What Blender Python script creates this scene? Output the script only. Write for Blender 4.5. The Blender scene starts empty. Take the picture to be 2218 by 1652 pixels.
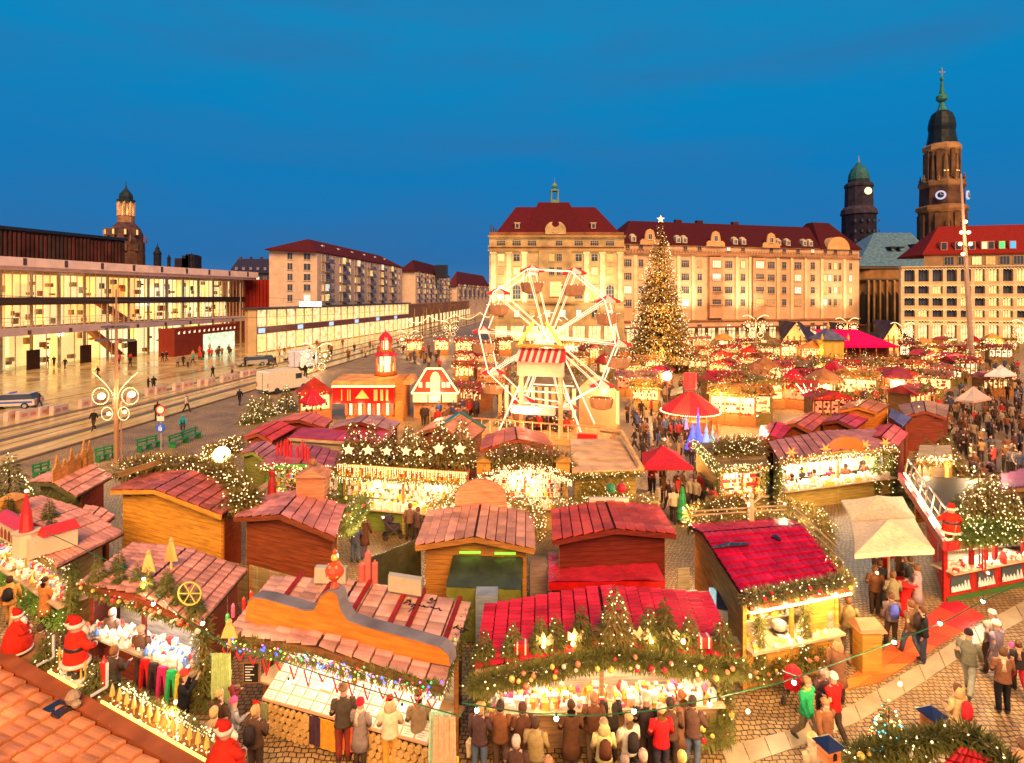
import bpy,math,random
from math import sin,cos,pi,radians,atan2,sqrt,floor
from mathutils import Vector,Matrix
random.seed(11)
RND=random.Random(5)
S=bpy.context.scene
COL=S.collection
H,F,U0,V0=11.0,1250.0,1109.0,640.0  # eye height; focal length and horizon in units of 2218x1652
cam_d=bpy.data.cameras.new('camera');cam=bpy.data.objects.new('camera',cam_d);COL.objects.link(cam)
cam.location=(0,0,H);cam.rotation_euler=(pi/2,0,0)
cam_d.sensor_width=36;cam_d.lens=36*F/2218;cam_d.shift_y=-(826 -V0)/2218
cam_d.clip_start=0.1;cam_d.clip_end=3000
S.camera=cam
W=bpy.data.worlds.new('World');S.world=W;W.use_nodes=True
wn,wl=W.node_tree.nodes,W.node_tree.links
wn.clear()
tc=wn.new('ShaderNodeTexCoord');sep=wn.new('ShaderNodeSeparateXYZ');wl.new(tc.outputs['Generated'],sep.inputs[0])
ramp=wn.new('ShaderNodeValToRGB');wl.new(sep.outputs[2],ramp.inputs[0])
cr=ramp.color_ramp
for p_,c_ in ((0.0,(.06,.19,.40)),(0.06,(.022,.16,.42)),(0.2,(.006,.195,.49)),(0.42,(.0,.26,.55)),(1.0,(.0,.2,.46))):
 e=cr.elements.new(p_);e.color=(*c_,1)
cr.elements.remove(cr.elements[0]);cr.elements.remove(cr.elements[-1]);cr.elements[-1].color=(.0,.2,.46,1);cr.elements[0].color=(.06,.19,.40,1)
mp=wn.new('ShaderNodeMapping');mp.inputs['Scale'].default_value=(1.2,1.2,7);wl.new(tc.outputs['Generated'],mp.inputs[0])
nz=wn.new('ShaderNodeTexNoise');nz.inputs['Scale'].default_value=1.6;nz.inputs['Detail'].default_value=5;wl.new(mp.outputs[0],nz.inputs[0])
mr=wn.new('ShaderNodeMapRange');mr.inputs['From Min'].default_value=.42;mr.inputs['From Max'].default_value=.75;mr.inputs['To Max'].default_value=.6
wl.new(nz.outputs[0],mr.inputs[0])
mx=wn.new('ShaderNodeMixRGB');wl.new(mr.outputs[0],mx.inputs[0]);wl.new(ramp.outputs[0],mx.inputs[1]);mx.inputs[2].default_value=(.035,.15,.36,1)
bg=wn.new('ShaderNodeBackground');wl.new(mx.outputs[0],bg.inputs[0]);bg.inputs[1].default_value=.65
wo=wn.new('ShaderNodeOutputWorld');wl.new(bg.outputs[0],wo.inputs[0])
sun_d=bpy.data.lights.new('sun','SUN');sun=bpy.data.objects.new('sun',sun_d);COL.objects.link(sun)
sun_d.energy=4.1;sun_d.angle=radians(40);sun_d.color=(1.0,.56,.21)  # afterglow of the sunset behind the camera
sun.rotation_euler=(radians(50),0,radians(12));sun.location=(0,-20,40)
S.view_settings.view_transform='Standard';S.view_settings.look='None';S.view_settings.gamma=1
S.view_settings.use_curve_mapping=False;S.view_settings.exposure=0.62
try:
 S.cycles.use_denoising=True;S.cycles.max_bounces=5;S.cycles.diffuse_bounces=2;S.cycles.glossy_bounces=2
 S.cycles.transparent_max_bounces=8;S.cycles.sample_clamp_indirect=4;S.cycles.caustics_reflective=False;S.cycles.caustics_refractive=False
except Exception: pass
  # ------------------------------------------------------------------ helpers
def P(u,v,z=0.0):  # the point of height z seen at picture position u, v
 Y=(H -z)*F/(v -V0);return Vector(((u -U0)/F*Y,Y,z))
def Q(u,v,Y):  # the point at depth Y seen at u, v
 return Vector(((u -U0)/F*Y,Y,H -(v -V0)/F*Y))
def px(Y): return F/Y
def lin(c): return tuple((x/12.92 if x<=.04045 else ((x+.055)/1.055)**2.4) for x in c)
def hx(s): return lin(tuple(int(s[i:i+2],16)/255 for i in (0,2,4)))
class MB:
 def __init__(s,M=None): s.v=[];s.f=[];s.mi=[];s.M=M;s.cur=0
 def p(s,*pts):
  n=len(s.v)
  for q in pts:
   q=Vector(q)
   if s.M is not None: q=s.M @ q
   s.v.append(q)
  return n
 def face(s,*idx): s.f.append(idx);s.mi.append(s.cur)
 def poly(s,*pts):
  n=s.p(*pts);s.face(*range(n,n+len(pts)))
 def hexa(s,b,t):  # bottom 4, top 4 (counter-clockwise seen from above)
  n=s.p(*b,*t)
  for q in ((3,2,1,0),(4,5,6,7),(0,1,5,4),(1,2,6,5),(2,3,7,6),(3,0,4,7)): s.face(*[n+i for i in q])
 def box(s,x0,x1,y0,y1,z0,z1):
  s.hexa([(x0,y0,z0),(x1,y0,z0),(x1,y1,z0),(x0,y1,z0)],[(x0,y0,z1),(x1,y0,z1),(x1,y1,z1),(x0,y1,z1)])
 def cbox(s,c,sx,sy,sz): s.box(c[0] -sx/2,c[0]+sx/2,c[1] -sy/2,c[1]+sy/2,c[2] -sz/2,c[2]+sz/2)
 def bar(s,a,b,w,h=None):  # rectangular bar between two points
  a,b=Vector(a),Vector(b);d=(b -a);h=h or w
  if d.length<1e-6: return
  d.normalize();r=d.cross(Vector((0,0,1)))
  if r.length<.05: r=Vector((1,0,0))
  r.normalize();t=r.cross(d);r=r*w/2;t=t*h/2
  s.hexa([a -r -t,a+r -t,b+r -t,b -r -t],[a -r+t,a+r+t,b+r+t,b -r+t])
 def ring(s,c,r,n,ax=None,ry=None,rot=0):
  ax=Vector(ax or (0,0,1)).normalized()
  u=ax.orthogonal().normalized() if abs(ax.z)<.99 else Vector((1,0,0))
  if abs(ax.z)<.99: u=Vector((0,0,1)).cross(ax).normalized()
  w=ax.cross(u);ry=ry or r;c=Vector(c)
  return s.p(*[c+u*(r*cos(rot+2*pi*i/n))+w*(ry*sin(rot+2*pi*i/n)) for i in range(n)])
 def tube(s,pts,rad,n=6,caps=True,rot=0):
  pts=[Vector(q) for q in pts]
  if not hasattr(rad,'__len__'): rad=[rad]*len(pts)
  st=[]
  for i,q in enumerate(pts):
   a=pts[min(i+1,len(pts) -1)] -pts[max(i -1,0)]
   r=rad[i];rx,ry=(r if hasattr(r,'__len__') else (r,r))
   st.append(s.ring(q,rx,n,a if a.length>1e-9 else (0,0,1),ry,rot))
  for a,b in zip(st,st[1:]):
   for i in range(n): s.face(a+i,a+(i+1) % n,b+(i+1) % n,b+i)
  if caps: s.face(*[st[0]+i for i in range(n)][::-1]);s.face(*[st[-1]+i for i in range(n)])
 def lathe(s,prof,n=12,c=(0,0,0),rot=0,sx=1,sy=1):  # prof: (r, z)
  st=[]
  for r,z in prof:
   st.append(s.p(*[(c[0]+sx*max(r,1e-3)*cos(rot+2*pi*i/n),c[1]+sy*max(r,1e-3)*sin(rot+2*pi*i/n),c[2]+z) for i in range(n)]))
  for a,b in zip(st,st[1:]):
   for i in range(n): s.face(a+i,a+(i+1) % n,b+(i+1) % n,b+i)
  s.face(*[st[0]+i for i in range(n)][::-1]);s.face(*[st[-1]+i for i in range(n)])
 def ball(s,c,r,n=6,k=4,rz=None):
  rz=rz or r
  s.lathe([(r*sin(pi*j/k),-rz*cos(pi*j/k)) for j in range(k+1)],n,c)
 def octa(s,c,r):
  x,y,z=c;n=s.p((x+r,y,z),(x,y+r,z),(x -r,y,z),(x,y -r,z),(x,y,z+r),(x,y,z -r))
  for a,b in ((0,1),(1,2),(2,3),(3,0)): s.face(n+a,n+b,n+4);s.face(n+b,n+a,n+5)
 def prism(s,poly,y0,y1):  # poly in x-z, extruded along y
  a=s.p(*[(x,y0,z) for x,z in poly]);b=s.p(*[(x,y1,z) for x,z in poly]);n=len(poly)
  s.face(*[a+i for i in range(n)]);s.face(*[b+i for i in range(n)][::-1])
  for i in range(n): s.face(a+i,b+i,b+(i+1) % n,a+(i+1) % n)
 def leaf(s,p,d,l,w):  # a narrow folded spray
  p,d=Vector(p),Vector(d).normalized();r=d.cross(Vector((RND.uniform(-.4,.4),RND.uniform(-.4,.4),1))).normalized()*w*.62
  n=s.p(p,p+d*l*.45+r,p+d*l,p+d*l*.45 -r);s.face(n,n+1,n+2);s.face(n,n+2,n+3)
 def mesh(s,name,mats,smooth=False,off=None,R=None):
  me=bpy.data.meshes.new(name)
  vs=s.v
  if off is not None: vs=[v -off for v in vs]
  if R is not None: vs=[R @ v for v in vs]
  me.from_pydata([tuple(v) for v in vs],[],s.f)
  for m in (mats if isinstance(mats,(list,tuple)) else [mats]): me.materials.append(m)
  if any(s.mi): me.polygons.foreach_set('material_index',s.mi)
  if smooth: me.shade_smooth()
  me.update();return me
def props(o,label=None,cat=None,group=None,kind=None,color=None):
 if label: o['label']=label
 if cat: o['category']=cat
 if group: o['group']=group
 if kind: o['kind']=kind
 if color: o.color=(*color[:3],1)
 return o
def thing(name,label,cat,loc=(0,0,0),rz=0.0,group=None):
 o=bpy.data.objects.new(name,None);COL.objects.link(o);o.empty_display_size=.2
 o.location=loc;o.rotation_euler=(0,0,rz);o['rz']=rz
 return props(o,label,cat,group)
def root_of(o):
 while o.parent is not None: o=o.parent
 return o
def add(name,mb,mat,parent=None,world=True,smooth=False,**k):
 """one mesh object; with a parent and world=True the vertices are world coordinates, moved into the frame of its thing"""
 off=R=None
 if parent is not None and world:
  r=root_of(parent);off=Vector(r.location);R=Matrix.Rotation(-r.rotation_euler[2],3,'Z')
 me=mb.mesh(name,mat,smooth,off,R) if isinstance(mb,MB) else mb
 o=bpy.data.objects.new(name,me);COL.objects.link(o)
 if parent is not None: o.parent=parent
 c=k.pop('color',None)
 if c is None and parent is not None: c=tuple(parent.color)[:3]
 return props(o,color=c,**k)
def single(name,mb,mat,label,cat,base,group=None,color=None,smooth=False):  # a top-level thing that is one mesh, origin at its base
 me=mb.mesh(name,mat,smooth,Vector(base));o=bpy.data.objects.new(name,me);COL.objects.link(o);o.location=base
 return props(o,label,cat,group,color=color)
def struct(name,mb,mat,color=None):
 o=bpy.data.objects.new(name,mb.mesh(name,mat));COL.objects.link(o);return props(o,kind='structure',color=color)
def copy_tree(o,parent=None):
 c=o.copy();COL.objects.link(c);c.parent=parent
 for ch in list(o.children): copy_tree(ch,c)
 return c
def place(o,loc,rz=0,label=None,group=None,cat=None,scale=None):
 c=copy_tree(o);c.location=loc;c.rotation_euler=(0,0,rz)
 if scale: c.scale=(scale,)*3 if not hasattr(scale,'__len__') else scale
 return props(c,label,cat,group)
def drop(o):
 for c in list(o.children): drop(c)
 bpy.data.objects.remove(o)
  # ------------------------------------------------------------------ materials
def _nt(name):
 m=bpy.data.materials.new(name);m.use_nodes=True;n=m.node_tree.nodes;return m,n,m.node_tree.links,n['Principled BSDF']
def mat(name,col=(.5,.5,.5),rough=.6,var=.25,scale=4.0,bump=0.0,bscale=None,metal=0.0,tex='noise',oc=False,stretch=(1,1,1),coat=0.0,rvar=0.0,gen=False):
 m,n,l,b=_nt(name)
 b.inputs['Roughness'].default_value=rough;b.inputs['Metallic'].default_value=metal
 t=n.new('ShaderNodeTexCoord');mp=n.new('ShaderNodeMapping');mp.inputs['Scale'].default_value=stretch;l.new(t.outputs['Object'],mp.inputs[0])
 if oc: src=n.new('ShaderNodeObjectInfo');base=src.outputs['Color']
 else: r=n.new('ShaderNodeRGB');r.outputs[0].default_value=(*col,1);base=r.outputs[0]
 if tex=='noise': x=n.new('ShaderNodeTexNoise');x.inputs['Scale'].default_value=scale;x.inputs['Detail'].default_value=6;f=x.outputs[0]
 elif tex=='wave': x=n.new('ShaderNodeTexWave');x.inputs['Scale'].default_value=scale;x.inputs['Distortion'].default_value=6;x.inputs['Detail'].default_value=3;x.inputs['Detail Scale'].default_value=1.5;f=x.outputs['Fac']
 elif tex=='voronoi': x=n.new('ShaderNodeTexVoronoi');x.inputs['Scale'].default_value=scale;f=x.outputs['Distance']
 l.new(mp.outputs[0],x.inputs[0])
 r1=n.new('ShaderNodeMapRange');r1.inputs['From Min'].default_value=.25;r1.inputs['From Max'].default_value=.75;r1.inputs['To Min'].default_value=1 -var;r1.inputs['To Max'].default_value=1+var;l.new(f,r1.inputs[0])
 oi=n.new('ShaderNodeObjectInfo');r2=n.new('ShaderNodeMapRange');r2.inputs['To Min'].default_value=1 -var*.5;r2.inputs['To Max'].default_value=1+var*.5;l.new(oi.outputs['Random'],r2.inputs[0])
 mm=n.new('ShaderNodeMath');mm.operation='MULTIPLY';l.new(r1.outputs[0],mm.inputs[0]);l.new(r2.outputs[0],mm.inputs[1])
 v=n.new('ShaderNodeVectorMath');v.operation='SCALE';l.new(base,v.inputs[0]);l.new(mm.outputs[0],v.inputs['Scale']);l.new(v.outputs[0],b.inputs['Base Color'])
 if bump:
  bn=n.new('ShaderNodeBump');bn.inputs['Strength'].default_value=bump;bn.inputs['Distance'].default_value=.03
  if bscale: y=n.new('ShaderNodeTexNoise');y.inputs['Scale'].default_value=bscale;l.new(mp.outputs[0],y.inputs[0]);l.new(y.outputs[0],bn.inputs['Height'])
  else: l.new(f,bn.inputs['Height'])
  l.new(bn.outputs[0],b.inputs['Normal'])
 if rvar:
  y=n.new('ShaderNodeTexNoise');y.inputs['Scale'].default_value=.35;y.inputs['Detail'].default_value=4;l.new(t.outputs['Object'],y.inputs[0])
  r3=n.new('ShaderNodeMapRange');r3.inputs['From Min'].default_value=.35;r3.inputs['From Max'].default_value=.65;r3.inputs['To Min'].default_value=max(.03,rough -rvar);r3.inputs['To Max'].default_value=rough+rvar
  l.new(y.outputs[0],r3.inputs[0]);l.new(r3.outputs[0],b.inputs['Roughness'])
 if rough>=.38: b.inputs['Specular IOR Level'].default_value=.15
 if coat: b.inputs['Coat Weight'].default_value=coat;b.inputs['Coat Roughness'].default_value=.15
 return m
def emi(name,col,st,sample=True,oc=False,var=0,scale=3):
 m,n,l,b=_nt(name);b.inputs['Base Color'].default_value=(*[min(1,c)*.6 for c in col],1)
 b.inputs['Emission Strength'].default_value=st;b.inputs['Emission Color'].default_value=(*col,1);b.inputs['Roughness'].default_value=.5
 if oc: s_=n.new('ShaderNodeObjectInfo');l.new(s_.outputs['Color'],b.inputs['Emission Color']);l.new(s_.outputs['Color'],b.inputs['Base Color'])
 elif var:
  t=n.new('ShaderNodeTexCoord');x=n.new('ShaderNodeTexNoise');x.inputs['Scale'].default_value=scale;x.inputs['Detail'].default_value=3;l.new(t.outputs['Object'],x.inputs[0])
  r=n.new('ShaderNodeMapRange');r.inputs['From Min'].default_value=.3;r.inputs['From Max'].default_value=.7;r.inputs['To Min'].default_value=st*(1 -var);r.inputs['To Max'].default_value=st*(1+var)
  l.new(x.outputs[0],r.inputs[0]);l.new(r.outputs[0],b.inputs['Emission Strength'])
 if not sample:
  try: m.cycles.emission_sampling='NONE'
  except Exception: pass
 return m
def lamp(name,loc,power,col=(1,.58,.25),r=.15,parent=None):
 d=bpy.data.lights.new(name,'POINT');d.energy=power*1.1;d.color=col;d.shadow_soft_size=r
 o=bpy.data.objects.new(name,d);COL.objects.link(o);o.location=loc
 if parent is not None:
  rt=root_of(parent);o.parent=parent;o.location=Matrix.Rotation(-rt.rotation_euler[2],3,'Z') @ (Vector(loc) -Vector(rt.location))
 return o
TILE=mat('painted_roof_tile',oc=True,rough=.42,var=.45,scale=1.3,bump=.25,bscale=30,coat=.05,rvar=.12)
SHEET=mat('weathered_sheet',oc=True,rough=.5,var=.42,scale=1.3,bump=.2,bscale=9,rvar=.12)
WOOD=mat('painted_boards',oc=True,rough=.6,var=.38,scale=1.6,stretch=(1,1,9),bump=.15)
CLOTH=mat('woven_cloth',oc=True,rough=.85,var=.22,scale=9,bump=.35,bscale=22)
VINYL=mat('creased_vinyl',oc=True,rough=.2,var=.3,scale=2.5,bump=1.0,bscale=7,coat=.6)
PLASTER=mat('lime_render',oc=True,rough=.85,var=.16,scale=.6,bump=.12,bscale=14)
STONE=mat('weathered_sandstone',oc=True,rough=.85,var=.45,scale=.35,bump=.5,bscale=3)
METAL=mat('painted_metal',oc=True,rough=.35,var=.12,scale=3,metal=.3)
PAINT=mat('gloss_paint',oc=True,rough=.3,var=.1,scale=3,coat=.3)
FIR=mat('fir_needles',(.15,.14,.03),rough=.7,var=.5,scale=5)
FIRW=mat('warm_lit_fir',(.21,.15,.04),rough=.75,var=.5,scale=5)  # golden lamplight is put into both fir colours
IVY=mat('ivy_leaf',(.15,.18,.04),rough=.6,var=.5,scale=8)
DARK=mat('dark_recess',(.02,.015,.012),rough=.8,var=.3)
SKIN=mat('skin',(.55,.31,.2),rough=.55,var=.1,scale=20)
HAIR=mat('hair',oc=True,rough=.6,var=.35,scale=30)
BARK=mat('bark',(.09,.055,.03),rough=.9,var=.4,scale=8,bump=.5)
GLASSD=mat('dark_glazing',(.05,.06,.09),rough=.08,var=.3,scale=.8)
WHITE=mat('white_paint',(.75,.72,.68),rough=.5,var=.12)
BULB=emi('warm_bulb',(1,.58,.2),2.4,sample=False)
BULBW=emi('white_bulb',(1,.66,.3),2.8,sample=False)
BULBC=emi('coloured_bulb',(1,1,1),5,sample=False,oc=True)
NEON=emi('wheel_tube_light',(1,.56,.33),1.7)
GLOWOC=emi('lit_panel',(1,1,1),.62,oc=True)
LITWIN=emi('lit_window_warm',(1,.58,.2),.6,var=.5,scale=1.4)
LITWIN2=emi('lit_window_pale',(.95,.74,.28),.62,var=.5,scale=1.6)
SHOPW=emi('lit_shop_interior',(1,.7,.32),.7,var=.7,scale=.9)
  # ------------------------------------------------------------------ ground, road, paving
def cobble_mat():
 m,n,l,b=_nt('cobbled_square')
 t=n.new('ShaderNodeTexCoord')
 nz_=n.new('ShaderNodeTexNoise');nz_.inputs['Scale'].default_value=.7;l.new(t.outputs['Object'],nz_.inputs[0])
 ad=n.new('ShaderNodeMixRGB');ad.blend_type='ADD';ad.inputs[0].default_value=.5;l.new(t.outputs['Object'],ad.inputs[1]);l.new(nz_.outputs['Color'],ad.inputs[2])
 br=n.new('ShaderNodeTexBrick');br.inputs['Scale'].default_value=1;br.inputs['Brick Width'].default_value=.17;br.inputs['Row Height'].default_value=.15
 br.inputs['Mortar Size'].default_value=.016;br.inputs['Mortar Smooth'].default_value=.3;br.inputs['Bias'].default_value=-.2
 br.inputs['Color1'].default_value=(.46,.29,.12,1);br.inputs['Color2'].default_value=(.30,.17,.065,1);br.inputs['Mortar'].default_value=(.05,.026,.012,1)
 l.new(ad.outputs[0],br.inputs[0])
 n2=n.new('ShaderNodeTexNoise');n2.inputs['Scale'].default_value=.5;n2.inputs['Detail'].default_value=7;l.new(t.outputs['Object'],n2.inputs[0])
 r=n.new('ShaderNodeMapRange');r.inputs['From Min'].default_value=.3;r.inputs['From Max'].default_value=.7;r.inputs['To Min'].default_value=.6;r.inputs['To Max'].default_value=1.25;l.new(n2.outputs[0],r.inputs[0])
 v=n.new('ShaderNodeVectorMath');v.operation='SCALE';l.new(br.outputs[0],v.inputs[0]);l.new(r.outputs[0],v.inputs['Scale']);l.new(v.outputs[0],b.inputs['Base Color'])
 bp=n.new('ShaderNodeBump');bp.inputs['Strength'].default_value=.8;bp.inputs['Distance'].default_value=.03;bp.invert=True;l.new(br.outputs['Fac'],bp.inputs['Height']);l.new(bp.outputs[0],b.inputs['Normal'])
 r4=n.new('ShaderNodeMapRange');r4.inputs['To Min'].default_value=.3;r4.inputs['To Max'].default_value=.7;l.new(n2.outputs[0],r4.inputs[0]);l.new(r4.outputs[0],b.inputs['Roughness'])
 return m
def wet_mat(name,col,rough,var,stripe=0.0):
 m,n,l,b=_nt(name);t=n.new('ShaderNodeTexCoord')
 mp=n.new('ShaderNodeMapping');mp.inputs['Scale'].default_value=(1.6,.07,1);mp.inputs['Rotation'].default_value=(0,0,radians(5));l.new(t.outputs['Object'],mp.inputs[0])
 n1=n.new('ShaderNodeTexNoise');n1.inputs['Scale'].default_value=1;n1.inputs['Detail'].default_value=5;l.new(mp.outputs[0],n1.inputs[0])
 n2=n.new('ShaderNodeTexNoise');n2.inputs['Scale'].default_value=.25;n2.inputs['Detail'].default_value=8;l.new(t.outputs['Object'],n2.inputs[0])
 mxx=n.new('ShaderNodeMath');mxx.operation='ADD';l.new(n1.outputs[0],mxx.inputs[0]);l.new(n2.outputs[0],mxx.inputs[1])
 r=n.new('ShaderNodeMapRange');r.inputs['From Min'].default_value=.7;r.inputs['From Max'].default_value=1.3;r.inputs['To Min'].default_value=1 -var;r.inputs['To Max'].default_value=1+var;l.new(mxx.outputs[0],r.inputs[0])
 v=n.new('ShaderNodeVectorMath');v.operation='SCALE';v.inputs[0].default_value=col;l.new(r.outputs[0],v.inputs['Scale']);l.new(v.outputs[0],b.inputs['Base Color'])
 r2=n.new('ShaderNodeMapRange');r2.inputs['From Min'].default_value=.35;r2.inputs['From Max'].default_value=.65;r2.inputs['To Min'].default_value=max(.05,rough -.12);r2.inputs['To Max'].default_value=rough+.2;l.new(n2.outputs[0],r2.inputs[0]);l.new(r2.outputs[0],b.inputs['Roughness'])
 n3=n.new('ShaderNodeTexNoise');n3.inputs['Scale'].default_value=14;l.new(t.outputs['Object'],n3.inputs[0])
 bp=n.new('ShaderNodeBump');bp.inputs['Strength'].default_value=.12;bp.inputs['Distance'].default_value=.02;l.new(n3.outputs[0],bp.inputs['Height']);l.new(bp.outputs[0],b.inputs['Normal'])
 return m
def sheet(z,*pts):
 m=MB();m.poly(*[(x,y,z) for x,y in pts]);return m
struct('ground',sheet(0,(-900,-30),(900,-30),(900,1500),(-900,1500)),cobble_mat())
ROADM=wet_mat('wet_asphalt',(.62,.42,.17),.1,.4);PLAZAM=wet_mat('wet_granite_paving',(.62,.43,.18),.1,.3)  # road colour holds the gold of the reflected city glow
KERBM=mat('kerb_granite',(.14,.09,.05),rough=.5,var=.3);PALE=mat('pale_granite_slab',(.45,.34,.2),rough=.35,var=.25,scale=1.5,bump=.1)
def off(p,d): return (p.x+d[0],p.y+d[1])
kA,kB=P(0,1012),P(990,712)  # kerb between the market and the road
rd=(kB -kA).normalized();kA0=kA -rd*45;kB0=kB+rd*260
bA,bB=P(0,915),P(560,797);bd=(bB -bA).normalized();bA0=bA -bd*50;bB0=bB+bd*330
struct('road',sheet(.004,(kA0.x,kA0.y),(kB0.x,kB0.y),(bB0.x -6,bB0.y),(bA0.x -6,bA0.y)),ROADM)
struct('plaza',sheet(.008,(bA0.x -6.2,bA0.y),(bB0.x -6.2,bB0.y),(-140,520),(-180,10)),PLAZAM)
m=MB()
for d0,w_ in ((-.15,.3),(3.6,.12),(5.0,.12),(7.4,.12),(8.8,.12)):  # kerb line and tram rails
 n_=Vector((-rd.y,rd.x,0));a,b=kA0+n_*d0,kB0+n_*d0
 m.hexa([a,a+n_*w_,b+n_*w_,b],[q+Vector((0,0,.1 if d0<0 else .012)) for q in (a,a+n_*w_,b+n_*w_,b)])
struct('kerb',m,KERBM)
m=MB()
for d0 in (2.6,6.2,9.9):
 n_=Vector((-rd.y,rd.x,0));a,b=kA0+n_*d0,kB0+n_*d0;z_=Vector((0,0,.008))
 m.poly(a+z_,b+z_,b+n_*.9+z_,a+n_*.9+z_)
struct('paved_strip',m,mat('dark_sett_strip',(.17,.115,.06),rough=.4,var=.4,scale=6,bump=.5))
  # ------------------------------------------------------------------ facades
def hit(A,B,u,v=None):
 e=Vector((B[0] -A[0],B[1] -A[1]));L=e.length;e/=L;k=(u -U0)/F
 den=e.x -k*e.y;s_=(k*A[1] -A[0])/den;Y=A[1]+s_*e.y
 return (s_,H -(v -V0)/F*Y) if v is not None else (s_,Y)
class Facade:
 def __init__(s,name,label,A,B,cat='building',group=None):
  s.A,s.B=A,B;s.T=thing(name,label,cat,(A[0],A[1],0),atan2(B[1] -A[1],B[0] -A[0]),group)
  s.L=sqrt((B[0] -A[0])**2+(B[1] -A[1])**2)
 def x(s,u): return hit(s.A,s.B,u)[0]
 def z(s,u,v): return hit(s.A,s.B,u,v)[1]
 def part(s,name,mb,mt,color=None,parent=None,**k): return add(name,mb,mt,parent or s.T,world=False,color=color,**k)
_wc={}
def window(T,x,z,w,h,n=2,lit=None,rows=2,color=(.55,.42,.25),y=0.0,frame=.09,name='window',arch=False):
 k=(round(w,2),round(h,2),n,rows,arch)
 if k not in _wc:
  m=MB();d0,d1=-.12,.02;top=h
  m.box(-w/2 -frame,-w/2,d0,d1,-frame,h+frame);m.box(w/2,w/2+frame,d0,d1,-frame,h+frame)
  m.box(-w/2,w/2,d0,d1,h,h+frame);m.box(-w/2 -frame*1.8,w/2+frame*1.8,-.2,d1,-frame*1.6,-.001)
  for i in range(1,n): xx=-w/2+w*i/n;m.box(xx -.035,xx+.035,-.07,d1,0,h)
  for j in range(1,rows): zz=h*(.68 if rows==2 else j/rows);m.box(-w/2,w/2,-.065,d1,zz -.03,zz+.03)
  p=MB()
  if arch:
   q=[(-w/2,0),(w/2,0)]+[(w/2*cos(pi*i/8),h -w/2+w/2*sin(pi*i/8)) for i in range(9)]
   p.prism(q,-.04,.0)
  else: p.box(-w/2,w/2,-.03,.015,0,h)
  _wc[k]=(m.mesh('window_frame',WHITEF),p.mesh('window_pane',[GLASSD]))
 fm,pm=_wc[k]
 f=bpy.data.objects.new(name,fm);COL.objects.link(f);f.parent=T;f.location=(x,y,z);f.color=(*color,1)
 p=bpy.data.objects.new('pane',pm);COL.objects.link(p);p.parent=f
 if lit is not None:
  p.material_slots[0].link='OBJECT';p.material_slots[0].material=lit
 return f
WHITEF=mat('window_frame_paint',oc=True,rough=.5,var=.1)
LW=[emi('curtained_window_%d' % i,c,.62,var=.6,scale=2.2) for i,c in enumerate(((1,.62,.26),(.8,.36,.1),(.9,.75,.5),(.45,.22,.08),(.75,.8,.7)))]
def pick(p=.18,a=None): return (a if a is not None and RND.random()<.5 else RND.choice(LW)) if RND.random()<p*1.2 else None
  # ---- large department block with the lantern, left wing
OCH,OCHP,ROOFR=(.55,.38,.18),(.72,.54,.30),(.085,.007,.011)  # OCHP raised above the wall tone to carry the uplight on the pilasters
Yg=135.0
gA,gB=((1060 -U0)/F*Yg,Yg),((1352 -U0)/F*Yg,Yg)
g=Facade('department_building','long sandstone department building with wine red hipped roof and green copper lantern behind the wheel',gA,gB)
zc=g.z(1100,543);zl=g.z(1100,655);zt=g.z(1100,506);L=g.L
ux=lambda zx: g.x(1019+.2742*zx);zy=lambda v: g.z(1100,339.8+.2742*v)
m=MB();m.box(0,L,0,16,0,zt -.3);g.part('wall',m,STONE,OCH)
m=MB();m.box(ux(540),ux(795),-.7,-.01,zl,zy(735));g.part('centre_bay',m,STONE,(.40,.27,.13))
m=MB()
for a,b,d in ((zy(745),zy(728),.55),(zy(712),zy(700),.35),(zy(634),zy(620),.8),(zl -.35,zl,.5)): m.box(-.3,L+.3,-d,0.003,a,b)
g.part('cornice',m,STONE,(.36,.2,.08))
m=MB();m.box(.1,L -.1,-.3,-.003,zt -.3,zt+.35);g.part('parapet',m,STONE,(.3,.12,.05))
for zx in (180,303,425,915,1040,1180):
 m=MB();c=ux(zx);m.box(c -.55,c+.55,-.32,-.004,zl,zy(748));m.box(c -.75,c+.75,-.42,-.33,zy(748) -.5,zy(748));g.part('pilaster',m,STONE,OCHP)
for r,zz,hh,ww,nn in ((0,705,1.25,1.9,4),(1,822,1.6,1.4,2),(2,932,1.75,1.4,2)):
 for zx in (242,365,487,855,980,1102):
  window(g.T,ux(zx),zy(zz),ww,hh,nn,pick(.25),color=(.5,.38,.2))
 for zx in (640,700): window(g.T,ux(zx),zy(zz),ww*.8,hh,3,pick(.1),y=-.7 if r else 0,color=(.5,.38,.2))
for zx in (242,365,487,855,980,1102): window(g.T,ux(zx),zy(1120),1.8,3.2,3,pick(.3),rows=3,arch=True,color=(.5,.38,.2))
window(g.T,ux(670),zy(1100),2.6,3.4,4,LITWIN2,rows=3,y=-.72,color=(.55,.4,.2))
for zx in (242,365,487,610,730,855,980,1102): window(g.T,ux(zx),zl -3.4,1.2,1.7,2,pick(.5),color=(.4,.3,.16))
for zx in (242,365,487,610,730,855,980,1102): window(g.T,ux(zx),.5,2.8,3.4,3,SHOPW,color=(.3,.2,.1),name='shop_window')
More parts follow.
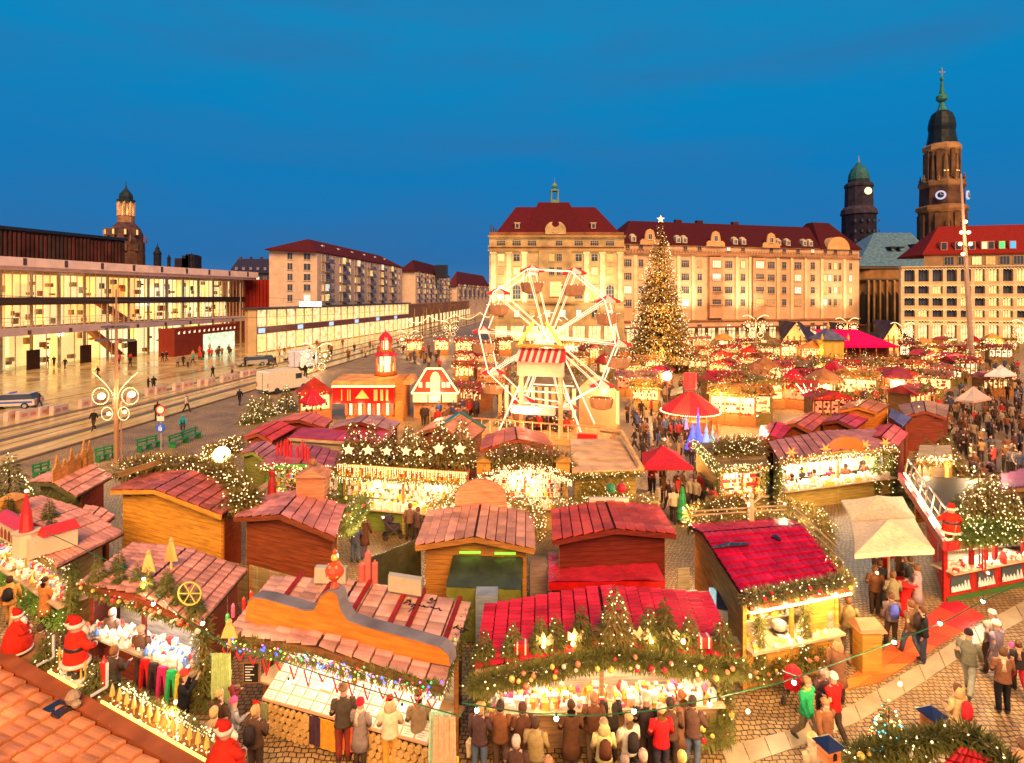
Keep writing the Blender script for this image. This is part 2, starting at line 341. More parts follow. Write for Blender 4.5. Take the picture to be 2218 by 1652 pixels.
def hip(mb,x0,x1,y0,y1,z0,z1,ix,iy,base=.25):
 mb.hexa([(x0,y0,z0 -base),(x1,y0,z0 -base),(x1,y1,z0 -base),(x0,y1,z0 -base)],[(x0,y0,z0),(x1,y0,z0),(x1,y1,z0),(x0,y1,z0)])
 a=mb.p((x0,y0,z0+.01),(x1,y0,z0+.01),(x1,y1,z0+.01),(x0,y1,z0+.01),(x0+ix,y0+iy,z1),(x1 -ix,y0+iy,z1),(x1 -ix,y1 -iy,z1),(x0+ix,y1 -iy,z1))
 for q in ((0,1,5,4),(1,2,6,5),(2,3,7,6),(3,0,4,7),(4,5,6,7)): mb.face(*[a+i for i in q])
zr=H -(447 -V0)/F*(Yg+7);RT=mat('wine_roof_tiles',oc=True,rough=.85,var=.22,scale=2.2,bump=.4,bscale=12)
m=MB();hip(m,ux(205),ux(1178),.3,15.7,zt+.4,zr,4.6,7.5);rfo=g.part('roof',m,RT,ROOFR)
m=MB();zr2=zr+1.0;hip(m,ux(440),ux(905),-.2,15.5,zt+.4,zr2,3.1,6.8);g.part('roof',m,RT,ROOFR)
for zx in (370,977):
 m=MB();c=ux(zx);m.box(c -.55,c+.55,1.2,4,zt+1.3,zt+2.6);m.box(c -.75,c+.75,1.1,4,zt+2.6,zt+2.8);g.part('dormer',m,PLASTER,(.5,.4,.28));window(g.T,c,zt+1.5,.7,.9,1,None,1,y=1.2)
m=MB();c=ux(670);q=[(c -2.4,zt -.2),(c -2.4,zt+1.2),(c -2.0,zt+2.0),(c -1.3,zt+2.6),(c -.7,zt+2.7),(c -.9,zt+2.1),(c -.5,zt+1.6),(c,zt+1.45),(c+.5,zt+1.6),(c+.9,zt+2.1),(c+.7,zt+2.7),(c+1.3,zt+2.6),(c+2.0,zt+2.0),(c+2.4,zt+1.2),(c+2.4,zt -.2)]
m.prism(q,-.9,-.35);m.prism([(c -.8,zt+.3),(c,zt),(c+.8,zt+.3),(c+.8,zt+.7),(c,zt+.4),(c -.8,zt+.7)],-1.05,-.9);g.part('gable_ornament',m,STONE,(.52,.36,.18))
GRN=(.16,.26,.17);m=MB();c=ux(683);yb=7.5
m.box(c -1.05,c+1.05,yb -1,yb+1,zr2 -1.0,zr2+.6);zz=zr2+.6
for sx in (-.8,.8):
 for sy in (-.8,.8): m.box(c+sx -.16,c+sx+.16,yb+sy -.16,yb+sy+.16,zz,zz+2.2)
m.box(c -1.05,c+1.05,yb -1.05,yb+1.05,zz+2.2,zz+2.5);m.lathe([(.5,0),(.35,.3),(.25,.5),(.6,.75),(.72,1.1),(.5,1.5),(.15,1.8),(.06,2.2),(.04,3.2)],10,(c,yb,zz+2.5))
g.part('lantern',m,PLASTER,GRN)
m=MB()
for i in range(4): m.box(.2+i*.55,.5+i*.55,1+i*.5,1.3+i*.5,zt,zt+2.2 -i*.4)
g.part('chimney',m,STONE,(.05,.03,.03))
  # ---- right wing
wA,wB=((1352 -U0)/F*136.4,136.4),((1861 -U0)/F*154,154)
w=Facade('office_building','long orange rendered wing with wine red roof and lit pilasters right of the big tree',wA,wB)
TER,TERP=(.62,.38,.22),(.72,.5,.28);L=w.L  # TERP has the brightness of the uplit pilasters in its colour
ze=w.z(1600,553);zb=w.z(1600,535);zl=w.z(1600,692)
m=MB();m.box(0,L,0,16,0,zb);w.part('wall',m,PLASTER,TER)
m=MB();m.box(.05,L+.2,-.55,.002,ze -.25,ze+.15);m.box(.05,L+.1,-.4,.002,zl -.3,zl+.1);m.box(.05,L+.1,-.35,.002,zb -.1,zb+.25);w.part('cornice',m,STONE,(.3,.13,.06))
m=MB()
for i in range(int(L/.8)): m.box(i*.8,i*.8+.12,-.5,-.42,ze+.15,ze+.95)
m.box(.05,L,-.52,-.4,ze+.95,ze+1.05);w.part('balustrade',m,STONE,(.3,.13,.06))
Uc=[1359,1388,1484,1515,1578,1609,1670,1698,1728,1760]
rows_=[(570,1.7,4),(597.5,1.6,4),(625,1.6,4),(652,1.6,4)]
for r,(vv,hh,nn) in enumerate(rows_):
 zz=w.z(1600,vv+3)
 for i,u_ in enumerate(Uc): window(w.T,w.x(u_),zz -hh/2,(2.0 if i % 2==0 else 1.2),hh,4 if i % 2==0 else 2,pick(.22),color=(.55,.36,.2))
 for u_ in (1787,1797,1809,1819,1842): window(w.T,w.x(u_),zz -hh/2,.9,hh,2,pick(.4),color=(.55,.36,.2))
for u_ in Uc+[1787,1809,1842]: window(w.T,w.x(u_),ze+1.1,1.0,1.0,2,pick(.2),rows=1,color=(.5,.3,.16))
for u_ in Uc+[1787,1819]: window(w.T,w.x(u_),zl -2.6,1.1,1.5,2,pick(.35,LITWIN2),color=(.4,.25,.13))
for u_ in range(1365,1860,22): window(w.T,w.x(u_),.3,1.9,2.9,2,SHOPW,color=(.22,.12,.06),name='shop_window')
m=MB();m.box(.1,L,-2.4,-.01,3.15,3.4);w.part('awning',m,WOOD,(.2,.06,.04))
for u_ in (1469,1500,1562,1595,1624,1654,1684,1714,1744,1779,1828,1376):
 m=MB();c=w.x(u_);m.box(c -.42,c+.42,-.28,-.003,zl,ze -.26);w.part('pilaster',m,PLASTER,TERP)
for u_ in (1547,1640):
 m=MB();c=w.x(u_);m.box(c -1.9,c+1.9,-1.0,-.006,zl+.6,ze -.6)
 for r in range(4): m.box(c -2.1,c+2.1,-1.25,-1.0,zl+.5+r*3.15,zl+.75+r*3.15)
 w.part('bay',m,PLASTER,(.52,.28,.15))
 for vv,hh,nn in rows_: window(w.T,c,w.z(1600,vv+3) -hh/2,2.3,hh,4,pick(.45),y=-1.0,color=(.5,.33,.18))
zr=H -(478 -V0)/F*(137+8)
m=MB();hip(m,-1.0,L+.4,-.35,16,zb+.25,zr,6.0,7.6);w.part('roof',m,RT,(.06,.006,.009))
m=MB();c0,c1=w.x(1775),w.x(1861);hip(m,c0,c1+.5,-.5,16.2,zb+.3,zr+1.3,4.0,7.2);w.part('roof',m,RT,(.06,.006,.009))
m=MB();c=w.x(1812);m.prism([(c -3.6,zb)]+[(c+3.6*cos(pi -pi*i/12),zb+3.3*sin(pi*i/12)) for i in range(13)],-.75,3);w.part('curved_gable',m,PLASTER,(.55,.3,.12))
for u_ in (1373,1470,1484,1594,1612,1688,1708,1744,1757):
 m=MB();c=w.x(u_);m.box(c -.65,c+.65,.1,3,zb+.6,zb+2.1);m.lathe([(.75,0),(.7,.25),(.4,.5),(.05,.6)],8,(c,1.0,zb+2.1),sy=1.2);w.part('dormer',m,PLASTER,(.5,.38,.26));window(w.T,c,zb+.85,.75,.95,2,None,1,y=.1,color=(.7,.6,.5))
for u_ in (1405,1547,1667):
 m=MB();c=w.x(u_);m.prism([(c -2.6,zb),(c -2.5,zb+.9),(c -1.9,zb+1.4),(c -1.4,zb+1.2),(c -1.2,zb+2.6),(c -.9,zb+3.4),(c,zb+3.8),(c+.9,zb+3.4),(c+1.2,zb+2.6),(c+1.4,zb+1.2),(c+1.9,zb+1.4),(c+2.5,zb+.9),(c+2.6,zb)],-.7,-.37);w.part('gable',m,PLASTER,(.55,.3,.13));window(w.T,c,zb+1.3,.9,1.2,2,None,1,y=-.7,color=(.7,.55,.4))
for u_ in (1504,1552,1633): m=MB();c=w.x(u_);m.box(c -.6,c+1.2,7.6,8.6,zr -.5,zr+.8);w.part('chimney',m,STONE,(.07,.02,.02))
for T_,us,yy in ((g,[g.x(1019+.2742*q) for q in (180,303,425,915,1040,1180)],0),(w,[w.x(q) for q in (1469,1500,1595,1624,1779,1828)],0)):
 for c in us:
  d=bpy.data.lights.new('uplight','SPOT');d.energy=4800;d.color=(1,.82,.55);d.spot_size=radians(72);d.spot_blend=.9;d.shadow_soft_size=.2
  o=bpy.data.objects.new('uplight',d);COL.objects.link(o);o.parent=T_.T;o.location=(c,-7.5,4.6);o.rotation_euler=(radians(180 -36),0,0)
  # ---- civic building on the right edge
rA,rB=((1955 -U0)/F*140,140),((2330 -U0)/F*131,131)
r_=Facade('civic_building','pale grid fronted building with red roof and deep balcony windows at the right edge',rA,rB)
L=r_.L;zt=r_.z(1960,579);CR=(.66,.5,.3)
m=MB();q_=[(0,.9),(L,.9),(L,17),(12.5,17)];m.hexa([(x_,y_,0) for x_,y_ in q_],[(x_,y_,zt) for x_,y_ in q_]);r_.part('wall',m,PLASTER,(.30,.2,.1))
cols=[1955+30.5*i for i in range(13)]
xs=[r_.x(u_) for u_ in cols];fl=[0,4.2]+[r_.z(1960,v_) for v_ in (690,664,637,609)]+[zt]
fl=[0,4.4,5.2,7.9,10.8,13.7,zt -.2]
m=MB()
for x_ in xs: m.box(x_ -.38,x_+.38,0,1.2,0,zt)
g_=r_.part('pier',m,PLASTER,CR)
for z_ in fl[1:]: m=MB();m.box(-.4,L,-.05,1.2,z_ -.3,z_+.12);sl_=r_.part('floor_slab',m,PLASTER,CR);m=MB();[m.octa((L*j/150,-.12,z_ -.2 -(j % 3)*.12),.07) for j in range(150)];add('fairy_lights',m,BULB,sl_,world=False,kind='stuff')
m=MB();m.box(-.5,L,-.6,1.2,zt -.05,zt+.25);r_.part('cornice',m,PLASTER,(.6,.45,.25))
for i in range(len(xs) -1):
 x0,x1=xs[i]+.4,xs[i+1] -.4
 for j in range(1,len(fl)):
  z0=fl[j -1]+.15;z1=fl[j] -.32
  if j==2: continue
  lit=RND.random()<(.32 if j>1 else .9)
  window(r_.T,(x0+x1)/2,z0+(.55 if j>1 else .1),(x1 -x0)*.86,(z1 -z0) -(.7 if j>1 else .2),3,(LITWIN2 if j>1 else SHOPW) if lit else None,1,y=.85,color=(.2,.13,.07))
  if j>2:
   m=MB();m.box(x0,x1,.02,.1,z0 -.1,z0+.55);r_.part('balcony_panel',m,PLASTER,(.6,.42,.2))
m=MB();q_=[(r_.x(2010),2.2),(L,2.2),(L,16),(r_.x(2010)+9.5,16)];m.hexa([(x_,y_,zt+.25) for x_,y_ in q_],[(x_,y_,zt+3.2) for x_,y_ in q_]);r_.part('attic',m,PLASTER,(.35,.2,.1))
for i in range(3,12): window(r_.T,xs[i]+1.7,zt+.6,1.9,1.9,3,pick(.5,LITWIN2),1,y=2.2,color=(.4,.3,.18))
zr=H -(490 -V0)/F*146;m=MB();hip(m,r_.x(2005),L+20,1.8,18,zt+3.3,zr,6.4,8);r_.part('roof',m,RT,(.2,.012,.008))
for i,(u_,c_) in enumerate(((2056,0),(2088,0),(2118,0),(2145,(1,.8,.4)),(2160,0),(2184,(.05,.9,.2)),(2208,(.05,.35,.9)))):
 m=MB();c=r_.x(u_);m.box(c -.7,c+.7,2.6,5,zt+4.2,zt+6.2);d=r_.part('dormer',m,PLASTER,(.5,.2,.12))
 m=MB();m.box(c -.5,c+.5,2.53,2.6,zt+4.4,zt+6.0);r_.part('pane',m,GLOWOC if c_ else GLASSD,c_ or None,parent=d)
  # ---- church: round ended nave, slate roof and tall west tower
cx,cy=(2040 -U0)/F*200,200.0
ch=thing('church','dark sandstone church with a tall tiered tower, clock faces and green copper spire','church',(cx,cy,0))
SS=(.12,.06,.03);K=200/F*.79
def zc_(v,Y=200.0): return H -(v -V0)/F*Y
def hw(d): return d*K/2
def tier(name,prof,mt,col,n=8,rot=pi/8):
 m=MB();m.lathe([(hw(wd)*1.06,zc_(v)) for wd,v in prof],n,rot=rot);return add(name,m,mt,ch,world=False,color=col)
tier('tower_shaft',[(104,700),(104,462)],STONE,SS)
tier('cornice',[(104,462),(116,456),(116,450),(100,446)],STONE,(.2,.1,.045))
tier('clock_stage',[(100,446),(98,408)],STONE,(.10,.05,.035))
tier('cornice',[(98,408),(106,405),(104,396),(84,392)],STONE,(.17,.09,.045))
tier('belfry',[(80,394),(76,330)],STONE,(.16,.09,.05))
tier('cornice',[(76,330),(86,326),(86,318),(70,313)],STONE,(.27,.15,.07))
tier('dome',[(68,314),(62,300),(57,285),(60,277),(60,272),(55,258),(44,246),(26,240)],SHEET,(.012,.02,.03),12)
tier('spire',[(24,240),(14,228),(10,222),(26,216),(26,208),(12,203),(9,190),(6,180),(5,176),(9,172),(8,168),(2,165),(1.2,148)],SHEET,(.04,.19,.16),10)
m=MB();m.box(-1.1,1.1,-.12,.12,zc_(156) -.12,zc_(156)+.12);m.box(-.12,.12,-.12,.12,zc_(165),zc_(146));add('cross',m,METAL,ch,world=False,color=(.4,.3,.1))
for a in range(8):
 an=-pi/2+(a -3.5)*pi/4+pi/8*0;dx,dy=cos(an),sin(an)
 M_=Matrix.Translation((0,0,0)) @ Matrix.Rotation(an+pi/2,4,'Z')
 for nm,r0,z0,z1,w0,mt_,c_ in (('belfry_opening',hw(76)*.985,zc_(388),zc_(345),2.3,DARK,None),('tall_window',hw(104)*.985,zc_(530),zc_(485),2.0,DARK,None),('lit_cross',hw(78)*1.0,zc_(385),zc_(370),.25,GLOWOC,(1,.7,.25))):
  m=MB(M_);hgt=z1 -z0
  m.prism([(-w0/2,z0),(w0/2,z0),(w0/2,z1),(w0/4,z1+w0*.45),(-w0/4,z1+w0*.45),(-w0/2,z1)],-r0 -.25,-r0)
  if nm=='lit_cross':
   if dy>-.5: continue
   m.box(-.7,.7,-r0 -.25,-r0,z1 -.9,z1 -.6)
  add(nm,m,mt_,ch,world=False,color=c_)
 m=MB(Matrix.Rotation(an+pi/2+pi/8,4,'Z'));m.box(-.7,.7,-hw(84)*1.0,-hw(70),zc_(392),zc_(330));m.box(-.9,.9,-hw(112),-hw(96),zc_(690),zc_(465));add('buttress',m,STONE,ch,world=False,color=(.14,.07,.035))
 m=MB(Matrix.Rotation(an+pi/2+pi/8,4,'Z'));m.lathe([(.45,0),(.45,1),(.65,1.1),(.3,1.7),(.1,3)],6,(0,-hw(98),zc_(396)));add('pinnacle',m,STONE,ch,world=False,color=(.2,.1,.05))
for u_ in (2006,2076):
 m=MB();xx=(u_ -2040)*K;m.lathe([(1.5,0),(1.5,.5)],20);mm=m.mesh('clock_face',emi('clock_glow',(.45,.5,.75),.55));o=bpy.data.objects.new('clock_face',mm);COL.objects.link(o);o.parent=ch
 o.location=(xx,-hw(98)*.86,zc_(428));o.rotation_euler=(pi/2,0,(1 if xx>0 else -1)*.7)
 m=MB();m.lathe([(.95,.5),(.95,.6)],16);c2=add('clock_boss',m,METAL,o,world=False,color=(.02,.03,.1))
 m=MB();m.box(-.07,.07,0,1.2,.6,.7);m.box(0,.8,-.07,.07,.6,.7);add('clock_hand',m,METAL,o,world=False,color=(.7,.6,.3))
YN=172.0;nx0,nx1=(1858 -U0)/F*YN -cx,(2010 -U0)/F*YN -cx;yo=YN -cy
m=MB();zt=zc_(578,YN)
pts=[(nx0,16)]+[(nx0+6 -6*cos(t*pi/10),4*(1 -sin(t*pi/10))) for t in range(0,6)]+[(nx1,0),(nx1,26),(nx0,26)]
a=m.p(*[(x_,y_+yo,0) for x_,y_ in pts]);b=m.p(*[(x_,y_+yo,zt) for x_,y_ in pts]);n_=len(pts)
for i in range(n_): m.face(a+i,a+(i+1) % n_,b+(i+1) % n_,b+i)
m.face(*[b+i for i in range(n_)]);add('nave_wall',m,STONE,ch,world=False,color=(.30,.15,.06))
m=MB();m.box(nx0 -.3,nx1,yo -.5,yo+26,zc_(603,YN) -.5,zc_(603,YN));m.box(nx0 -.3,nx1,yo -.4,yo+26,zt -.5,zt+.2);add('cornice',m,STONE,ch,world=False,color=(.12,.08,.06))
m=MB();zr=zc_(503,YN+12);m.poly((nx0 -.5,yo -.6,zt+.2),(nx1+4,yo -.6,zt+.2),(nx1+4,yo+13,zr),(nx0+13,yo+13,zr));m.poly((nx0 -.5,yo -.6,zt+.2),(nx0+13,yo+13,zr),(nx0 -.5,yo+26,zt+.2));m.poly((nx1+4,yo+26,zt+.2),(nx0 -.5,yo+26,zt+.2),(nx0+13,yo+13,zr),(nx1+4,yo+13,zr))
add('nave_roof',m,SHEET,ch,world=False,color=(.08,.15,.21))
for u_,v_ in ((1917,537),(1935,537),(1970,531),(1988,531)):
 p=Q(u_,v_,YN+8);m=MB();m.box(p.x -cx -.8,p.x -cx+.8,p.y -cy -4,p.y -cy,p.z -.4,p.z+.2);add('dormer',m,SHEET,ch,world=False,color=(.03,.03,.03))
for i,u_ in enumerate((1868,1880,1893,1908,1924,1940)):
 x_=(u_ -U0)/F*YN -cx;m=MB();m.prism([(x_ -.8,3),(x_+.8,3),(x_+.8,11),(x_,12.2),(x_ -.8,11)],yo -.3,yo -.05);add('tall_window',m,DARK,ch,world=False)
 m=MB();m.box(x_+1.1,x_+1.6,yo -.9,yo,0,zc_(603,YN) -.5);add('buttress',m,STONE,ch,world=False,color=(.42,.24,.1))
  # ---- town hall tower
tx,ty=(1860 -U0)/F*330,330.0;K2=330/F*.9
tt=thing('town_hall_tower','distant dark stone tower with green cupola, gilded figure and glowing clock','tower',(tx,ty,0))
z2=lambda v: H -(v -V0)/F*330
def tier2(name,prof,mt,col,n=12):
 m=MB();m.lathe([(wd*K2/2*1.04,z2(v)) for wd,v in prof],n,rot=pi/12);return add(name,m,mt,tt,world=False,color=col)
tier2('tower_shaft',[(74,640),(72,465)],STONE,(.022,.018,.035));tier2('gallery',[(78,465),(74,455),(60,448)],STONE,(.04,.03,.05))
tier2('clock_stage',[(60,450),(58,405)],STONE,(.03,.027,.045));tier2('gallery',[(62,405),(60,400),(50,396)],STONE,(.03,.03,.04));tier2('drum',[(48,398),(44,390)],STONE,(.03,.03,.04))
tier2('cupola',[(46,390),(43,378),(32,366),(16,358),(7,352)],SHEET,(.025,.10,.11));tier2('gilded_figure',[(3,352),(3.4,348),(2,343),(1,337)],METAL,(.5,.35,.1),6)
m=MB();m.lathe([(2.0,0),(2.0,.4)],16);o=add('clock_face',m,emi('clock_glow_warm',(1,.85,.4),1.1),tt,world=False);o.rotation_euler=(pi/2,0,0);o.location=(.8,-59*K2/2 -.3,z2(418))
for i in range(-2,3):
 for v_ in (478,500,520): m=MB();m.box(i*3.3 -.5,i*3.3+.5,-9.9+abs(i)*.9,-8,z2(v_+6),z2(v_));add('slit_window',m,GLASSD,tt,world=False)
  # ---- domed church far left
fx,fy=(273 -U0)/F*370,370.0;K3=370/F*.9
fr=thing('domed_church','far domed church with a lit open lantern on the left skyline','church',(fx,fy,0));z3=lambda v: H -(v -V0)/F*370
def tier3(name,prof,mt,col,n=16):
 m=MB();m.lathe([(wd*K3/2,z3(v)) for wd,v in prof],n);return add(name,m,mt,fr,world=False,color=col,smooth=False)
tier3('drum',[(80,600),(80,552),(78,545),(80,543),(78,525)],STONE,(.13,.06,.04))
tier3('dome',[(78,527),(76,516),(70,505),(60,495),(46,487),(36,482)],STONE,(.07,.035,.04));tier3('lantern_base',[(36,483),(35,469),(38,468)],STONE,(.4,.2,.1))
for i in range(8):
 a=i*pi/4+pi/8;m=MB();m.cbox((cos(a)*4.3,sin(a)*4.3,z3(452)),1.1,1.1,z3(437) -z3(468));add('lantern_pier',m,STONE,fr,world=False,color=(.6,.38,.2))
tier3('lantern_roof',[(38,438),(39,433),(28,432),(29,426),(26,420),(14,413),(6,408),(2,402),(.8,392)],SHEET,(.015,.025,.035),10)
for i in range(5):
 a=-pi/2+(i -2)*.55;m=MB(Matrix.Rotation(a+pi/2,4,'Z'));m.box(-.8,.8,-11.6,-9,z3(545),z3(530));m.box(-.9,.9,-11.9,-8,z3(512),z3(497));add('dormer',m,STONE,fr,world=False,color=(.16,.09,.06))
 m=MB(Matrix.Rotation(a+pi/2,4,'Z'));m.box(-.5,.5,-12.05,-11.9,z3(510),z3(500));add('lit_opening',m,LITWIN,fr,world=False)
lamp('lantern_lamp',(0,0,z3(455)),1100,r=1).parent=fr
for a in range(8): m=MB();m.lathe([(.5,0),(.5,2),(.2,5)],5,(cos(a*pi/4)*11.6,sin(a*pi/4)*11.6,z3(525)));add('pinnacle',m,STONE,fr,world=False,color=(.2,.1,.06))
for q_,e_,dx_ in (((-2,-15,28),6000,0),((-22,-40,3),14000,0),((-8,-40,3),9000,0),((0,-13,zc_(440)),2500,1),((-5,-11,zc_(395)),1600,1),((5,-11,zc_(395)),1600,1)):
 d=bpy.data.lights.new('flood_light','SPOT');d.energy=e_;d.color=(1,.55,.22);d.spot_size=radians(75);d.spot_blend=.7;d.shadow_soft_size=.8;o=bpy.data.objects.new('flood_light',d);COL.objects.link(o);o.parent=ch;o.location=q_;o.rotation_euler=(radians(180 -22),0,0)
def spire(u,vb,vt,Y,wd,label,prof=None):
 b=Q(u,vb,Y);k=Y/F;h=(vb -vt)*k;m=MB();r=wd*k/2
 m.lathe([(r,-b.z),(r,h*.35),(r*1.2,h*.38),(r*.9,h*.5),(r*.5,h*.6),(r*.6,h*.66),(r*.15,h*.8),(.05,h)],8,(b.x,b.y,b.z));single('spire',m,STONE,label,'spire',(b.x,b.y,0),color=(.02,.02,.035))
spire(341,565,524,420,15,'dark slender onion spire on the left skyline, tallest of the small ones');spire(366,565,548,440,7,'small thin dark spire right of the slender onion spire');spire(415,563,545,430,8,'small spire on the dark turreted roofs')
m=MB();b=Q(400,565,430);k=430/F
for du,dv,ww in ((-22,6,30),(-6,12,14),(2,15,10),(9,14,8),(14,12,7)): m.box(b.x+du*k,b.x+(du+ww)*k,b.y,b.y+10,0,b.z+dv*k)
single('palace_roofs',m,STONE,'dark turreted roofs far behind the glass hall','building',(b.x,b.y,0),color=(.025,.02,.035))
  # ------------------------------------------------------------------ glass concert hall
pL,pR=P(0,808),P(530,742);dK=(pR -pL).normalized();A=(pL.x -dK.x*14,pL.y -dK.y*14);B=(pR.x,pR.y)
k=Facade('concert_hall','long glass fronted concert hall with white roof band and lit foyers on the wet plaza',A,B);L=k.L
ZT,ZR,B1,B0,C1,C0=16.5,14.7,10.75,9.6,6.3,5.3
LIL=(.8,.56,.5)
m=MB();m.box(-.5,L+2.2,-2.0,30,ZR+.5,ZT);m.box(-.5,L+2.0,-1.6,29,ZR,ZR+.5);k.part('roof_band',m,PLASTER,LIL)
m=MB();m.box(0,L,-.15,25,B0,B1 -.5);m.box(0,L,-.1,.3,B1 -.5,B1);k.part('storey_band',m,METAL,(.05,.025,.02))
m=MB();m.box(-.5,L+2.2,-2.8,0,C0,C1);k.part('balcony',m,PLASTER,(.5,.36,.36))
for i in range(int(L/1.6)):
 pass
m=MB();m.box(0,L+2,-2.75,-2.7,C1+.95,C1+1.0);m.box(0,L+2,-2.75,-2.7,C1+.5,C1+.53)
for i in range(int((L+2)/1.5)): m.box(i*1.5,i*1.5+.05,-2.75,-2.7,C1,C1+1.0)
k.part('railing',m,METAL,(.4,.3,.25))
m=MB();m.box(0,L,.5,28,C0 -.2,C0+.6);m.box(0,L,.5,28,ZR -.4,ZR);k.part('floor_slab',m,PLASTER,(.6,.4,.25))
FO=emi('lit_foyer_orange',(1,.50,.14),1.0,var=.35,scale=.5);FY=emi('lit_foyer_yellow',(1,.80,.36),1.0,var=.4,scale=.6);FG=emi('lit_foyer_cream',(.98,.86,.46),.95,var=.4,scale=.7)
FR=mat('red_foyer_panel',(.45,.09,.03),rough=.6)
for nm,z0,z1,ms in (('upper_foyer_wall',B1,ZR,(FO,FY)),('lower_foyer_wall',C1,B0,(FO,FY)),('ground_foyer_wall',0,C0,(FG,FY))):
 x=0;i=0
 while x<L:
  wd=RND.choice((1.2,2.2,3.4,2.6));x1=min(L,x+wd);m=MB();y_=4+(i % 3)*.8
  last=x>L*.62
  m.box(x,x1,y_,y_+.3,z0,z1*.55+z0*.45 if i % 4==1 and nm[0] !='g' else z1)
  pal=((.95,.78,.34),(.9,.85,.45)) if last and nm[0] !='g' else ((.92,.76,.36),(.8,.6,.22),(1,.86,.5),(.6,.5,.2)) if nm[0]=='g' else ((1,.6,.2),(.95,.36,.07),(1,.7,.3),(1,.66,.25),(1,.5,.12))
  k.part(nm,m,GLOWOC,tuple(c_*1.35 for c_ in RND.choice(pal)))  # foyer walls glow to stand for the lamps inside
  for q_ in range(1+i % 2): m=MB();x_=x+RND.random()*max(.1,x1 -x -.8);z_=z0+RND.random()*(z1 -z0 -1.2);m.box(x_,x_+RND.uniform(.3,.9),y_ -.5 -RND.random(),y_ -.4,z_,z_+RND.uniform(.3,1.1));k.part('foyer_furnishing',m,PLASTER,RND.choice(((.5,.14,.05),(.7,.55,.4),(.7,.3,.08),(.3,.35,.3),(.45,.28,.12))))
  x=x1;i+=1
 m=MB();m.box(0,L,5.9,6.2,z0,z1);k.part(nm,m,GLOWOC,(1.05,.68,.24))
for x0,z0,z1,dx in ((3,C1,B0,6),(1,.2,C0,7),(38,C1,B0,-6),(36,.3,C0,-6)):
 m=MB();m.hexa([(x0,2.2,z0),(x0+1.2,2.2,z0),(x0+1.2,3.6,z0),(x0,3.6,z0)],[(x0+dx,2.2,z1),(x0+dx+1.2,2.2,z1),(x0+dx+1.2,3.6,z1),(x0+dx,3.6,z1)]);k.part('staircase',m,PLASTER,(.6,.2,.08))
for x_ in [i*4.4+2 for i in range(int(L/4.4)+1)]:
 m=MB();m.box(x_ -.16,x_+.16,1.3,1.6,0,ZR);k.part('column',m,PLASTER,(.62,.5,.3))
MUL=(.8,.55,.32)
for z0,z1 in ((B1,ZR),(C1,B0),(0.05,C0)):
 step=1.12 if z0>1 else 2.3;me_=None
 for i in range(int(L/step)+1):
  if me_ is None: m=MB();m.box(-.045,.045,-.05,.05,z0,z1);me_=m.mesh('mullion',METAL)
  o=add('mullion',me_,None,k.T,color=MUL);o.location=(i*step,0,0)
me_=None
for i in range(int(L/1.12)):
 if me_ is None: m=MB();m.box(.14,.98,-.17,-.15,B0+.55,B1 -.55);me_=m.mesh('band_panel',METAL)
 o=add('band_panel',me_,None,k.T,color=(.1,.05,.05));o.location=(i*1.12,0,0)
gm,gn,gl,gb=_nt('clear_glazing');gt=gn.new('ShaderNodeBsdfTransparent');gg=gn.new('ShaderNodeBsdfGlossy');gg.inputs['Roughness'].default_value=.04;gx=gn.new('ShaderNodeMixShader');gx.inputs[0].default_value=.1
gl.new(gt.outputs[0],gx.inputs[1]);gl.new(gg.outputs[0],gx.inputs[2]);gl.new(gx.outputs[0],gn['Material Output'].inputs[0]);CLEAR=gm
for z0,z1 in ((B1,ZR),(C1,B0),(0.05,C0)):
 m=MB();m.box(0,L,-.02,.02,z0,z1);k.part('glazing',m,CLEAR)
for u_ in (69,183,284,378,458):
 c=k.x(u_);m=MB();m.box(c -.9,c+.9,-.4,-.1,0,2.9);k.part('entrance_door',m,WOOD,(.05,.02,.012))
m=MB();m.box(-.4,.2,-1.9,0,0,C0);m.box(L -.1,L+.2,0,25,0,ZR);k.part('end_wall',m,PLASTER,(.35,.07,.03))
for i in range(11):
 m=MB();x_=3+i*6.3;m.box(x_,x_+.5,-2.06,-2.0,ZR+.7,ZT -.1);m.box(x_,x_+.5,-2.85,-2.8,C0+.1,C0+.7);k.part('band_joint',m,METAL,(.1,.06,.07))
eh=Facade('entrance_wall','dark red box entrance with white letters and a bright doorway beside the glass hall',(P(378,773).x,P(378,773).y),(P(508,750).x+1,P(508,750).y))
m=MB();m.box(0,eh.x(440),0,3,0,5.0);m.box(eh.x(440),eh.L,0,3,3.5,5.0);eh.part('wall',m,PLASTER,(.20,.03,.02))
m=MB();m.box(eh.x(440),eh.L,1,1.3,0,3.5);eh.part('doorway',m,emi('doorway_glow',(.7,.95,.6),.7,var=.5,scale=1))
for i in range(13):
 m=MB();x_=1+i*eh.L/14;m.box(x_,x_+.28,-.06,0,4.0,4.35);m.box(x_+.32,x_+.4,-.06,0,4.0,4.5);eh.part('letter',m,GLOWOC,(1,.8,.6))
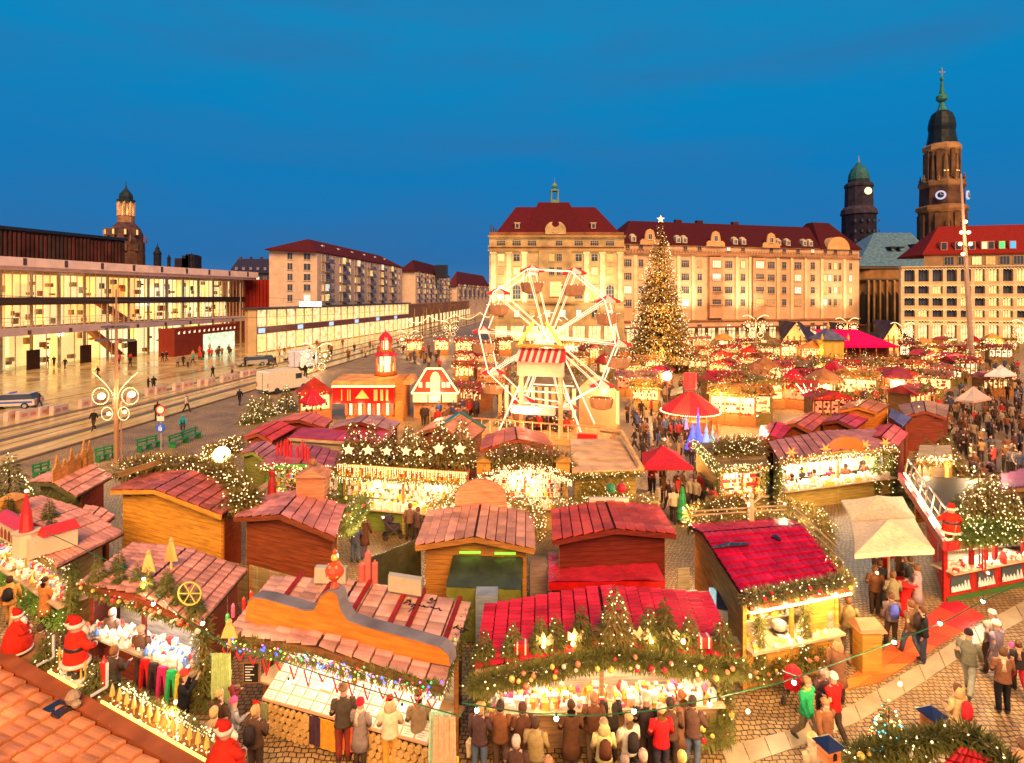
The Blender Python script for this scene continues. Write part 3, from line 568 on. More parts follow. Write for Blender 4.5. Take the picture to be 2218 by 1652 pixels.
  # concert hall volume behind
hb=Facade('auditorium','dark brown ribbed auditorium block rising behind the glass hall roof',((-140 -U0)/F*112,112),((270 -U0)/F*150,150))
zt=hb.z(0,500);zt2=hb.z(268,520)
m=MB();m.box(0,hb.L,0,25,8,zt2 -.2);hb.part('wall',m,STONE,(.045,.02,.018))
for i in range(int(hb.L/.9)):
 m=MB();m.box(i*.9,i*.9+.4,-.35,0,12,zt2 -.4 -RND.random()*.5);hb.part('rib',m,STONE,(.05+RND.random()*.06,.028,.022))
m=MB();m.box(-.5,hb.L+.5,-.6,26,zt2 -.2,zt2+.5);hb.part('roof',m,METAL,(.02,.025,.03))
f=Facade('red_clad_building','plain red clad building between the glass hall and the flats',((522 -U0)/F*137,137),((584 -U0)/F*141,141))
zt=f.z(550,605);m=MB();m.box(0,f.L,0,12,0,zt);f.part('wall',m,PLASTER,(.30,.02,.012))
for i in range(8): m=MB();m.box(i*f.L/8,i*f.L/8+.12,-.15,0,1,zt);f.part('panel_joint',m,METAL,(.12,.01,.01))
f=Facade('dark_roofed_building','dark blue roofed old building behind the red clad one',((500 -U0)/F*170,170),((590 -U0)/F*172,172))
zt=f.z(540,590);m=MB();m.box(0,f.L,0,12,0,zt);f.part('wall',m,PLASTER,(.05,.05,.09));m=MB();hip(m,-.5,f.L+.5,-.5,12,zt,f.z(540,558),1.2,5.5);f.part('roof',m,RT,(.03,.025,.06))
for i in range(6): window(f.T,1.5+i*2,zt -2.6,.8,1.3,2,pick(.2),color=(.3,.25,.25));m=MB();m.box(1.2+i*2,1.9+i*2,-.2,1.5,zt+.7,zt+1.6);f.part('dormer',m,PLASTER,(.2,.2,.3))
for i in range(4): m=MB();m.box(1+i*3,1.6+i*3,4.5,5.3,zt+3,zt+5);f.part('chimney',m,STONE,(.06,.04,.05))
CRM=(.64,.46,.34)
def block(name,label,uL,uC,uR,YL,YC,YR,ve,zbase,ridge_v,rcol,seed):
 rn=random.Random(seed)
 T=thing(name,label,'building',((uC -U0)/F*YC,YC,0));o_=Vector(T.location)
 pl,pc,pr=[Vector(((u -U0)/F*Y,Y,0)) -o_ for u,Y in ((uL,YL),(uC,YC),(uR,YR))]
 pb=pl+(pr -pc);ze_=H -(ve -V0)/F*YC
 m=MB();m.hexa([pl,pc,pr,pb],[q+Vector((0,0,ze_)) for q in (pl,pc,pr,pb)]);add('wall',m,PLASTER,T,world=False,color=CRM)
 e=Vector((0,0,ze_));c0=(pl+pc+pr+pb)/4;out=[c0+(q -c0)*1.04+e for q in (pl,pc,pr,pb)]
 m=MB();m.hexa(out,[q+Vector((0,0,.3)) for q in out])
 wv=(pc -pl)/2;lv=(pr -pc);ra=pl+wv+lv*.10;rb=pl+wv+lv*.86;zr_=H -(ridge_v -V0)/F*YC*1.0
 ra=Vector((ra.x,ra.y,zr_));rb=Vector((rb.x,rb.y,zr_));t=[q+Vector((0,0,.31)) for q in out]
 m.poly(t[0],t[1],ra);m.poly(t[1],t[2],rb,ra);m.poly(t[2],t[3],rb);m.poly(t[3],t[0],ra,rb)
 add('roof',m,RT,T,world=False,color=rcol)
 Ra=atan2((pc -pl).y,(pc -pl).x);Rb=atan2((pr -pc).y,(pr -pc).x);nf=5;dz=(ze_ -zbase)/nf
 def wnd(base,d,R_,s,z,w_,h_,n,lit,**kk):
  o=window(T,0,z,w_,h_,n,lit,rows=1,color=(.6,.45,.33),**kk);q=base+d*s;o.location=(q.x,q.y,z);o.rotation_euler=(0,0,R_);return o
 dl=(pc -pl).normalized();dr=(pr -pc).normalized();LL,LR=(pc -pl).length,(pr -pc).length
 for j in range(nf):
  z=zbase+dz*j+.7
  if LL>7:
   for s,w_ in ((.42,1.1),(.78,1.5)): wnd(pl,dl,Ra,LL*s,z,w_,1.5,2,pick(.25))
  s=3.2;i=0
  while s<LR -2:
   kind=i % 3;lit=pick(.3 if kind else .15,LITWIN if rn.random()<.6 else LITWIN2)
   if kind==0:
    wnd(pc,dr,Rb,s,z,1.0,1.5,2,lit);s+=3.0
   elif kind==1:
    wnd(pc,dr,Rb,s,z,2.6,1.7,3,lit);M_=Matrix.Translation(pc+dr*s) @ Matrix.Rotation(Rb,4,'Z');m=MB(M_);m.box(-1.6,1.6,-1.1,0,z -.5,z -.35);m.box(-1.6,1.6,-1.1,-1.0,z -.35,z+.5);add('balcony',m,METAL,T,world=False,color=(.20,.15,.16));s+=4.2
   else: wnd(pc,dr,Rb,s,z,1.1,1.5,2,lit);s+=4.4
   i+=1
 n_=Vector((dr.y,-dr.x,0))
 for i in range(6):
  q=pc+dr*LR*(.12+.14*i)+Vector((0,0,ze_+1.5)) -n_*3;m=MB(Matrix.Translation(q) @ Matrix.Rotation(Rb,4,'Z'));m.box(-.6,.6,-.8,2,0,1.1);d=add('dormer',m,PLASTER,T,world=False,color=(.7,.6,.5));m=MB(Matrix.Translation(q) @ Matrix.Rotation(Rb,4,'Z'));m.box(-.35,.35,-.86,-.8,.2,.9);add('pane',m,GLASSD,d,world=False)
 return T
block('apartment_block','cream apartment block with wine red hipped roof left of the centre, nearest of the three',583,687,871,132,138,215,547,9,513,(.075,.008,.008),1)
block('apartment_block','second cream apartment block, middle one of the three along the road',868,900,974,218,222,300,588,9,560,(.07,.01,.012),2)
block('apartment_block','farthest apartment block with many dormers, next to the department building',970,990,1062,305,308,400,620,10,586,(.09,.015,.02),3)
m=MB();p=Q(955,583,258);m.box(p.x -2.5,p.x+2.5,p.y,p.y+6,p.z -4,p.z+2);single('roof_plant_room',m,METAL,'small black plant room behind the roof of the second block','building',(p.x,p.y,0),color=(.02,.02,.03))
  # shop pavilions along the road
sa,sb=(P(553,766).x,P(553,766).y),((885 -U0)/F*192,192)
sh=Facade('shop_pavilion','two storey glazed shop pavilion with brightly lit windows below the cream flats',sa,sb);L=sh.L;zt=8.7
m=MB();m.box(0,L,.4,2.2,0,zt -.3);sh.part('wall',m,PLASTER,(.35,.22,.12));m=MB();m.box(-.5,L,-.8,2.4,zt -.35,zt);sh.part('roof',m,METAL,(.07,.05,.06));m=MB();m.box(0,L,-.2,1.5,3.7,4.9);sh.part('sign_band',m,PAINT,(.14,.035,.03))
m=MB();m.box(-.2,.2,-.3,1.4,0,zt -.35);sh.part('end_wall',m,PLASTER,(.5,.35,.2))
n_=24
for i in range(n_):
 x0,x1=L*i/n_+.3,L*(i+1)/n_ -.1
 m=MB();m.box(x0,x1,.0,.2,5.0,zt -.5);sh.part('upper_window',m,LITWIN2 if i % 3 else SHOPW);m=MB();m.box(x0,x1,.0,.2,.2,3.6);sh.part('shop_window',m,SHOPW if i % 4 else LITWIN2)
 m=MB();m.box(x0 -.33,x0 -.13,-.15,1.2,0,zt -.35);sh.part('pier',m,PLASTER,(.55,.42,.28))
 if i % 4==0: m=MB();m.box(x0+.4,x0+2.4,-.3,-.2,3.85,4.75);sh.part('lit_sign',m,GLOWOC,(.35,.55,1))
sh2=Facade('shop_pavilion','low dim row of shops running to the end of the street',((885 -U0)/F*194,194),((1052 -U0)/F*420,420));m=MB();m.box(0,sh2.L,0,12,0,8);sh2.part('wall',m,PLASTER,(.25,.12,.07))
for i in range(26):
 x0=sh2.L*i/26;m=MB();m.box(x0+.8,x0+5.5,-.15,0,.3,3.4);sh2.part('shop_window',m,SHOPW)
for u_ in (662,683): m=MB();p=Q(u_,659,124);m.box(p.x -1.3,p.x+1.3,p.y -.2,p.y+.2,8.7,9.7);b_=single('roof_screen',m,emi('cold_sign_%d' % u_,(.8,.95,1),1.6),'glowing white roof sign on the shop pavilion, '+('left one' if u_<670 else 'right one'),'sign',(p.x,p.y,8.7),group='glowing roof signs')
  # ------------------------------------------------------------------ tree and light poles
def fir(mb,c,h,r,n,ll=.3,lw=.05,droop=.35,rn=RND,pw=1.0,t0=.02,z0=0):
 for i in range(n):
  t=t0+(1 -t0)*(1 -sqrt(rn.random())) ;a=rn.random()*2*pi;tier_=.78+.22*cos(t*40+a*1.0)
  R=r*(1 -t)**pw*tier_*(1 -.45*rn.random()**2)+.02*r;z=z0+t*h
  p=(c[0]+R*cos(a),c[1]+R*sin(a),c[2]+z -R*droop*.3)
  l_=ll*(.6+.7*rn.random())*(.45+.75*(1 -t));mb.leaf(p,(cos(a)+rn.uniform(-.4,.4),sin(a)+rn.uniform(-.4,.4),-droop+rn.uniform(-.3,.45)),l_,lw*(.7+.6*rn.random()))
bt=(P(1430,800).x,P(1430,800).y,0);bt=((1430 -U0)/F*84,84,0);hT=H -(484 -V0)/F*84
tr=thing('christmas_tree','giant Christmas tree covered in warm fairy lights with a star on top','christmas tree',bt)
m=MB();m.tube([(bt[0],bt[1],0),(bt[0],bt[1],hT*.6),(bt[0],bt[1],hT)],[.5,.25,.05],8);add('trunk',m,BARK,tr)
m=MB()
for bi in range(1700):  # layered limbs carrying sprays
 t=1 -sqrt(RND.random());a=RND.random()*2*pi;z=1.2+t*(hT -1.2);R=(5.1*(1 -t)**.85+.25)*RND.uniform(.7,1.0)
 d=Vector((cos(a),sin(a),-.22));s0=Vector((bt[0],bt[1],z+.25*R))
 for j in range(int(6+16*(1 -t))):
  q=.25+.75*RND.random();p=s0+d*R*q;m.leaf(p+Vector((RND.uniform(-.3,.3),RND.uniform(-.3,.3),RND.uniform(-.2,.1))),(d.x+RND.uniform(-.7,.7),d.y+RND.uniform(-.7,.7),RND.uniform(-.7,.35)),RND.uniform(.35,.8)*(.5+.5*(1 -t)),RND.uniform(.12,.24))
add('crown',m,mat('big_tree_needles',(.38,.24,.07),rough=.6,var=.5,scale=1.5),tr,kind='stuff')
m=MB()
for i in range(1300):
 t=1 -sqrt(RND.random());a=RND.random()*2*pi;R=(5.2*(1 -t)**.85+.25)*RND.uniform(.82,1.04);m.octa((bt[0]+R*cos(a),bt[1]+R*sin(a),1+t*(hT -1) -.1),RND.choice((.035,.05,.065)))
add('fairy_lights',m,BULBW,tr,kind='stuff')
m=MB()
for i in range(10): a=i*pi/5;r_o=.6 if i % 2==0 else .25;b_=(i+1)*pi/5;r_b=.25 if i % 2==0 else .6;c=(bt[0],bt[1] -.3,hT+.6);m.poly((c[0]+r_o*sin(a),c[1],c[2]+r_o*cos(a)),(c[0]+r_b*sin(b_),c[1],c[2]+r_b*cos(b_)),(c[0],c[1] -.2,c[2]));m.poly((c[0]+r_o*sin(a),c[1],c[2]+r_o*cos(a)),(c[0],c[1]+.2,c[2]),(c[0]+r_b*sin(b_),c[1],c[2]+r_b*cos(b_)))
add('star',m,emi('star_glow',(1,.6,.25),1.6),tr)
for z in (4,9,15): lamp('tree_glow',(bt[0] -1,bt[1] -6.8+z*.22,z),600,(1,.62,.25),.6,tr)
  # left light mast with arched light ornament
b=P(252,1000);mt=thing('light_mast','tall grey light mast with a crossarm and glowing winged light ornament beside the road','light mast',b)
zt=H -(626 -V0)/F*b.y;zf=lambda v: H -(v -V0)/F*b.y;kx=b.y/F
m=MB();m.tube([b,b+Vector((0,0,zt*.5)),b+Vector((0,0,zt))],[.16,.12,.05],8);m.tube([b+Vector((.35,0,0)),b+Vector((.3,0,zf(870)))],.05,6);add('pole',m,METAL,mt,color=(.42,.22,.12))
for s_,vv in ((-1,735),(1,735),(-1,706),(1,706)):
 m=MB();a=b+Vector((0,0,zf(vv)));m.bar(a,a+Vector((s_*(38 if vv>720 else 20)*kx,0,0)),.09);m.cbox(a+Vector((s_*(28 if vv>720 else 14)*kx,-.1,-.05)),.7,.5,.14);add('floodlight',m,METAL,mt,color=(.16,.13,.14))
m=MB()
for s_ in (-1,1):
 for q in range(26):
  t=q/25;m.octa((b.x+s_*(4+44*t)*kx,b.y -.1,zf(862 -50*t**.6 -6*t)),.035)
 for q in range(30):
  a=2*pi*q/30;m.octa((b.x+(s_*32+18*cos(a))*kx,b.y -.1,zf(857+18*sin(a))),.035)
  a2=2*pi*q/30;m.octa((b.x+(s_*18+12*cos(a2))*kx,b.y -.1,zf(895+14*sin(a2))),.03)
add('fairy_lights',m,BULBW,mt,kind='stuff')
for s_,vv,du,r_0 in ((-1,858,32,.22),(1,854,33,.22),(-1,896,16,.12),(1,892,18,.12)):
 m=MB();m.ball((b.x+s_*du*kx,b.y,zf(vv)),r_0,10,6);add('lamp_globe',m,emi('globe_glow',(1,.66,.16),7),mt);
 if r_0>.2: lamp('globe_light',(b.x+s_*du*kx,b.y -.5,zf(vv)),220,parent=mt)
  # leaning tall mast on the right
b=P(2106,800);mt=thing('light_mast','very tall leaning pale mast in front of the civic building','light mast',b);tp=Q(2081,376,b.y -1)
m=MB();m.tube([b,b.lerp(tp,.5),tp],[.42,.3,.12],10);add('pole',m,METAL,mt,color=(.55,.36,.24))
for u_,v_ in ((2091,480),(2083,503),(2098,503),(2080,528),(2102,528),(2086,550)):
 m=MB();q=Q(u_,v_,b.y -1.2);m.ball(q,.28,8,5);add('spot_head',m,BULBW,mt)
 m=MB();m.bar(q,Q(2094 if v_>490 else 2089,v_+6,b.y -.9),.08);add('bracket',m,METAL,mt,color=(.3,.2,.15))
lamp('mast_light',Q(2090,500,b.y -4),1500,r=1,parent=mt)
  # street lamps with light sprays on the far road and above the market
def spray_lamp(u,vt,vb,Y,label,parent_group):
 b_=Vector(((u -U0)/F*Y,Y,0));T_=thing('street_lamp',label,'street lamp',b_,group=parent_group);ztop=H -(vt -V0)/F*Y
 m=MB();m.tube([b_,b_+Vector((0,0,ztop))],[.12,.06],6);add('pole',m,METAL,T_,color=(.5,.32,.2))
 m=MB();R=26*Y/F*.5
 for s_ in (-1,1):
  for q in range(12):
   t=q/11;m.octa((b_.x+s_*(.3+1.9*t),Y,ztop+.6*sin(t*2.4)),.08);a=2*pi*t;m.octa((b_.x+s_*1.3+.8*cos(a),Y,ztop -1.2+.8*sin(a)),.08);m.octa((b_.x+s_*.8+.5*cos(a),Y,ztop -2.8+.5*sin(a)),.08)
 add('fairy_lights',m,BULBW,T_,kind='stuff');
 for s_ in (-1,1): m=MB();m.ball((b_.x+s_*1.3,Y,ztop -1.2),.3,8,5);add('lamp_globe',m,BULB,T_)
 lamp('lamp_light',(b_.x,Y -.6,ztop -1.2),400,r=.5,parent=T_)
GL='street lamps dressed with sprays of fairy lights'
for i,(u,vt,Y,lb) in enumerate(((685,752,84,'lamp with a spray of fairy lights beside the parked white van'),(884,722,120,'lamp with a spray of fairy lights on the kerb behind the red tower kiosk'),(975,700,150,'lamp with a spray of fairy lights furthest down the street'),(1637,690,100,'lamp with a spray of fairy lights right of the giant tree'),(2222,700,96,'lamp with a spray of fairy lights at the right edge'),(1835,695,112,'lamp with a spray of fairy lights behind the magenta tent'),(1955,705,110,'lamp with a spray of fairy lights before the church'))):
 spray_lamp(u,vt,0,Y,lb,GL)
  # strung lights across the far street
for i,(u0,v0,u1,v1,Y) in enumerate(((880,690,930,684,150),(930,684,985,680,170),(985,680,1040,676,190),(1040,676,1075,672,200))):
 m=MB();a,b_=Q(u0,v0,Y),Q(u1,v1,Y+10)
 for j in range(26): t=j/25;q=a.lerp(b_,t);m.octa((q.x,q.y,q.z -8*Y/F*1.6*sin(pi*t)),.12)
 single('street_light_chain',m,BULBW,'swag of fairy lights over the far street, %s from the left' % ('first','second','third','last')[i],'light chain',(a.x,a.y,a.z),group='swags of lights over the far street')
for i,u_ in enumerate((521,898,924,952,1008)):
 Y=(112,140,160,178,215)[i];x_=(u_ -U0)/F*Y;m=MB();m.tube([(x_,Y,0),(x_,Y,H -((612 if i==0 else 668) -V0)/F*Y)],[.14,.08],6);single('tram_pole',m,METAL,('slim pole on the plaza in front of the red entrance','overhead line pole by the flats, first of the row','overhead line pole, second of the row','overhead line pole, third of the row','overhead line pole, last of the row')[i],'pole',(x_,Y,0),color=(.4,.3,.2),group='slim poles along the road')
  # bare trees along the pavilion
def bare_tree(x,y,h,rn,label,group):
 T_=thing('bare_tree',label,'tree',(x,y,0),group=group);m=MB()
 def br(p,d,l,r,k):
  q=p+d*l;m.tube([p,q],[r,r*.65],4,False)
  if k>0:
   for _ in range(3): d2=(d+Vector((rn.uniform(-.7,.7),rn.uniform(-.7,.7),rn.uniform(-.1,.5)))).normalized();br(q,d2,l*rn.uniform(.55,.8),r*.6,k -1)
 m0=MB();m0.tube([(x,y,0),(x,y,h*.4)],[.14,.1],6);add('trunk',m0,BARK,T_);br(Vector((x,y,h*.4)),Vector((0,0,1)),h*.22,.08,4);add('crown',m,mat_twig,T_,kind='stuff')
mat_twig=mat('twigs',(.28,.16,.07),rough=.9,var=.3)
for i in range(8): u_=915+i*19;Y=150+i*12;bare_tree((u_ -U0)/F*Y,Y,9,RND,('bare lit tree beside the far street, number %s from the flats' % ('one','two','three','four','five','six','seven','eight')[i]),'bare trees along the far street')
  # ------------------------------------------------------------------ market huts
def V(p): return Vector(p)
def lerp2(a,b,c,d,s,t): return a.lerp(b,s).lerp(d.lerp(c,s),t)
NTILE=[0]
def tiles(T,q,nc,nt,color,name='roof_tile',h=.05,cj=.0,lift=.03,parts=True,jit=.12,mt=None):
 """q = low-start, low-end, high-end, high-start; nc courses up the slope, nt tiles along each"""
 a,b,c,d=q;n=(b -a).cross(d -a).normalized()
 if n.z<0: n=-n
 big=None if parts else MB()
 g_s,g_t=.5/nt*.12,1/nc*.10;gp_=min(.1,.036*nc/max(.1,(d -a).length))/nc
 for j in range(nc):
  for i in range(nt):
   m=MB() if parts else big
   s0,s1=i/nt+g_s*.12,(i+1)/nt -g_s*.12;t0,t1=j/nc,(j+1)/nc -gp_
   zz=RND.uniform(-.004,.004)
   prof=((0,0),(.3,.9),(.62,1.0),(1,.15)) if nt>3 else ((0,.4),(1,.4))
   lo=[lerp2(a,b,c,d,s0+(s1 -s0)*x,t0)+n*(lift+h+zz+.022*y) for x,y in prof]
   hi=[lerp2(a,b,c,d,s0+(s1 -s0)*x,t1)+n*(lift+.004+zz+.022*y) for x,y in prof]
   un=[lerp2(a,b,c,d,s0+(s1 -s0)*x,t0+g_t*.0)+n*.0 for x,y in prof]
   k=len(prof);f0=m.p(*lo,*hi,*un)
   for e in range(k -1): m.face(f0+e,f0+e+1,f0+k+e+1,f0+k+e);m.face(f0+2*k+e,f0+2*k+e+1,f0+e+1,f0+e)
   m.face(f0,f0+k,f0+2*k);m.face(f0+k -1,f0+3*k -1,f0+2*k -1)
   if parts:
    f_=1+RND.uniform(-jit,jit);add(name,m,mt or TILE,T,color=tuple(x*f_ for x in color));NTILE[0]+=1
 if not parts: add('roof_tiles',big,mt or TILE,T,color=color,kind='stuff')
def boards(mb,a,b,z0,z1a,z1b,n,out,th=.025,peak=None):
 """horizontal boards on the wall a-b from z0 up to a top line z1a..z1b (optional peak (s, z))"""
 dz=.17 if n is None else (max(z1a,z1b) -z0)/n;z=z0;o_=out*th
 def top(s):
  if peak and s<peak[0]: return z1a+(peak[1] -z1a)*s/peak[0]
  if peak: return peak[1]+(z1b -peak[1])*(s -peak[0])/(1 -peak[0])
  return z1a+(z1b -z1a)*s
 zmax=max(z1a,z1b,peak[1] if peak else 0)
 while z<zmax -.02:
  zt=min(z+dz -.015,zmax)
  ss=[i/12 for i in range(13) if top(i/12)>=zt -.001]
  if ss:
   s0,s1=min(ss),max(ss)
   if s1>s0:
    p0,p1=a.lerp(b,s0),a.lerp(b,s1)
    mb.hexa([V((p0.x,p0.y,z)),V((p1.x,p1.y,z)),V((p1.x,p1.y,z))+o_,V((p0.x,p0.y,z))+o_],[V((p0.x,p0.y,zt)),V((p1.x,p1.y,zt)),V((p1.x,p1.y,zt))+o_*.6,V((p0.x,p0.y,zt))+o_*.6])
  z+=dz
RED,PINK,CORAL,CRIM,PURP=(.42,.035,.03),(.68,.27,.19),(.60,.10,.05),(.50,.01,.045),(.20,.05,.13)
ORW,YEW,DRW,BRW=(.55,.17,.03),(.55,.28,.05),(.20,.035,.015),(.26,.10,.03)
class Hut: pass
def hut(label,c4,he=2.5,ridge='y',rs=.5,hr=.4,roof=PINK,wall=BRW,side=None,nc=8,nt=12,parts=True,opening=False,inset=.3,fin=None,floor=0.0,name='market_stall',cat='market stall',group=None,front=None,backhe=0,counter=1.0,lampw=60,lampc=(1,.66,.34),over=0.0,jit=.12):
 FL,FR,BR,BL=[P(u,v,he) for u,v in c4];o=Hut();ctr=(FL+FR+BR+BL)/4
 xa=(FR -FL);rz=atan2(xa.y,xa.x);T=thing(name,label,cat,(ctr.x,ctr.y,0),rz,group);o.T=T;o.he=he
 BR.z+=backhe;BL.z+=backhe
 side=side or wall;fin=inset if fin is None else fin;cz=V((ctr.x,ctr.y,0))
 ex=xa.normalized();ey=V((-ex.y,ex.x,0));ex=V((ex.x,ex.y,0));o.ex,o.ey=ex,ey
 wFL=FL+ex*inset+ey*fin;wFR=FR -ex*inset+ey*fin;wBR=BR -ex*inset -ey*inset;wBL=BL+ex*inset -ey*inset
 o.w=(wFL,wFR,wBR,wBL);o.c=(FL,FR,BR,BL)
   # roof
 if ridge=='y': FM,BM=FL.lerp(FR,rs)+V((0,0,hr)),BL.lerp(BR,rs)+V((0,0,hr));slopes=[(BL,FL,FM,BM),(FR,BR,BM,FM)]
 elif ridge=='x': FM,BM=FL.lerp(BL,rs)+V((0,0,hr)),FR.lerp(BR,rs)+V((0,0,hr));slopes=[(FL,FR,BM,FM),(BR,BL,FM,BM)]
 else: slopes=[(FL,FR,BR,BL)];FM=BM=None
 o.slopes=slopes;m=MB();dn=V((0,0,-.07))
 for q in slopes: m.hexa([p+dn for p in q],list(q))
 add('roof_deck',m,WOOD,T,color=tuple(x*.1 for x in roof))
 if nc:
  for i,q in enumerate(slopes):
   k=nc if ridge not in ('y','x') else max(1,round(nc*(rs if i==0 else 1 -rs)*2/2*1));tiles(T,q,max(1,k),nt,roof,parts=parts,jit=jit)
   # fascia boards
 m=MB()
 for a,b in ((FL,FM or FR),(FM or FL,FR)) if ridge=='y' else ((FL,FR),): m.bar(a -ey*.03+V((0,0,-.08)),b -ey*.03+V((0,0,-.08)),.05,.16)
 add('fascia',m,WOOD,T,color=tuple(x*1.1 for x in wall))
   # walls
 def top_peak(): return None if ridge !='y' else (rs,wFL.z+hr -.1)
 core=MB();zt=he -.1
 def wallq(a,b,z0,peak=None,col=wall,nm='wall'):
  m=MB();d=(b -a);out=V((d.y,-d.x,0)).normalized()
  pts=[V((a.x,a.y,z0)),V((b.x,b.y,z0)),V((b.x,b.y,b.z -.08))]+([V((a.x+(b.x -a.x)*peak[0],a.y+(b.y -a.y)*peak[0],peak[1]))] if peak else [])+[V((a.x,a.y,a.z -.08))]
  n0=m.p(*pts);n1=m.p(*[p -out*.06 for p in pts]);k=len(pts);m.face(*[n0+i for i in range(k)]);m.face(*[n1+i for i in range(k)][::-1])
  for i in range(k): m.face(n0+i,n1+i,n1+(i+1) % k,n0+(i+1) % k)
  w_=add(nm,m,WOOD,T,color=tuple(x*.45 for x in col));m=MB();boards(m,a,b,z0,a.z -.1,b.z -.1,None,out,peak=peak);add('cladding',m,WOOD,w_,color=col)
 if opening:
  wallq(wFL,wFR,0,None,front or wall,'counter_front') if False else None
  a,b=V((wFL.x,wFL.y,counter)),V((wFR.x,wFR.y,counter));a.z=b.z=counter+.1;wallq(a,b,0,None,front or wall,'counter_front')
  m=MB();a,b=V((wFL.x,wFL.y,counter+.04)),V((wFR.x,wFR.y,counter+.04));m.hexa([a -ey*.35,b -ey*.35,b+ey*.5,a+ey*.5],[q+V((0,0,.06)) for q in (a -ey*.35,b -ey*.35,b+ey*.5,a+ey*.5)]);add('counter',m,WOOD,T,color=(.6,.42,.25))
  for q in (wFL,wFR,wFL.lerp(wFR,.5)): m=MB();m.bar(V((q.x,q.y,0)),V((q.x,q.y,he)),.1);add('post',m,WOOD,T,color=wall)
  n_l=max(1,int((wFR -wFL).length/2.2))
  for i in range(n_l):
   q=wFL.lerp(wFR,(i+.5)/n_l)+ey*.35;m=MB();m.cbox((q.x,q.y,he -.22),.5,.12,.07);add('stall_lamp',m,BULBW,T);lamp('stall_light',(q.x,q.y,he -.4),lampw,lampc,.12,T)
  dep=(wBL -wFL).dot(ey);bs=min(1.3,dep*.7)/max(dep,.1);gA_,gB_=wFL.lerp(wBL,bs),wFR.lerp(wBR,bs)
  m=MB();m.hexa([V((gA_.x,gA_.y,.2)),V((gB_.x,gB_.y,.2)),V((gB_.x,gB_.y,.2))+ey*.05,V((gA_.x,gA_.y,.2))+ey*.05],[V((gA_.x,gA_.y,he)),V((gB_.x,gB_.y,he)),V((gB_.x,gB_.y,he))+ey*.05,V((gA_.x,gA_.y,he))+ey*.05]);add('back_panel',m,WOOD,T,color=(.75,.62,.45));o.back=(gA_,gB_)
 else: wallq(wFL,wFR,0,top_peak(),front or wall)
 if (ridge=='x'): pass
 for a,b in ((wFR,wBR),(wBL,wFL)):
  pk=(rs if a is wFR else 1 -rs,he+hr -.1) if ridge=='x' else None;wallq(a,b,0,pk,side)
 wallq(wBR,wBL,0,None,side)
 return o
GC=[(.8,.05,.04),(.85,.8,.7),(.9,.6,.1),(.75,.15,.4),(.9,.85,.75),(.15,.3,.7),(.8,.3,.05),(.3,.5,.12),(.85,.7,.55),(.95,.9,.8)]
GM=[mat('goods_paint_%d' % i,c,rough=.35,var=.2,scale=9) for i,c in enumerate(GC)]
def goods(o,label,dens=1.0,z0=None,back=True,size=.09,group='goods laid out in the lit market stalls',pal=None,hang=False):
 """the small wares of one stall, beyond counting"""
 m=MB();a,b=o.w[0],o.w[1];z0=z0 or 1.1;L_=(b -a).length;rn=RND;pal=pal or range(len(GM))
 def item(p,s):
  m.cur=rn.choice(list(pal));r=rn.random()
  if r<.45: m.cbox((p.x,p.y,p.z+s*.6),s,s,s*1.2)
  elif r<.8: m.lathe([(s*.5,0),(s*.62,s*.5),(s*.3,s*1.1),(s*.12,s*1.5)],6,p)
  else: m.ball(p+V((0,0,s*.5)),s*.5,6,4)
 n=int(L_*26*dens)
 for i in range(n): q=a.lerp(b,rn.uniform(.03,.97))+o.ey*rn.uniform(-.28,.42);item(V((q.x,q.y,z0)),size*rn.uniform(.6,1.7))
 if back and hasattr(o,'back'):
  ga,gb=o.back
  for lv in range(5):
   z=1.15+lv*(o.he -1.4)/5;m.cur=8;q0,q1=V((ga.x,ga.y,z)),V((gb.x,gb.y,z));m.hexa([q0 -o.ey*.22,q1 -o.ey*.22,q1,q0],[x+V((0,0,.03)) for x in (q0 -o.ey*.22,q1 -o.ey*.22,q1,q0)])
   for i in range(int(L_*8*dens)): q=ga.lerp(gb,rn.uniform(.02,.98)) -o.ey*.12;item(V((q.x,q.y,z+.03)),size*rn.uniform(.7,1.6))
 if hang:
  for i in range(int(L_*7*dens)): q=a.lerp(b,rn.uniform(.02,.98))+o.ey*rn.uniform(0,.3);item(V((q.x,q.y,o.he -rn.uniform(.25,.6))),size*rn.uniform(.7,1.3))
 base=V((a+b)/2);base.z=z0;g_=MB();g_.__dict__.update(m.__dict__);me=g_.mesh('market_goods',GM,off=base);g_o=bpy.data.objects.new('market_goods',me);COL.objects.link(g_o);g_o.location=base
 return props(g_o,label,'goods',group,'stuff')
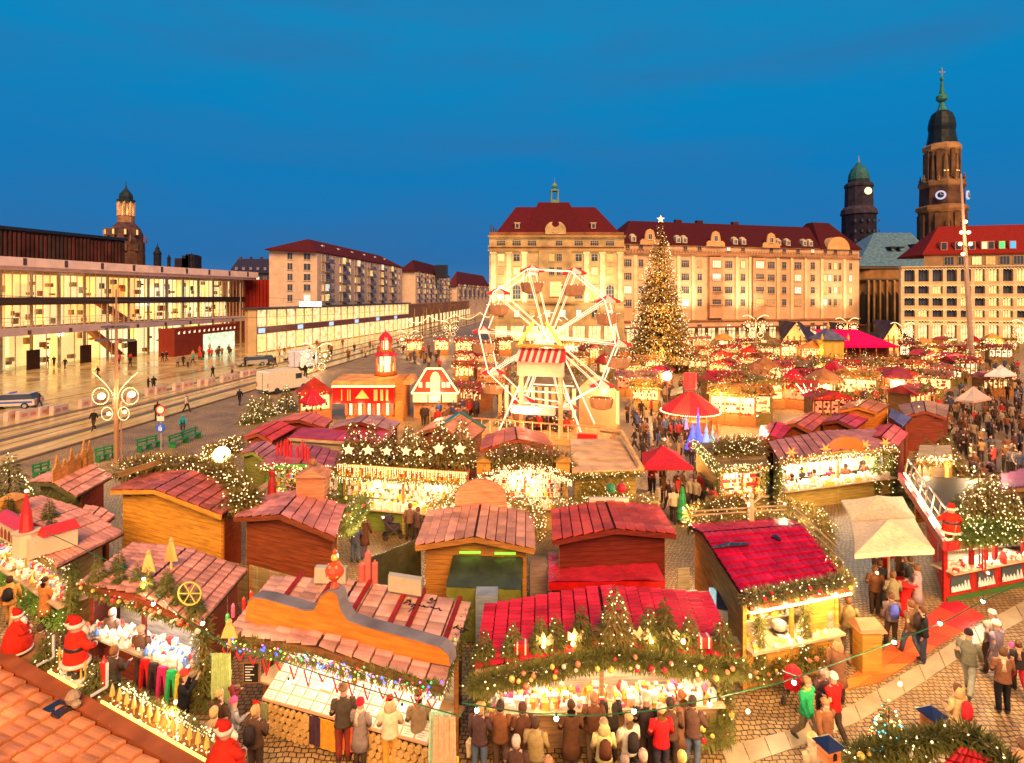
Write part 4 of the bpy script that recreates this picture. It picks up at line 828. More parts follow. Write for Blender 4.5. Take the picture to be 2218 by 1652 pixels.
def garland(T,pts,r=.2,n=120,mt=None,lights=60,lmat=None,ll=.22,lw=.035,baubles=0,name='garland',lr=.025,hang=0.0):
 n,ll,lw,lr=int(n*1.7),ll*.74,lw*.68,lr*.85
 pts=[V(p) for p in pts];seg=[(pts[i+1] -pts[i]).length for i in range(len(pts) -1)];tot=sum(seg);rn=RND
 def at(t):
  t*=tot;i=0
  while i<len(seg) -1 and t>seg[i]: t -=seg[i];i+=1
  return pts[i].lerp(pts[i+1],min(1,t/max(seg[i],1e-6)))
 m=MB()
 for i in range(n):
  p=at(rn.random());d=V((rn.gauss(0,1),rn.gauss(0,1),rn.gauss(-.1,1))).normalized();m.leaf(p+d*r*rn.random()**.6*.8+V((0,0,-hang*rn.random())),d+V((0,0,-.3)),ll*rn.uniform(.6,1.3),lw*rn.uniform(.7,1.5))
 gl_=add(name,m,mt or FIR,T,kind='stuff')
 if lights:
  m=MB()
  for i in range(lights): p=at(rn.random());d=V((rn.gauss(0,1),rn.gauss(-.5,1),rn.gauss(.3,1))).normalized();m.octa(p+d*r*1.05+V((0,0,-hang*rn.random())),lr*rn.uniform(.7,1.3))
  add('fairy_lights',m,lmat or BULBW,gl_,kind='stuff')
 for i in range(baubles):
  p=at(rn.random());d=V((rn.gauss(0,.5),rn.gauss(-1,.3),rn.gauss(.2,.5))).normalized();m=MB();m.ball(p+d*r,rn.uniform(.04,.08),7,5);add('bauble',m,PAINT,gl_,color=rn.choice(((.6,.02,.02),(.8,.55,.1),(.7,.2,.08),(.75,.6,.4))))
 return gl_
def icicles(T,a,b,n,l=.35,mt=None,r=.016):
 m=MB()
 for i in range(n):
  p=V(a).lerp(V(b),(i+RND.random()*.6)/n);ln=l*RND.uniform(.3,1.2)
  for j in range(max(2,int(ln/.07))): m.octa((p.x+RND.uniform(-.01,.01),p.y,p.z -j*.07),r)
 add('icicle_lights',m,mt or BULBW,T,kind='stuff')
  # small trees of three kinds sharing their meshes
def little_tree(h,r,n,rn,mt,lights):
 T_=thing('fir_tree','','fir tree');m=MB();m.tube([(0,0,0),(0,0,h*.9)],[.025,.01],5);add('trunk',m,BARK,T_)
 m=MB();fir(m,(0,0,0),h,r,n,ll=.14+h*.07,lw=.022+h*.008,rn=rn);add('crown',m,mt,T_,kind='stuff')
 if lights:
  m=MB()
  for i in range(lights): t=1 -sqrt(rn.random());a=rn.random()*2*pi;R=r*(1 -t)*.95+.03;m.octa((R*cos(a),R*sin(a),.05+t*h),.022)
  add('fairy_lights',m,BULBW,T_,kind='stuff')
 return T_
FT=[little_tree(1.2,.36,900,RND,FIR,0),little_tree(1.0,.36,800,RND,FIR,14),little_tree(1.4,.46,1000,RND,FIRW,60),little_tree(.8,.3,240,RND,IVY,14)]
def tree_at(k,p,s,label,group): return place(FT[k],p,RND.random()*6,label,group,'fir tree',s)
def roofpt(o,s,t,up=0.0):  # a point on the top of a hut roof, s across, t from front to back
 FL,FR,BR,BL=o.c;p=lerp2(FL,FR,BR,BL,s,t)
 if len(o.slopes)==2:
  q0=o.slopes[0];hr=q0[2].z -q0[1].z if abs(q0[2].z -q0[1].z)>1e-3 else 0
 return p+V((0,0,up))
  # --- front row
B_=hut('large stall at the left edge with pink tiled roof and toy town on it',[(-70,1116),(123,1229),(269,1155),(92,1076)],he=2.5,ridge='y',rs=.5,hr=.2,roof=PINK,wall=(.4,.3,.1),nc=9,nt=16,opening=True,inset=.5,fin=.55,front=(.15,.35,.06),counter=.9,lampw=80)
goods(B_,'baubles, candles and small ornaments heaped in the left edge stall',1.6)
a,b=B_.c[0],B_.c[1];garland(B_.T,[a,b],.13,700,FIRW,80,ll=.16);garland(B_.T,[B_.w[1]+V((0,0,-.1)),V((B_.w[1].x,B_.w[1].y,.1))],.28,700,IVY,20);garland(B_.T,[V((q.x,q.y,.45)) -B_.ey*.3 for q in (B_.w[0],B_.w[1])],.3,1500,mat('lime_leaf',(.2,.34,.06),rough=.6,var=.4),60,ll=.14)
B2=hut('low pink tiled roof between the left edge stall and the orange walled stall',[(168,1124),(222,1139),(249,1119),(187,1096)],he=2.5,ridge='y',hr=.15,roof=PINK,wall=DRW,nc=4,nt=6,inset=.15)
C_=hut('stall with pink tiled roof, little firs on its eaves and knitwear hung in front',[(172,1266),(432,1356),(535,1236),(290,1178)],he=2.4,ridge='y',rs=.5,hr=.28,roof=PINK,wall=DRW,nc=12,nt=12,opening=True,inset=.2,fin=.25,lampw=75,lampc=(.9,.88,1))
goods(C_,'gloves, hats and blue wrapped wares in the knitwear stall',1.5,pal=(1,4,5,9,9,8,0,5))
garland(C_.T,[C_.c[0],C_.c[1]],.15,1300,FIR,40,baubles=26);garland(C_.T,[V((C_.w[1].x,C_.w[1].y,2.3)),V((C_.w[1].x,C_.w[1].y,.1))],.3,900,FIR,10)
for i,c_ in enumerate(((.7,.02,.02),(.05,.03,.03),(.6,.03,.12),(.03,.45,.12),(.8,.55,.05))):
 p=C_.w[0].lerp(C_.w[1],.64+i*.075) -C_.ey*.42;m=MB();z_=1.0
 for s_ in (-.07,.07): m.tube([(p.x+s_,p.y,z_),(p.x+s_*1.5,p.y -.02,z_ -.45),(p.x+s_*1.7,p.y,z_ -.85)],[.075,.06,.045],6)
 m.tube([(p.x,p.y,z_+.12),(p.x,p.y,z_ -.08)],[(.13,.05),(.15,.07)],8)
 single('trousers',m,CLOTH,('red','black','dark pink','green','yellow')[i]+' knitted trousers hanging from the knitwear stall counter','trousers',(p.x,p.y,z_ -.85),'knitted trousers on the stall counter',c_)
for i,(s,t_) in enumerate(((.12,.1),(.3,.12),(.42,.2),(.55,.1),(.68,.14),(.8,.12),(.93,.1),(.2,.3),(.62,.3))):
 tree_at(i % 2*0,roofpt(C_,s,t_),.62+.22*RND.random(),'small dark fir tree on the eaves of the knitwear stall, '+('at its left corner','second along','behind the gap','before the wheel ornament','right of the wheel ornament','next to the last one','at its right corner','set back on the left','set back on the right')[i],'fir trees on the knitwear stall')
D_=hut('price board stall with orange wavy fascia, pink tiled roof and coloured lights',[(492,1375),(962,1487),(1020,1310),(592,1250)],he=2.5,ridge='y',rs=.45,hr=.22,roof=(.70,.34,.24),wall=BRW,nc=13,nt=11,opening=True,inset=.2,fin=1.1,front=(.12,.06,.03),lampw=50,counter=.85)
E_=hut('wide stall with bright crimson tiled roof, thick fir garland and roof scenery',[(1030,1448),(1600,1428),(1534,1285),(1050,1312)],he=2.5,ridge='y',rs=.5,hr=.36,roof=(.62,.018,.04),wall=(.35,.2,.1),side=(.1,.05,.1),nc=18,nt=14,opening=True,inset=.12,fin=.8,lampw=60)
F_=hut('stall with crimson tiled roof, orange side wall and bright snack window at the right',[(1618,1306),(1838,1264),(1706,1128),(1493,1140)],he=2.6,ridge='x',rs=.72,hr=.35,roof=(.50,.006,.045),wall=YEW,side=(.85,.36,.07),nc=14,nt=17,opening=True,inset=.15,fin=.3,counter=1.1,lampw=90)
  # toy town on the left edge roof
def on(o,s,t,z=0.0): return lerp2(*[o.c[i] for i in (0,1,2,3)],s,t)+V((0,0,z))
p0=P(57,1200,2.62);T_=thing('toy_town','cream toy town with red roofs and tall red spire on the left edge stall','roof decoration',p0,B_.T.rotation_euler[2])
RZ=Matrix.Rotation(B_.T.rotation_euler[2],4,'Z');M0=Matrix.Translation(p0) @ RZ
m=MB(M0);m.box(-2.6,-.1,0,.5,0,.62);m.box(.1,.6,-.1,1.2,0,.6);m.lathe([(.36,0),(.36,.72),(.4,.75)],8,(0,0,0));add('town_wall',m,PLASTER,T_,color=(.8,.6,.38))
m=MB(M0);m.prism([(-2.65,0),(-.25,0),(-.25,.22),(-2.65,.22)],-.06,.56) if False else m.hexa([(-2.65,-.06,.62),(-.3,-.06,.62),(-.3,.56,.62),(-2.65,.56,.62)],[(-2.65,.2,.85),(-.3,.2,.85),(-.3,.3,.85),(-2.65,.3,.85)]);m.hexa([(.08,.2,.6),(.68,.2,.6),(.68,1.25,.6),(.08,1.25,.6)],[(.33,.3,.85),(.4,.3,.85),(.4,1.2,.85),(.33,1.2,.85)]);add('town_roof',m,PAINT,T_,color=(.65,.03,.02))
m=MB(M0);m.lathe([(.2,.75),(.15,1.3),(.02,2.0)],8);add('spire',m,PAINT,T_,color=(.75,.02,.02));m=MB(M0);m.ball((0,0,2.05),.06,6,4);add('spire_lamp',m,BULBW,T_)
for i in range(7): m=MB(M0);x_=-2.4+i*.33;m.prism([(x_ -.08,.1),(x_+.08,.1),(x_+.08,.35),(x_,.45),(x_ -.08,.35)],-.03,-.004);add('arch_window',m,WOOD,T_,color=(.3,.08,.03))
for i,(u,v) in enumerate(((107,1108),(112,1150),(18,1100))): tree_at(0,P(u,v+22,2.6),.8,('thin fir behind the toy town','thin fir beside the toy town corner','leafy fir left of the red spire')[i],None)
p=P(28,1112,2.6);m=MB(Matrix.Translation(p));m.box(-.35,.35,-.3,.3,0,.6);m.hexa([(-.4,-.35,.6),(.4,-.35,.6),(.4,.35,.6),(-.4,.35,.6)],[(-.1,-.05,.8),(.1,-.05,.8),(.1,.05,.8),(-.1,.05,.8)]);single('toy_house',m,PAINT,'small yellow toy house on the left edge stall roof','toy house',p,color=(.75,.3,.03))
  # knitwear stall roof ornaments: cut out angels, wheel
for i,(u,v,h_) in enumerate(((322,1262,.9),(371,1240,1.0),(497,1400,.6))):
 p=P(u,v,2.6);m=MB(Matrix.Translation(p));m.lathe([(.05,0),(.03,h_*.35)],6);m.prism([(-.2,h_*.35),(.2,h_*.35),(.12,h_*.75),(0,h_*1.1),(-.12,h_*.75)],-.02,.02);m.ball((0,0,h_),.07,6,4)
 single('cutout_angel',m,PAINT,'golden wooden cut-out angel, '+('left one on the knitwear stall','taller one before the pink roof','small one at the corner by the orange fascia')[i],'angel decoration',p,'wooden cut-out angels',(.75,.42,.12))
p=P(411,1330,2.6);m=MB(Matrix.Translation(p))
for i in range(20): a0,a1=i*pi/10,(i+1)*pi/10;m.bar((.3*cos(a0),0,.55+.3*sin(a0)),(.3*cos(a1),0,.55+.3*sin(a1)),.035)
for i in range(3): a0=i*pi/3;m.bar((-.3*cos(a0),0,.55 -.3*sin(a0)),(.3*cos(a0),0,.55+.3*sin(a0)),.025)
single('wheel_ornament',m,PAINT,'yellow spoked wheel ornament among the little firs on the knitwear stall','ornament',p,color=(.7,.5,.08))
  # price board stall details
T=D_.T;fl,fr_=D_.c[0],D_.c[1];Ld=(fr_ -fl).length
prof=[(0,.0),(.0,.34),(.02,.44),(.1,.46),(.3,.40),(.345,.44),(.37,.72),(.41,.86),(.45,.80),(.475,.56),(.52,.38),(.6,.34),(.8,.30),(.95,.26),(.99,.16),(1.0,.0),(.9,-.02),(.5,-.06),(.1,-.04)]
fpos=lambda s,z,d: fl.lerp(fr_,.02+.97*s)+D_.ey*(.45+d+.0*z)+V((0,0,.16+z*1.15))
m=MB();n0=m.p(*[fpos(s,z,0+z*.35) for s,z in prof]);n1=m.p(*[fpos(s,z,.16+z*.35) for s,z in prof]);kk=len(prof)
m.face(*[n0+i for i in range(kk)]);m.face(*[n1+i for i in range(kk)][::-1]);add('wavy_fascia',m,WOOD,T,color=(.85,.19,.02))
m=MB()
for i in range(1,15):
 (s0,z0),(s1,z1)=prof[i],prof[i+1];a_,b_,c_,d_=fpos(s0,z0+.012,z0*.35 -.02),fpos(s1,z1+.012,z1*.35 -.02),fpos(s1,z1+.012,.34+z1*.35),fpos(s0,z0+.012,.34+z0*.35);m.hexa([a_,b_,c_,d_],[q+V((0,0,.03)) for q in (a_,b_,c_,d_)])
add('fascia_capping',m,SHEET,T,color=(.24,.2,.2))
p=fpos(.415,.9,.45);m=MB();m.lathe([(.12,0),(.05,.12),(.1,.18),(.22,.3),(.24,.42),(.16,.56),(.06,.62),(.09,.7),(.03,.8),(.05,.88),(.01,.95)],10,p);single('onion_dome_ornament',m,PAINT,'red and gold onion dome ornament on top of the orange fascia','ornament',p,color=(.65,.08,.02))
m=MB()
for i in range(6): a0=i*pi/3;m.bar((p.x+.2*cos(a0),p.y+.2*sin(a0),p.z+.3),(p.x+.14*cos(a0),p.y+.14*sin(a0),p.z+.57),.05)
m.ball((p.x,p.y,p.z+.72),.1,8,5);add('gold_rib',m,PAINT,bpy.data.objects['onion_dome_ornament'],world=False,color=(.8,.5,.08));o_=bpy.data.objects['gold_rib'];o_.location=-V(p)
for s in (.16,.34,.52,.70,.78,.95):
 q=D_.slopes;t0,t1=on(D_,s,.32,.15),on(D_,s,1.0,.15);u_=.22*(1 -abs(s -.45)/.55);m=MB();m.bar(t0+V((0,0,u_)),t1+V((0,0,u_)),.11,.07);add('roof_batten',m,WOOD,T,color=(.35,.02,.02))
garl=garland(T,[fl -D_.ey*.12,fr_ -D_.ey*.12],.14,1300,FIR,0);garland(T,[fr_,on(D_,1,.9)],.13,300,FIR,0)
for ci,c_ in enumerate(((.03,.06,1),(1,.02,.02),(.02,.8,.1),(.8,.1,.7),(1,.5,.05))):
 m=MB()
 for i in range(34 if ci==0 else 22): q=(fl.lerp(fr_,RND.random()) if RND.random()<.85 else fr_.lerp(on(D_,1,.9),RND.random())) -D_.ey*RND.uniform(.15,.3)+V((0,0,RND.uniform(-.18,.15)));m.octa(q,.034 if ci==0 else .024)
 add('coloured_lights',m,BULBC,garl,color=c_,kind='stuff')
m=MB()
for i in range(15):  # red ribbons and stars under the garland
 q=fl.lerp(fr_,(i+.5)/15) -D_.ey*.2+V((0,0,-.2));l_=RND.uniform(.15,.42);m.bar(q+V((-.1,0,0)),q+V((0,0,-l_)),.035,.02);m.bar(q+V((.1,0,0)),q+V((0,0,-l_)),.035,.02)
add('red_ribbons',m,CLOTH,T,color=(.7,.02,.04),kind='stuff')
a,b=D_.w[0],D_.w[1];BRD=mat('printed_price_card',(.8,.78,.7),rough=.35,var=.1)
m=MB();q0,q1=a.lerp(b,.1) -D_.ey*.75,a.lerp(b,.93) -D_.ey*.75;z0_,z1_=.86,1.5
q2,q3=a.lerp(b,.93)+D_.ey*.45,a.lerp(b,.1)+D_.ey*.45
bb=[V((q0.x,q0.y,z0_)),V((q1.x,q1.y,z0_)),V((q2.x,q2.y,z1_)),V((q3.x,q3.y,z1_))];m.hexa([q -V((0,0,.06)) for q in bb],bb);add('display_board',m,WOOD,T,color=(.6,.35,.2))
for i in range(13):
 for j in range(6):
  s0,t0=(i+.08)/13,(j+.1)/6;qs=[lerp2(*bb,s0+x/13,t0+y/6) for x,y in ((0,0),(.86,0),(.86,.82),(0,.82))];up=V((0,0,.012+(.05 if RND.random()<.06 else 0)));m=MB();m.hexa([q+V((0,0,.004)) for q in qs],[q+up for q in qs]);cd=add('price_card',m,BRD,T)
m=MB()
for i in range(13):
 for j in range(6):
  for l_ in range(3):
   s0,t0=(i+.2)/13,(j+.25+l_*.2)/6;qs=[lerp2(*bb,s0+x/13,t0+y/6)+V((0,0,.017)) for x,y in ((0,0),(.2+.35*RND.random(),0),(.5,.06),(0,.06))];m.poly(*qs)
add('card_lettering',m,mat('card_ink',(.45,.25,.15),rough=.6),T,kind='stuff')
for i in range(5): q=a.lerp(b,.16+.18*i) -D_.ey*.2;lamp('board_light',(q.x,q.y,2.3),22,(1,.88,.66),.15,T)
rngl=RND;m=MB();me_=None;me_l=None
for i in range(10):
 if i in (3,4): continue
  # log pile facing under the counter
logm=MB(Matrix.Rotation(0,4,'Z'));logm.lathe([(.088,-.06),(.088,.06)],8);log_me=logm.mesh('log',mat('cut_log',(.62,.36,.12),rough=.8,var=.3,scale=20))
cnt=0;base_a,base_b=a.lerp(b,.1) -D_.ey*.72,a.lerp(b,.97) -D_.ey*.72;m=MB();m.hexa([V((base_a.x,base_a.y,.02)),V((base_b.x,base_b.y,.02)),V((base_b.x,base_b.y,.02))+D_.ey*.3,V((base_a.x,base_a.y,.02))+D_.ey*.3],[V((base_a.x,base_a.y,.8)),V((base_b.x,base_b.y,.8)),V((base_b.x,base_b.y,.8))+D_.ey*.3,V((base_a.x,base_a.y,.8))+D_.ey*.3]);add('log_backing',m,DARK,T)
rz=D_.T.rotation_euler[2]
for j in range(4):
 for i in range(28):
  s=(i+.5*(j % 2))/28
  if .33<s<.56 or s>.98: continue
  q=base_a.lerp(base_b,s) -D_.ey*.03;o_=add('log',log_me,None,T);lq=Matrix.Rotation(-rz,3,'Z') @ (V((q.x,q.y,.12+j*.185)) -T.location);o_.location=lq+V((RND.uniform(-.01,.01),0,RND.uniform(-.012,.012)));o_.rotation_euler=(pi/2,0,0);s_=RND.uniform(.8,1.1);o_.scale=(s_,s_,1)
for i,(s,c_,w_,h_,lb) in enumerate(((.345,(.07,.03,.05),.35,.7,'dark speckled'),(.44,(.75,.32,.03),.7,.72,'large ochre printed'),(.53,(.7,.12,.02),.32,.6,'orange'),(-.02,(.65,.03,.02),.22,.6,'red'),(.03,(.25,.25,.12),.2,.55,'olive'),(1.02,(.12,.12,.3),.22,.75,'blue checked'),(1.06,(.5,.05,.06),.2,.7,'dark red checked'),(1.1,(.7,.6,.1),.22,.65,'yellow printed'))):
 q=base_a.lerp(base_b,s) -D_.ey*.12;m=MB()
 for j in range(6):
  x0,x1=-w_/2+w_*j/6,-w_/2+w_*(j+1)/6;o0,o1=.02*(j % 2),.02*((j+1) % 2);A0,A1=q+D_.ex*x0 -D_.ey*o0,q+D_.ex*x1 -D_.ey*o1;m.hexa([V((A0.x,A0.y,.85 -h_)),V((A1.x,A1.y,.85 -h_)),V((A1.x,A1.y,.85 -h_))+D_.ey*.015,V((A0.x,A0.y,.85 -h_))+D_.ey*.015],[V((A0.x,A0.y,.84)),V((A1.x,A1.y,.84)),V((A1.x,A1.y,.84))+D_.ey*.015,V((A0.x,A0.y,.84))+D_.ey*.015])
 single('hanging_cloth',m,CLOTH,lb+' cloth hanging on the price board stall','cloth',(q.x,q.y,.85 -h_),'cloths hung on the price board stall',c_)
for i,(u,v0,v1,c_) in enumerate(((498,1385,1470,(.45,.55,.2)),(968,1520,1655,(.45,.62,.38)),(985,1520,1652,(.62,.36,.2)))):
 q=P(u,1620 if i else 1500,0);q=(fl if i==0 else fr_)+D_.ex*(.1 if i<2 else .25) -D_.ey*(.25+.1*i);m=MB();
 for j in range(8): x0=-.22+.055*j;m.tube([(q.x+x0,q.y+.02*(j % 2),2.2),(q.x+x0*1.1,q.y,1.2),(q.x+x0*.9+.05,q.y+.02,.5)],[.035,.04,.02],5)
 single('hanging_scarf',m,CLOTH,('olive green scarf at the left end of the price board stall','pale green shawl at the right end of the price board stall','tan shawl beside the pale green one')[i],'scarf',(q.x,q.y,.5),None,c_)
q=P(545,1458,1.3);m=MB();m.box(q.x -.22,q.x+.22,q.y -.02,q.y+.02,1.05,1.6);cb=single('chalk_board',m,WOOD,'small framed dark board with pale scribbles at the left of the price boards','board',(q.x,q.y,1.05),None,(.25,.12,.05))
m=MB();m.box(-.18,.18,-.03,-.02,.04,.51);add('board_face',m,DARK,cb,world=False);m=MB()
for i in range(6): m.box(-.15,-.15+.1+.18*RND.random(),-.035,-.03,.08+i*.07,.105+i*.07)
add('chalk_lettering',m,WHITE,cb,world=False,kind='stuff')
for i,(u,v,h_) in enumerate(((783,1262,.55),(797,1262,.9),(812,1262,.6))):
 q=P(u,v,2.75);m=MB();m.lathe([(.09,0),(.09,h_*.95),(.04,h_),(.02,h_+.06)],9,q);single('wooden_candle',m,PAINT,'pink red giant candle behind the price board stall roof, '+('left one','tall middle one','right one')[i],'candle',q,'giant candles behind the price board stall',(.75,.16,.12))
for i,(u0,v0,u1,v1) in enumerate(((680,1263,748,1265),(840,1280,912,1292))):
 q0,q1=P(u0,v0,2.8),P(u1,v1,2.8);m=MB();m.hexa([q0,q1,q1+V((0,.25,0)),q0+V((0,.25,0))],[q+V((0,.05,.42)) for q in (q0,q1,q1+V((0,.2,0)),q0+V((0,.2,0)))]);single('sign_back',m,PAINT,'cream back of a roof sign behind the price board stall, '+('left one','right one')[i],'sign',q0,'sign backs seen from behind',(.6,.5,.33))
for i,(u,v) in enumerate(((540,1315),(517,1330),(505,1352),(556,1300))):
 q=P(u -12,v+6,2.5);m=MB();m.lathe([(.05,0),(.05,.3),(.02,.36)],7,q);single('striped_candle',m,PAINT,'small %s candle on the left eave of the price board stall' % ('red','pink','green','scarlet')[i],'candle',q,'small candles on the left eave',((.7,.03,.03),(.75,.15,.3),(.05,.4,.1),(.8,.05,.02))[i])
m=MB()
for (u,v) in ((905,1310),(925,1305),(1095 -80,1365),(885,1325)):
 q=P(u,v,2.85);last=q
 for i in range(14): nx=last+V((RND.uniform(-.13,.13),RND.uniform(-.13,.13),RND.uniform(-.02,.03)));m.bar(last,nx,.018);last=nx
single('loose_cable',m,mat('black_cable',(.02,.015,.015),rough=.5),'tangled black cable lying on the pink tiles of the price board stall','cable',P(905,1310,2.85))
  # crimson stall details
T=E_.T;a,b=E_.c[0],E_.c[1];md=a.lerp(b,.5)+V((0,0,.3))
garland(T,[a+V((-.1,-.2,-.25)),a.lerp(b,.25)+V((0,-.25,.05)),md+V((0,-.25,.05)),a.lerp(b,.75)+V((0,-.25,.08)),b+V((.1,-.2,-.1))],.27,9500,FIR,22,baubles=34,ll=.17,lw=.024)
garland(T,[V((E_.w[1].x+.1,E_.w[1].y -.1,2.4)),V((E_.w[1].x+.1,E_.w[1].y -.1,.1))],.2,900,FIR,20,baubles=8);garland(T,[V((E_.w[0].x,E_.w[0].y -.1,2.3)),V((E_.w[0].x,E_.w[0].y -.1,.1))],.22,900,FIR,20,baubles=8)
garland(T,[V((E_.w[1].x -.9,E_.w[1].y -.45,.5)),V((E_.w[1].x,E_.w[1].y -.4,.5))],.32,900,FIR,0,baubles=4)
goods(E_,'bottles, mugs and candles crowding the crimson stall counter',2.6,size=.1,pal=(1,2,3,4,8,9,0,6,4,9))
for i in range(4): q=E_.w[0].lerp(E_.w[1],.14+.24*i) -E_.ey*.2;lamp('counter_light',(q.x,q.y,2.0),24,(1,.72,.5),.12,T)
for i,s in enumerate((.03,.14,.24,.3,.4,.53,.66,.72,.82,.95)):
 q=on(E_,s,.1)+V((0,0,.36*(1 -abs(s -.5)*2)));tree_at((1,1,0,1,0,2,1,0,1,1)[i],q,(.75,.8,.72,.85,.8,1.0,.95,1.0,.85,.85)[i],'fir tree with tiny lights on the crimson stall, '+('at the left corner','left of the sleigh','right of the sleigh','behind the left lamp','left of the middle fir','the dense one in the middle','left of the right crib','over the right crib','before the striped chest','at the right corner')[i],'fir trees along the crimson stall')
for i,(u,v) in enumerate(((1182,1438),(1245,1418),(1413,1408),(1482,1408))):
 q=P(u,v,3.0);q=on(E_,(u -1040)/560,.04,.25+.2*(1 -abs((u -1040)/560 -.5)));m=MB();m.ball(q,.06,8,5);single('roof_lamp',m,BULBW,'bright lamp in the roof scenery of the crimson stall, '+('first','second','third','fourth')[i]+' from the left','lamp',q,'lamps in the roof scenery');lamp('scenery_light',q+V((0,-.05,.12)),4.5,(1,.7,.3),.06)
for i,s in enumerate((.26,.38,.63,.74)):
 q=on(E_,s,.05,.3+.25*(1 -abs(s -.5)*2));m=MB(Matrix.Translation(q) @ Matrix.Scale(.7,4));m.prism([(-.3,0),(.3,0),(.3,.2),(.18,.34),(.05,.2),(-.08,.42),(-.16,.22),(-.3,.3)],-.02,.02);m.cbox((.1,-.06,.1),.12,.08,.2)
 single('wooden_scenery',m,PAINT,'pale wooden cut-out scenery on the crimson stall, '+('beside the left lamp','left of the middle fir','right of the middle fir','beside the right lamp')[i],'roof decoration',q,'wooden cut-outs on the crimson stall',(.75,.5,.25))
for i,s in enumerate((.17,.87)):
 q=on(E_,s,.05,.15+.1);T_=thing('striped_chest','red chest with white bands on the crimson stall roof, '+('left one','right one')[i],'chest',q,0,'red banded chests');SC_=Matrix.Translation(q) @ Matrix.Scale(.62,4);m=MB(SC_);m.box(-.27,.27,-.15,.15,0,.26);add('chest_body',m,PAINT,T_,color=(.5,.02,.01));m=MB(SC_);m.prism([(-.27,.262),(.27,.262),(.24,.4),(-.24,.4)],-.16,.16);add('lid',m,PAINT,T_,color=(.62,.03,.02))
 for x_ in (-.15,.15): m=MB(SC_);m.box(x_ -.03,x_+.03,-.17,.17,.0,.42);add('band',m,PAINT,T_,color=(.75,.65,.5))
  # snack stall details
T=F_.T;a,b=F_.c[0],F_.c[1]
garland(T,[a+V((0,0,.1)),b+V((0,0,.1))],.25,2200,mat('frosty_garland',(.22,.2,.07),rough=.7,var=.4),60,baubles=8);garland(T,[b,on(F_,1.02,.3),on(F_,1.02,.7),on(F_,1.0,1)],.28,2600,FIRW,90);garland(T,[on(F_,0,1.03),on(F_,1.0,1.03)],.3,1800,FIRW,60)
m=MB()
for i in range(34): q=a.lerp(b,(i+.5)/34) -F_.ey*.12+V((0,0,-.22));m.ball(q,.045,6,4)
add('bulb_row',m,BULBW,T,kind='stuff');m=MB();m.bar(a -F_.ey*.1+V((0,0,-.1)),b -F_.ey*.1+V((0,0,-.1)),.06,.12);add('red_eave',m,PAINT,T,color=(.6,.04,.02))
for i in range(4): q=a.lerp(b,.12+.25*i) -F_.ey*.25;lamp('eave_light',(q.x,q.y,2.3),32,(1,.7,.3),.1,T)
for s in (.14,.62): q0=F_.w[0].lerp(F_.w[1],s) -F_.ey*.1;garland(T,[V((q0.x,q0.y,2.3)),V((q0.x,q0.y,.3))],.16,500,FIR,24)
garland(T,[V((q.x,q.y,.55)) -F_.ey*.2 for q in (F_.w[0],F_.w[1])],.24,700,FIR,14,baubles=8);goods(F_,'trays of baked goods in the snack window',.9,pal=(8,4,9,2),hang=False)
q0,q1=F_.w[0].lerp(F_.w[1],.66),F_.w[1];m=MB();m.hexa([V((q0.x,q0.y,1.1)),V((q1.x,q1.y,1.1)),V((q1.x,q1.y,1.1))+F_.ey*.05,V((q0.x,q0.y,1.1))+F_.ey*.05],[V((q0.x,q0.y,2.5)),V((q1.x,q1.y,2.5)),V((q1.x,q1.y,2.5))+F_.ey*.05,V((q0.x,q0.y,2.5))+F_.ey*.05]);add('shutter',m,WOOD,T,color=YEW)
q=F_.w[0].lerp(F_.w[1],.45)+F_.ey*.3;m=MB();m.ball((q.x,q.y,1.4),.24,10,6,.16);m.lathe([(.26,1.12),(.28,1.2)],12,(q.x,q.y,0));single('kettle',m,METAL,'round metal kettle inside the snack window','kettle',(q.x,q.y,1.12),None,(.5,.42,.35))
m=MB()
for (u0,v0,u1,v1) in ((1540,1187,1620,1178),(1672,1161,1690,1169)): q0,q1=P(u0,v0,2.98),P(u1,v1,2.98);m.tube([q0,q0.lerp(q1,.5)+V((0,.05,.02)),q1],[.03,.09,.05],6)
single('dark_tarpaulin',m,VINYL,'crumpled black tarpaulin on the crimson roof of the snack stall','tarpaulin',P(1580,1185,2.98),None,(.015,.015,.03))
m=MB();L0,L1=on(F_,1.04,.12,.35),on(F_,1.04,.95,.35)
for dz in (0,.25): m.tube([L0+V((0,0,dz)),L1+V((0,0,dz))],.03,5)
m.tube([on(F_,0,1.02,.35),on(F_,1,1.02,.4)],.03,5);m.tube([on(F_,0,1.02,.5),on(F_,1,1.02,.55)],.03,5);add('pole_railing',m,WOOD,T,color=(.6,.38,.18))
q=on(F_,.62,1.0,.1);m=MB(Matrix.Translation(q));m.lathe([(.13,0),(.12,.5),(.1,.75),(.04,.8)],8);m.ball((0,0,.92),.12,8,5);m.tube([(-.12,0,.65),(-.3,-.05,.85),(-.28,-.05,1.0)],.04,5);m.tube([(.12,0,.65),(.3,-.05,.85),(.28,-.05,1.0)],.04,5);single('carved_figure',m,PAINT,'pale carved wooden figure with raised arms at the back of the snack stall roof','wooden figure',q,None,(.75,.5,.28))
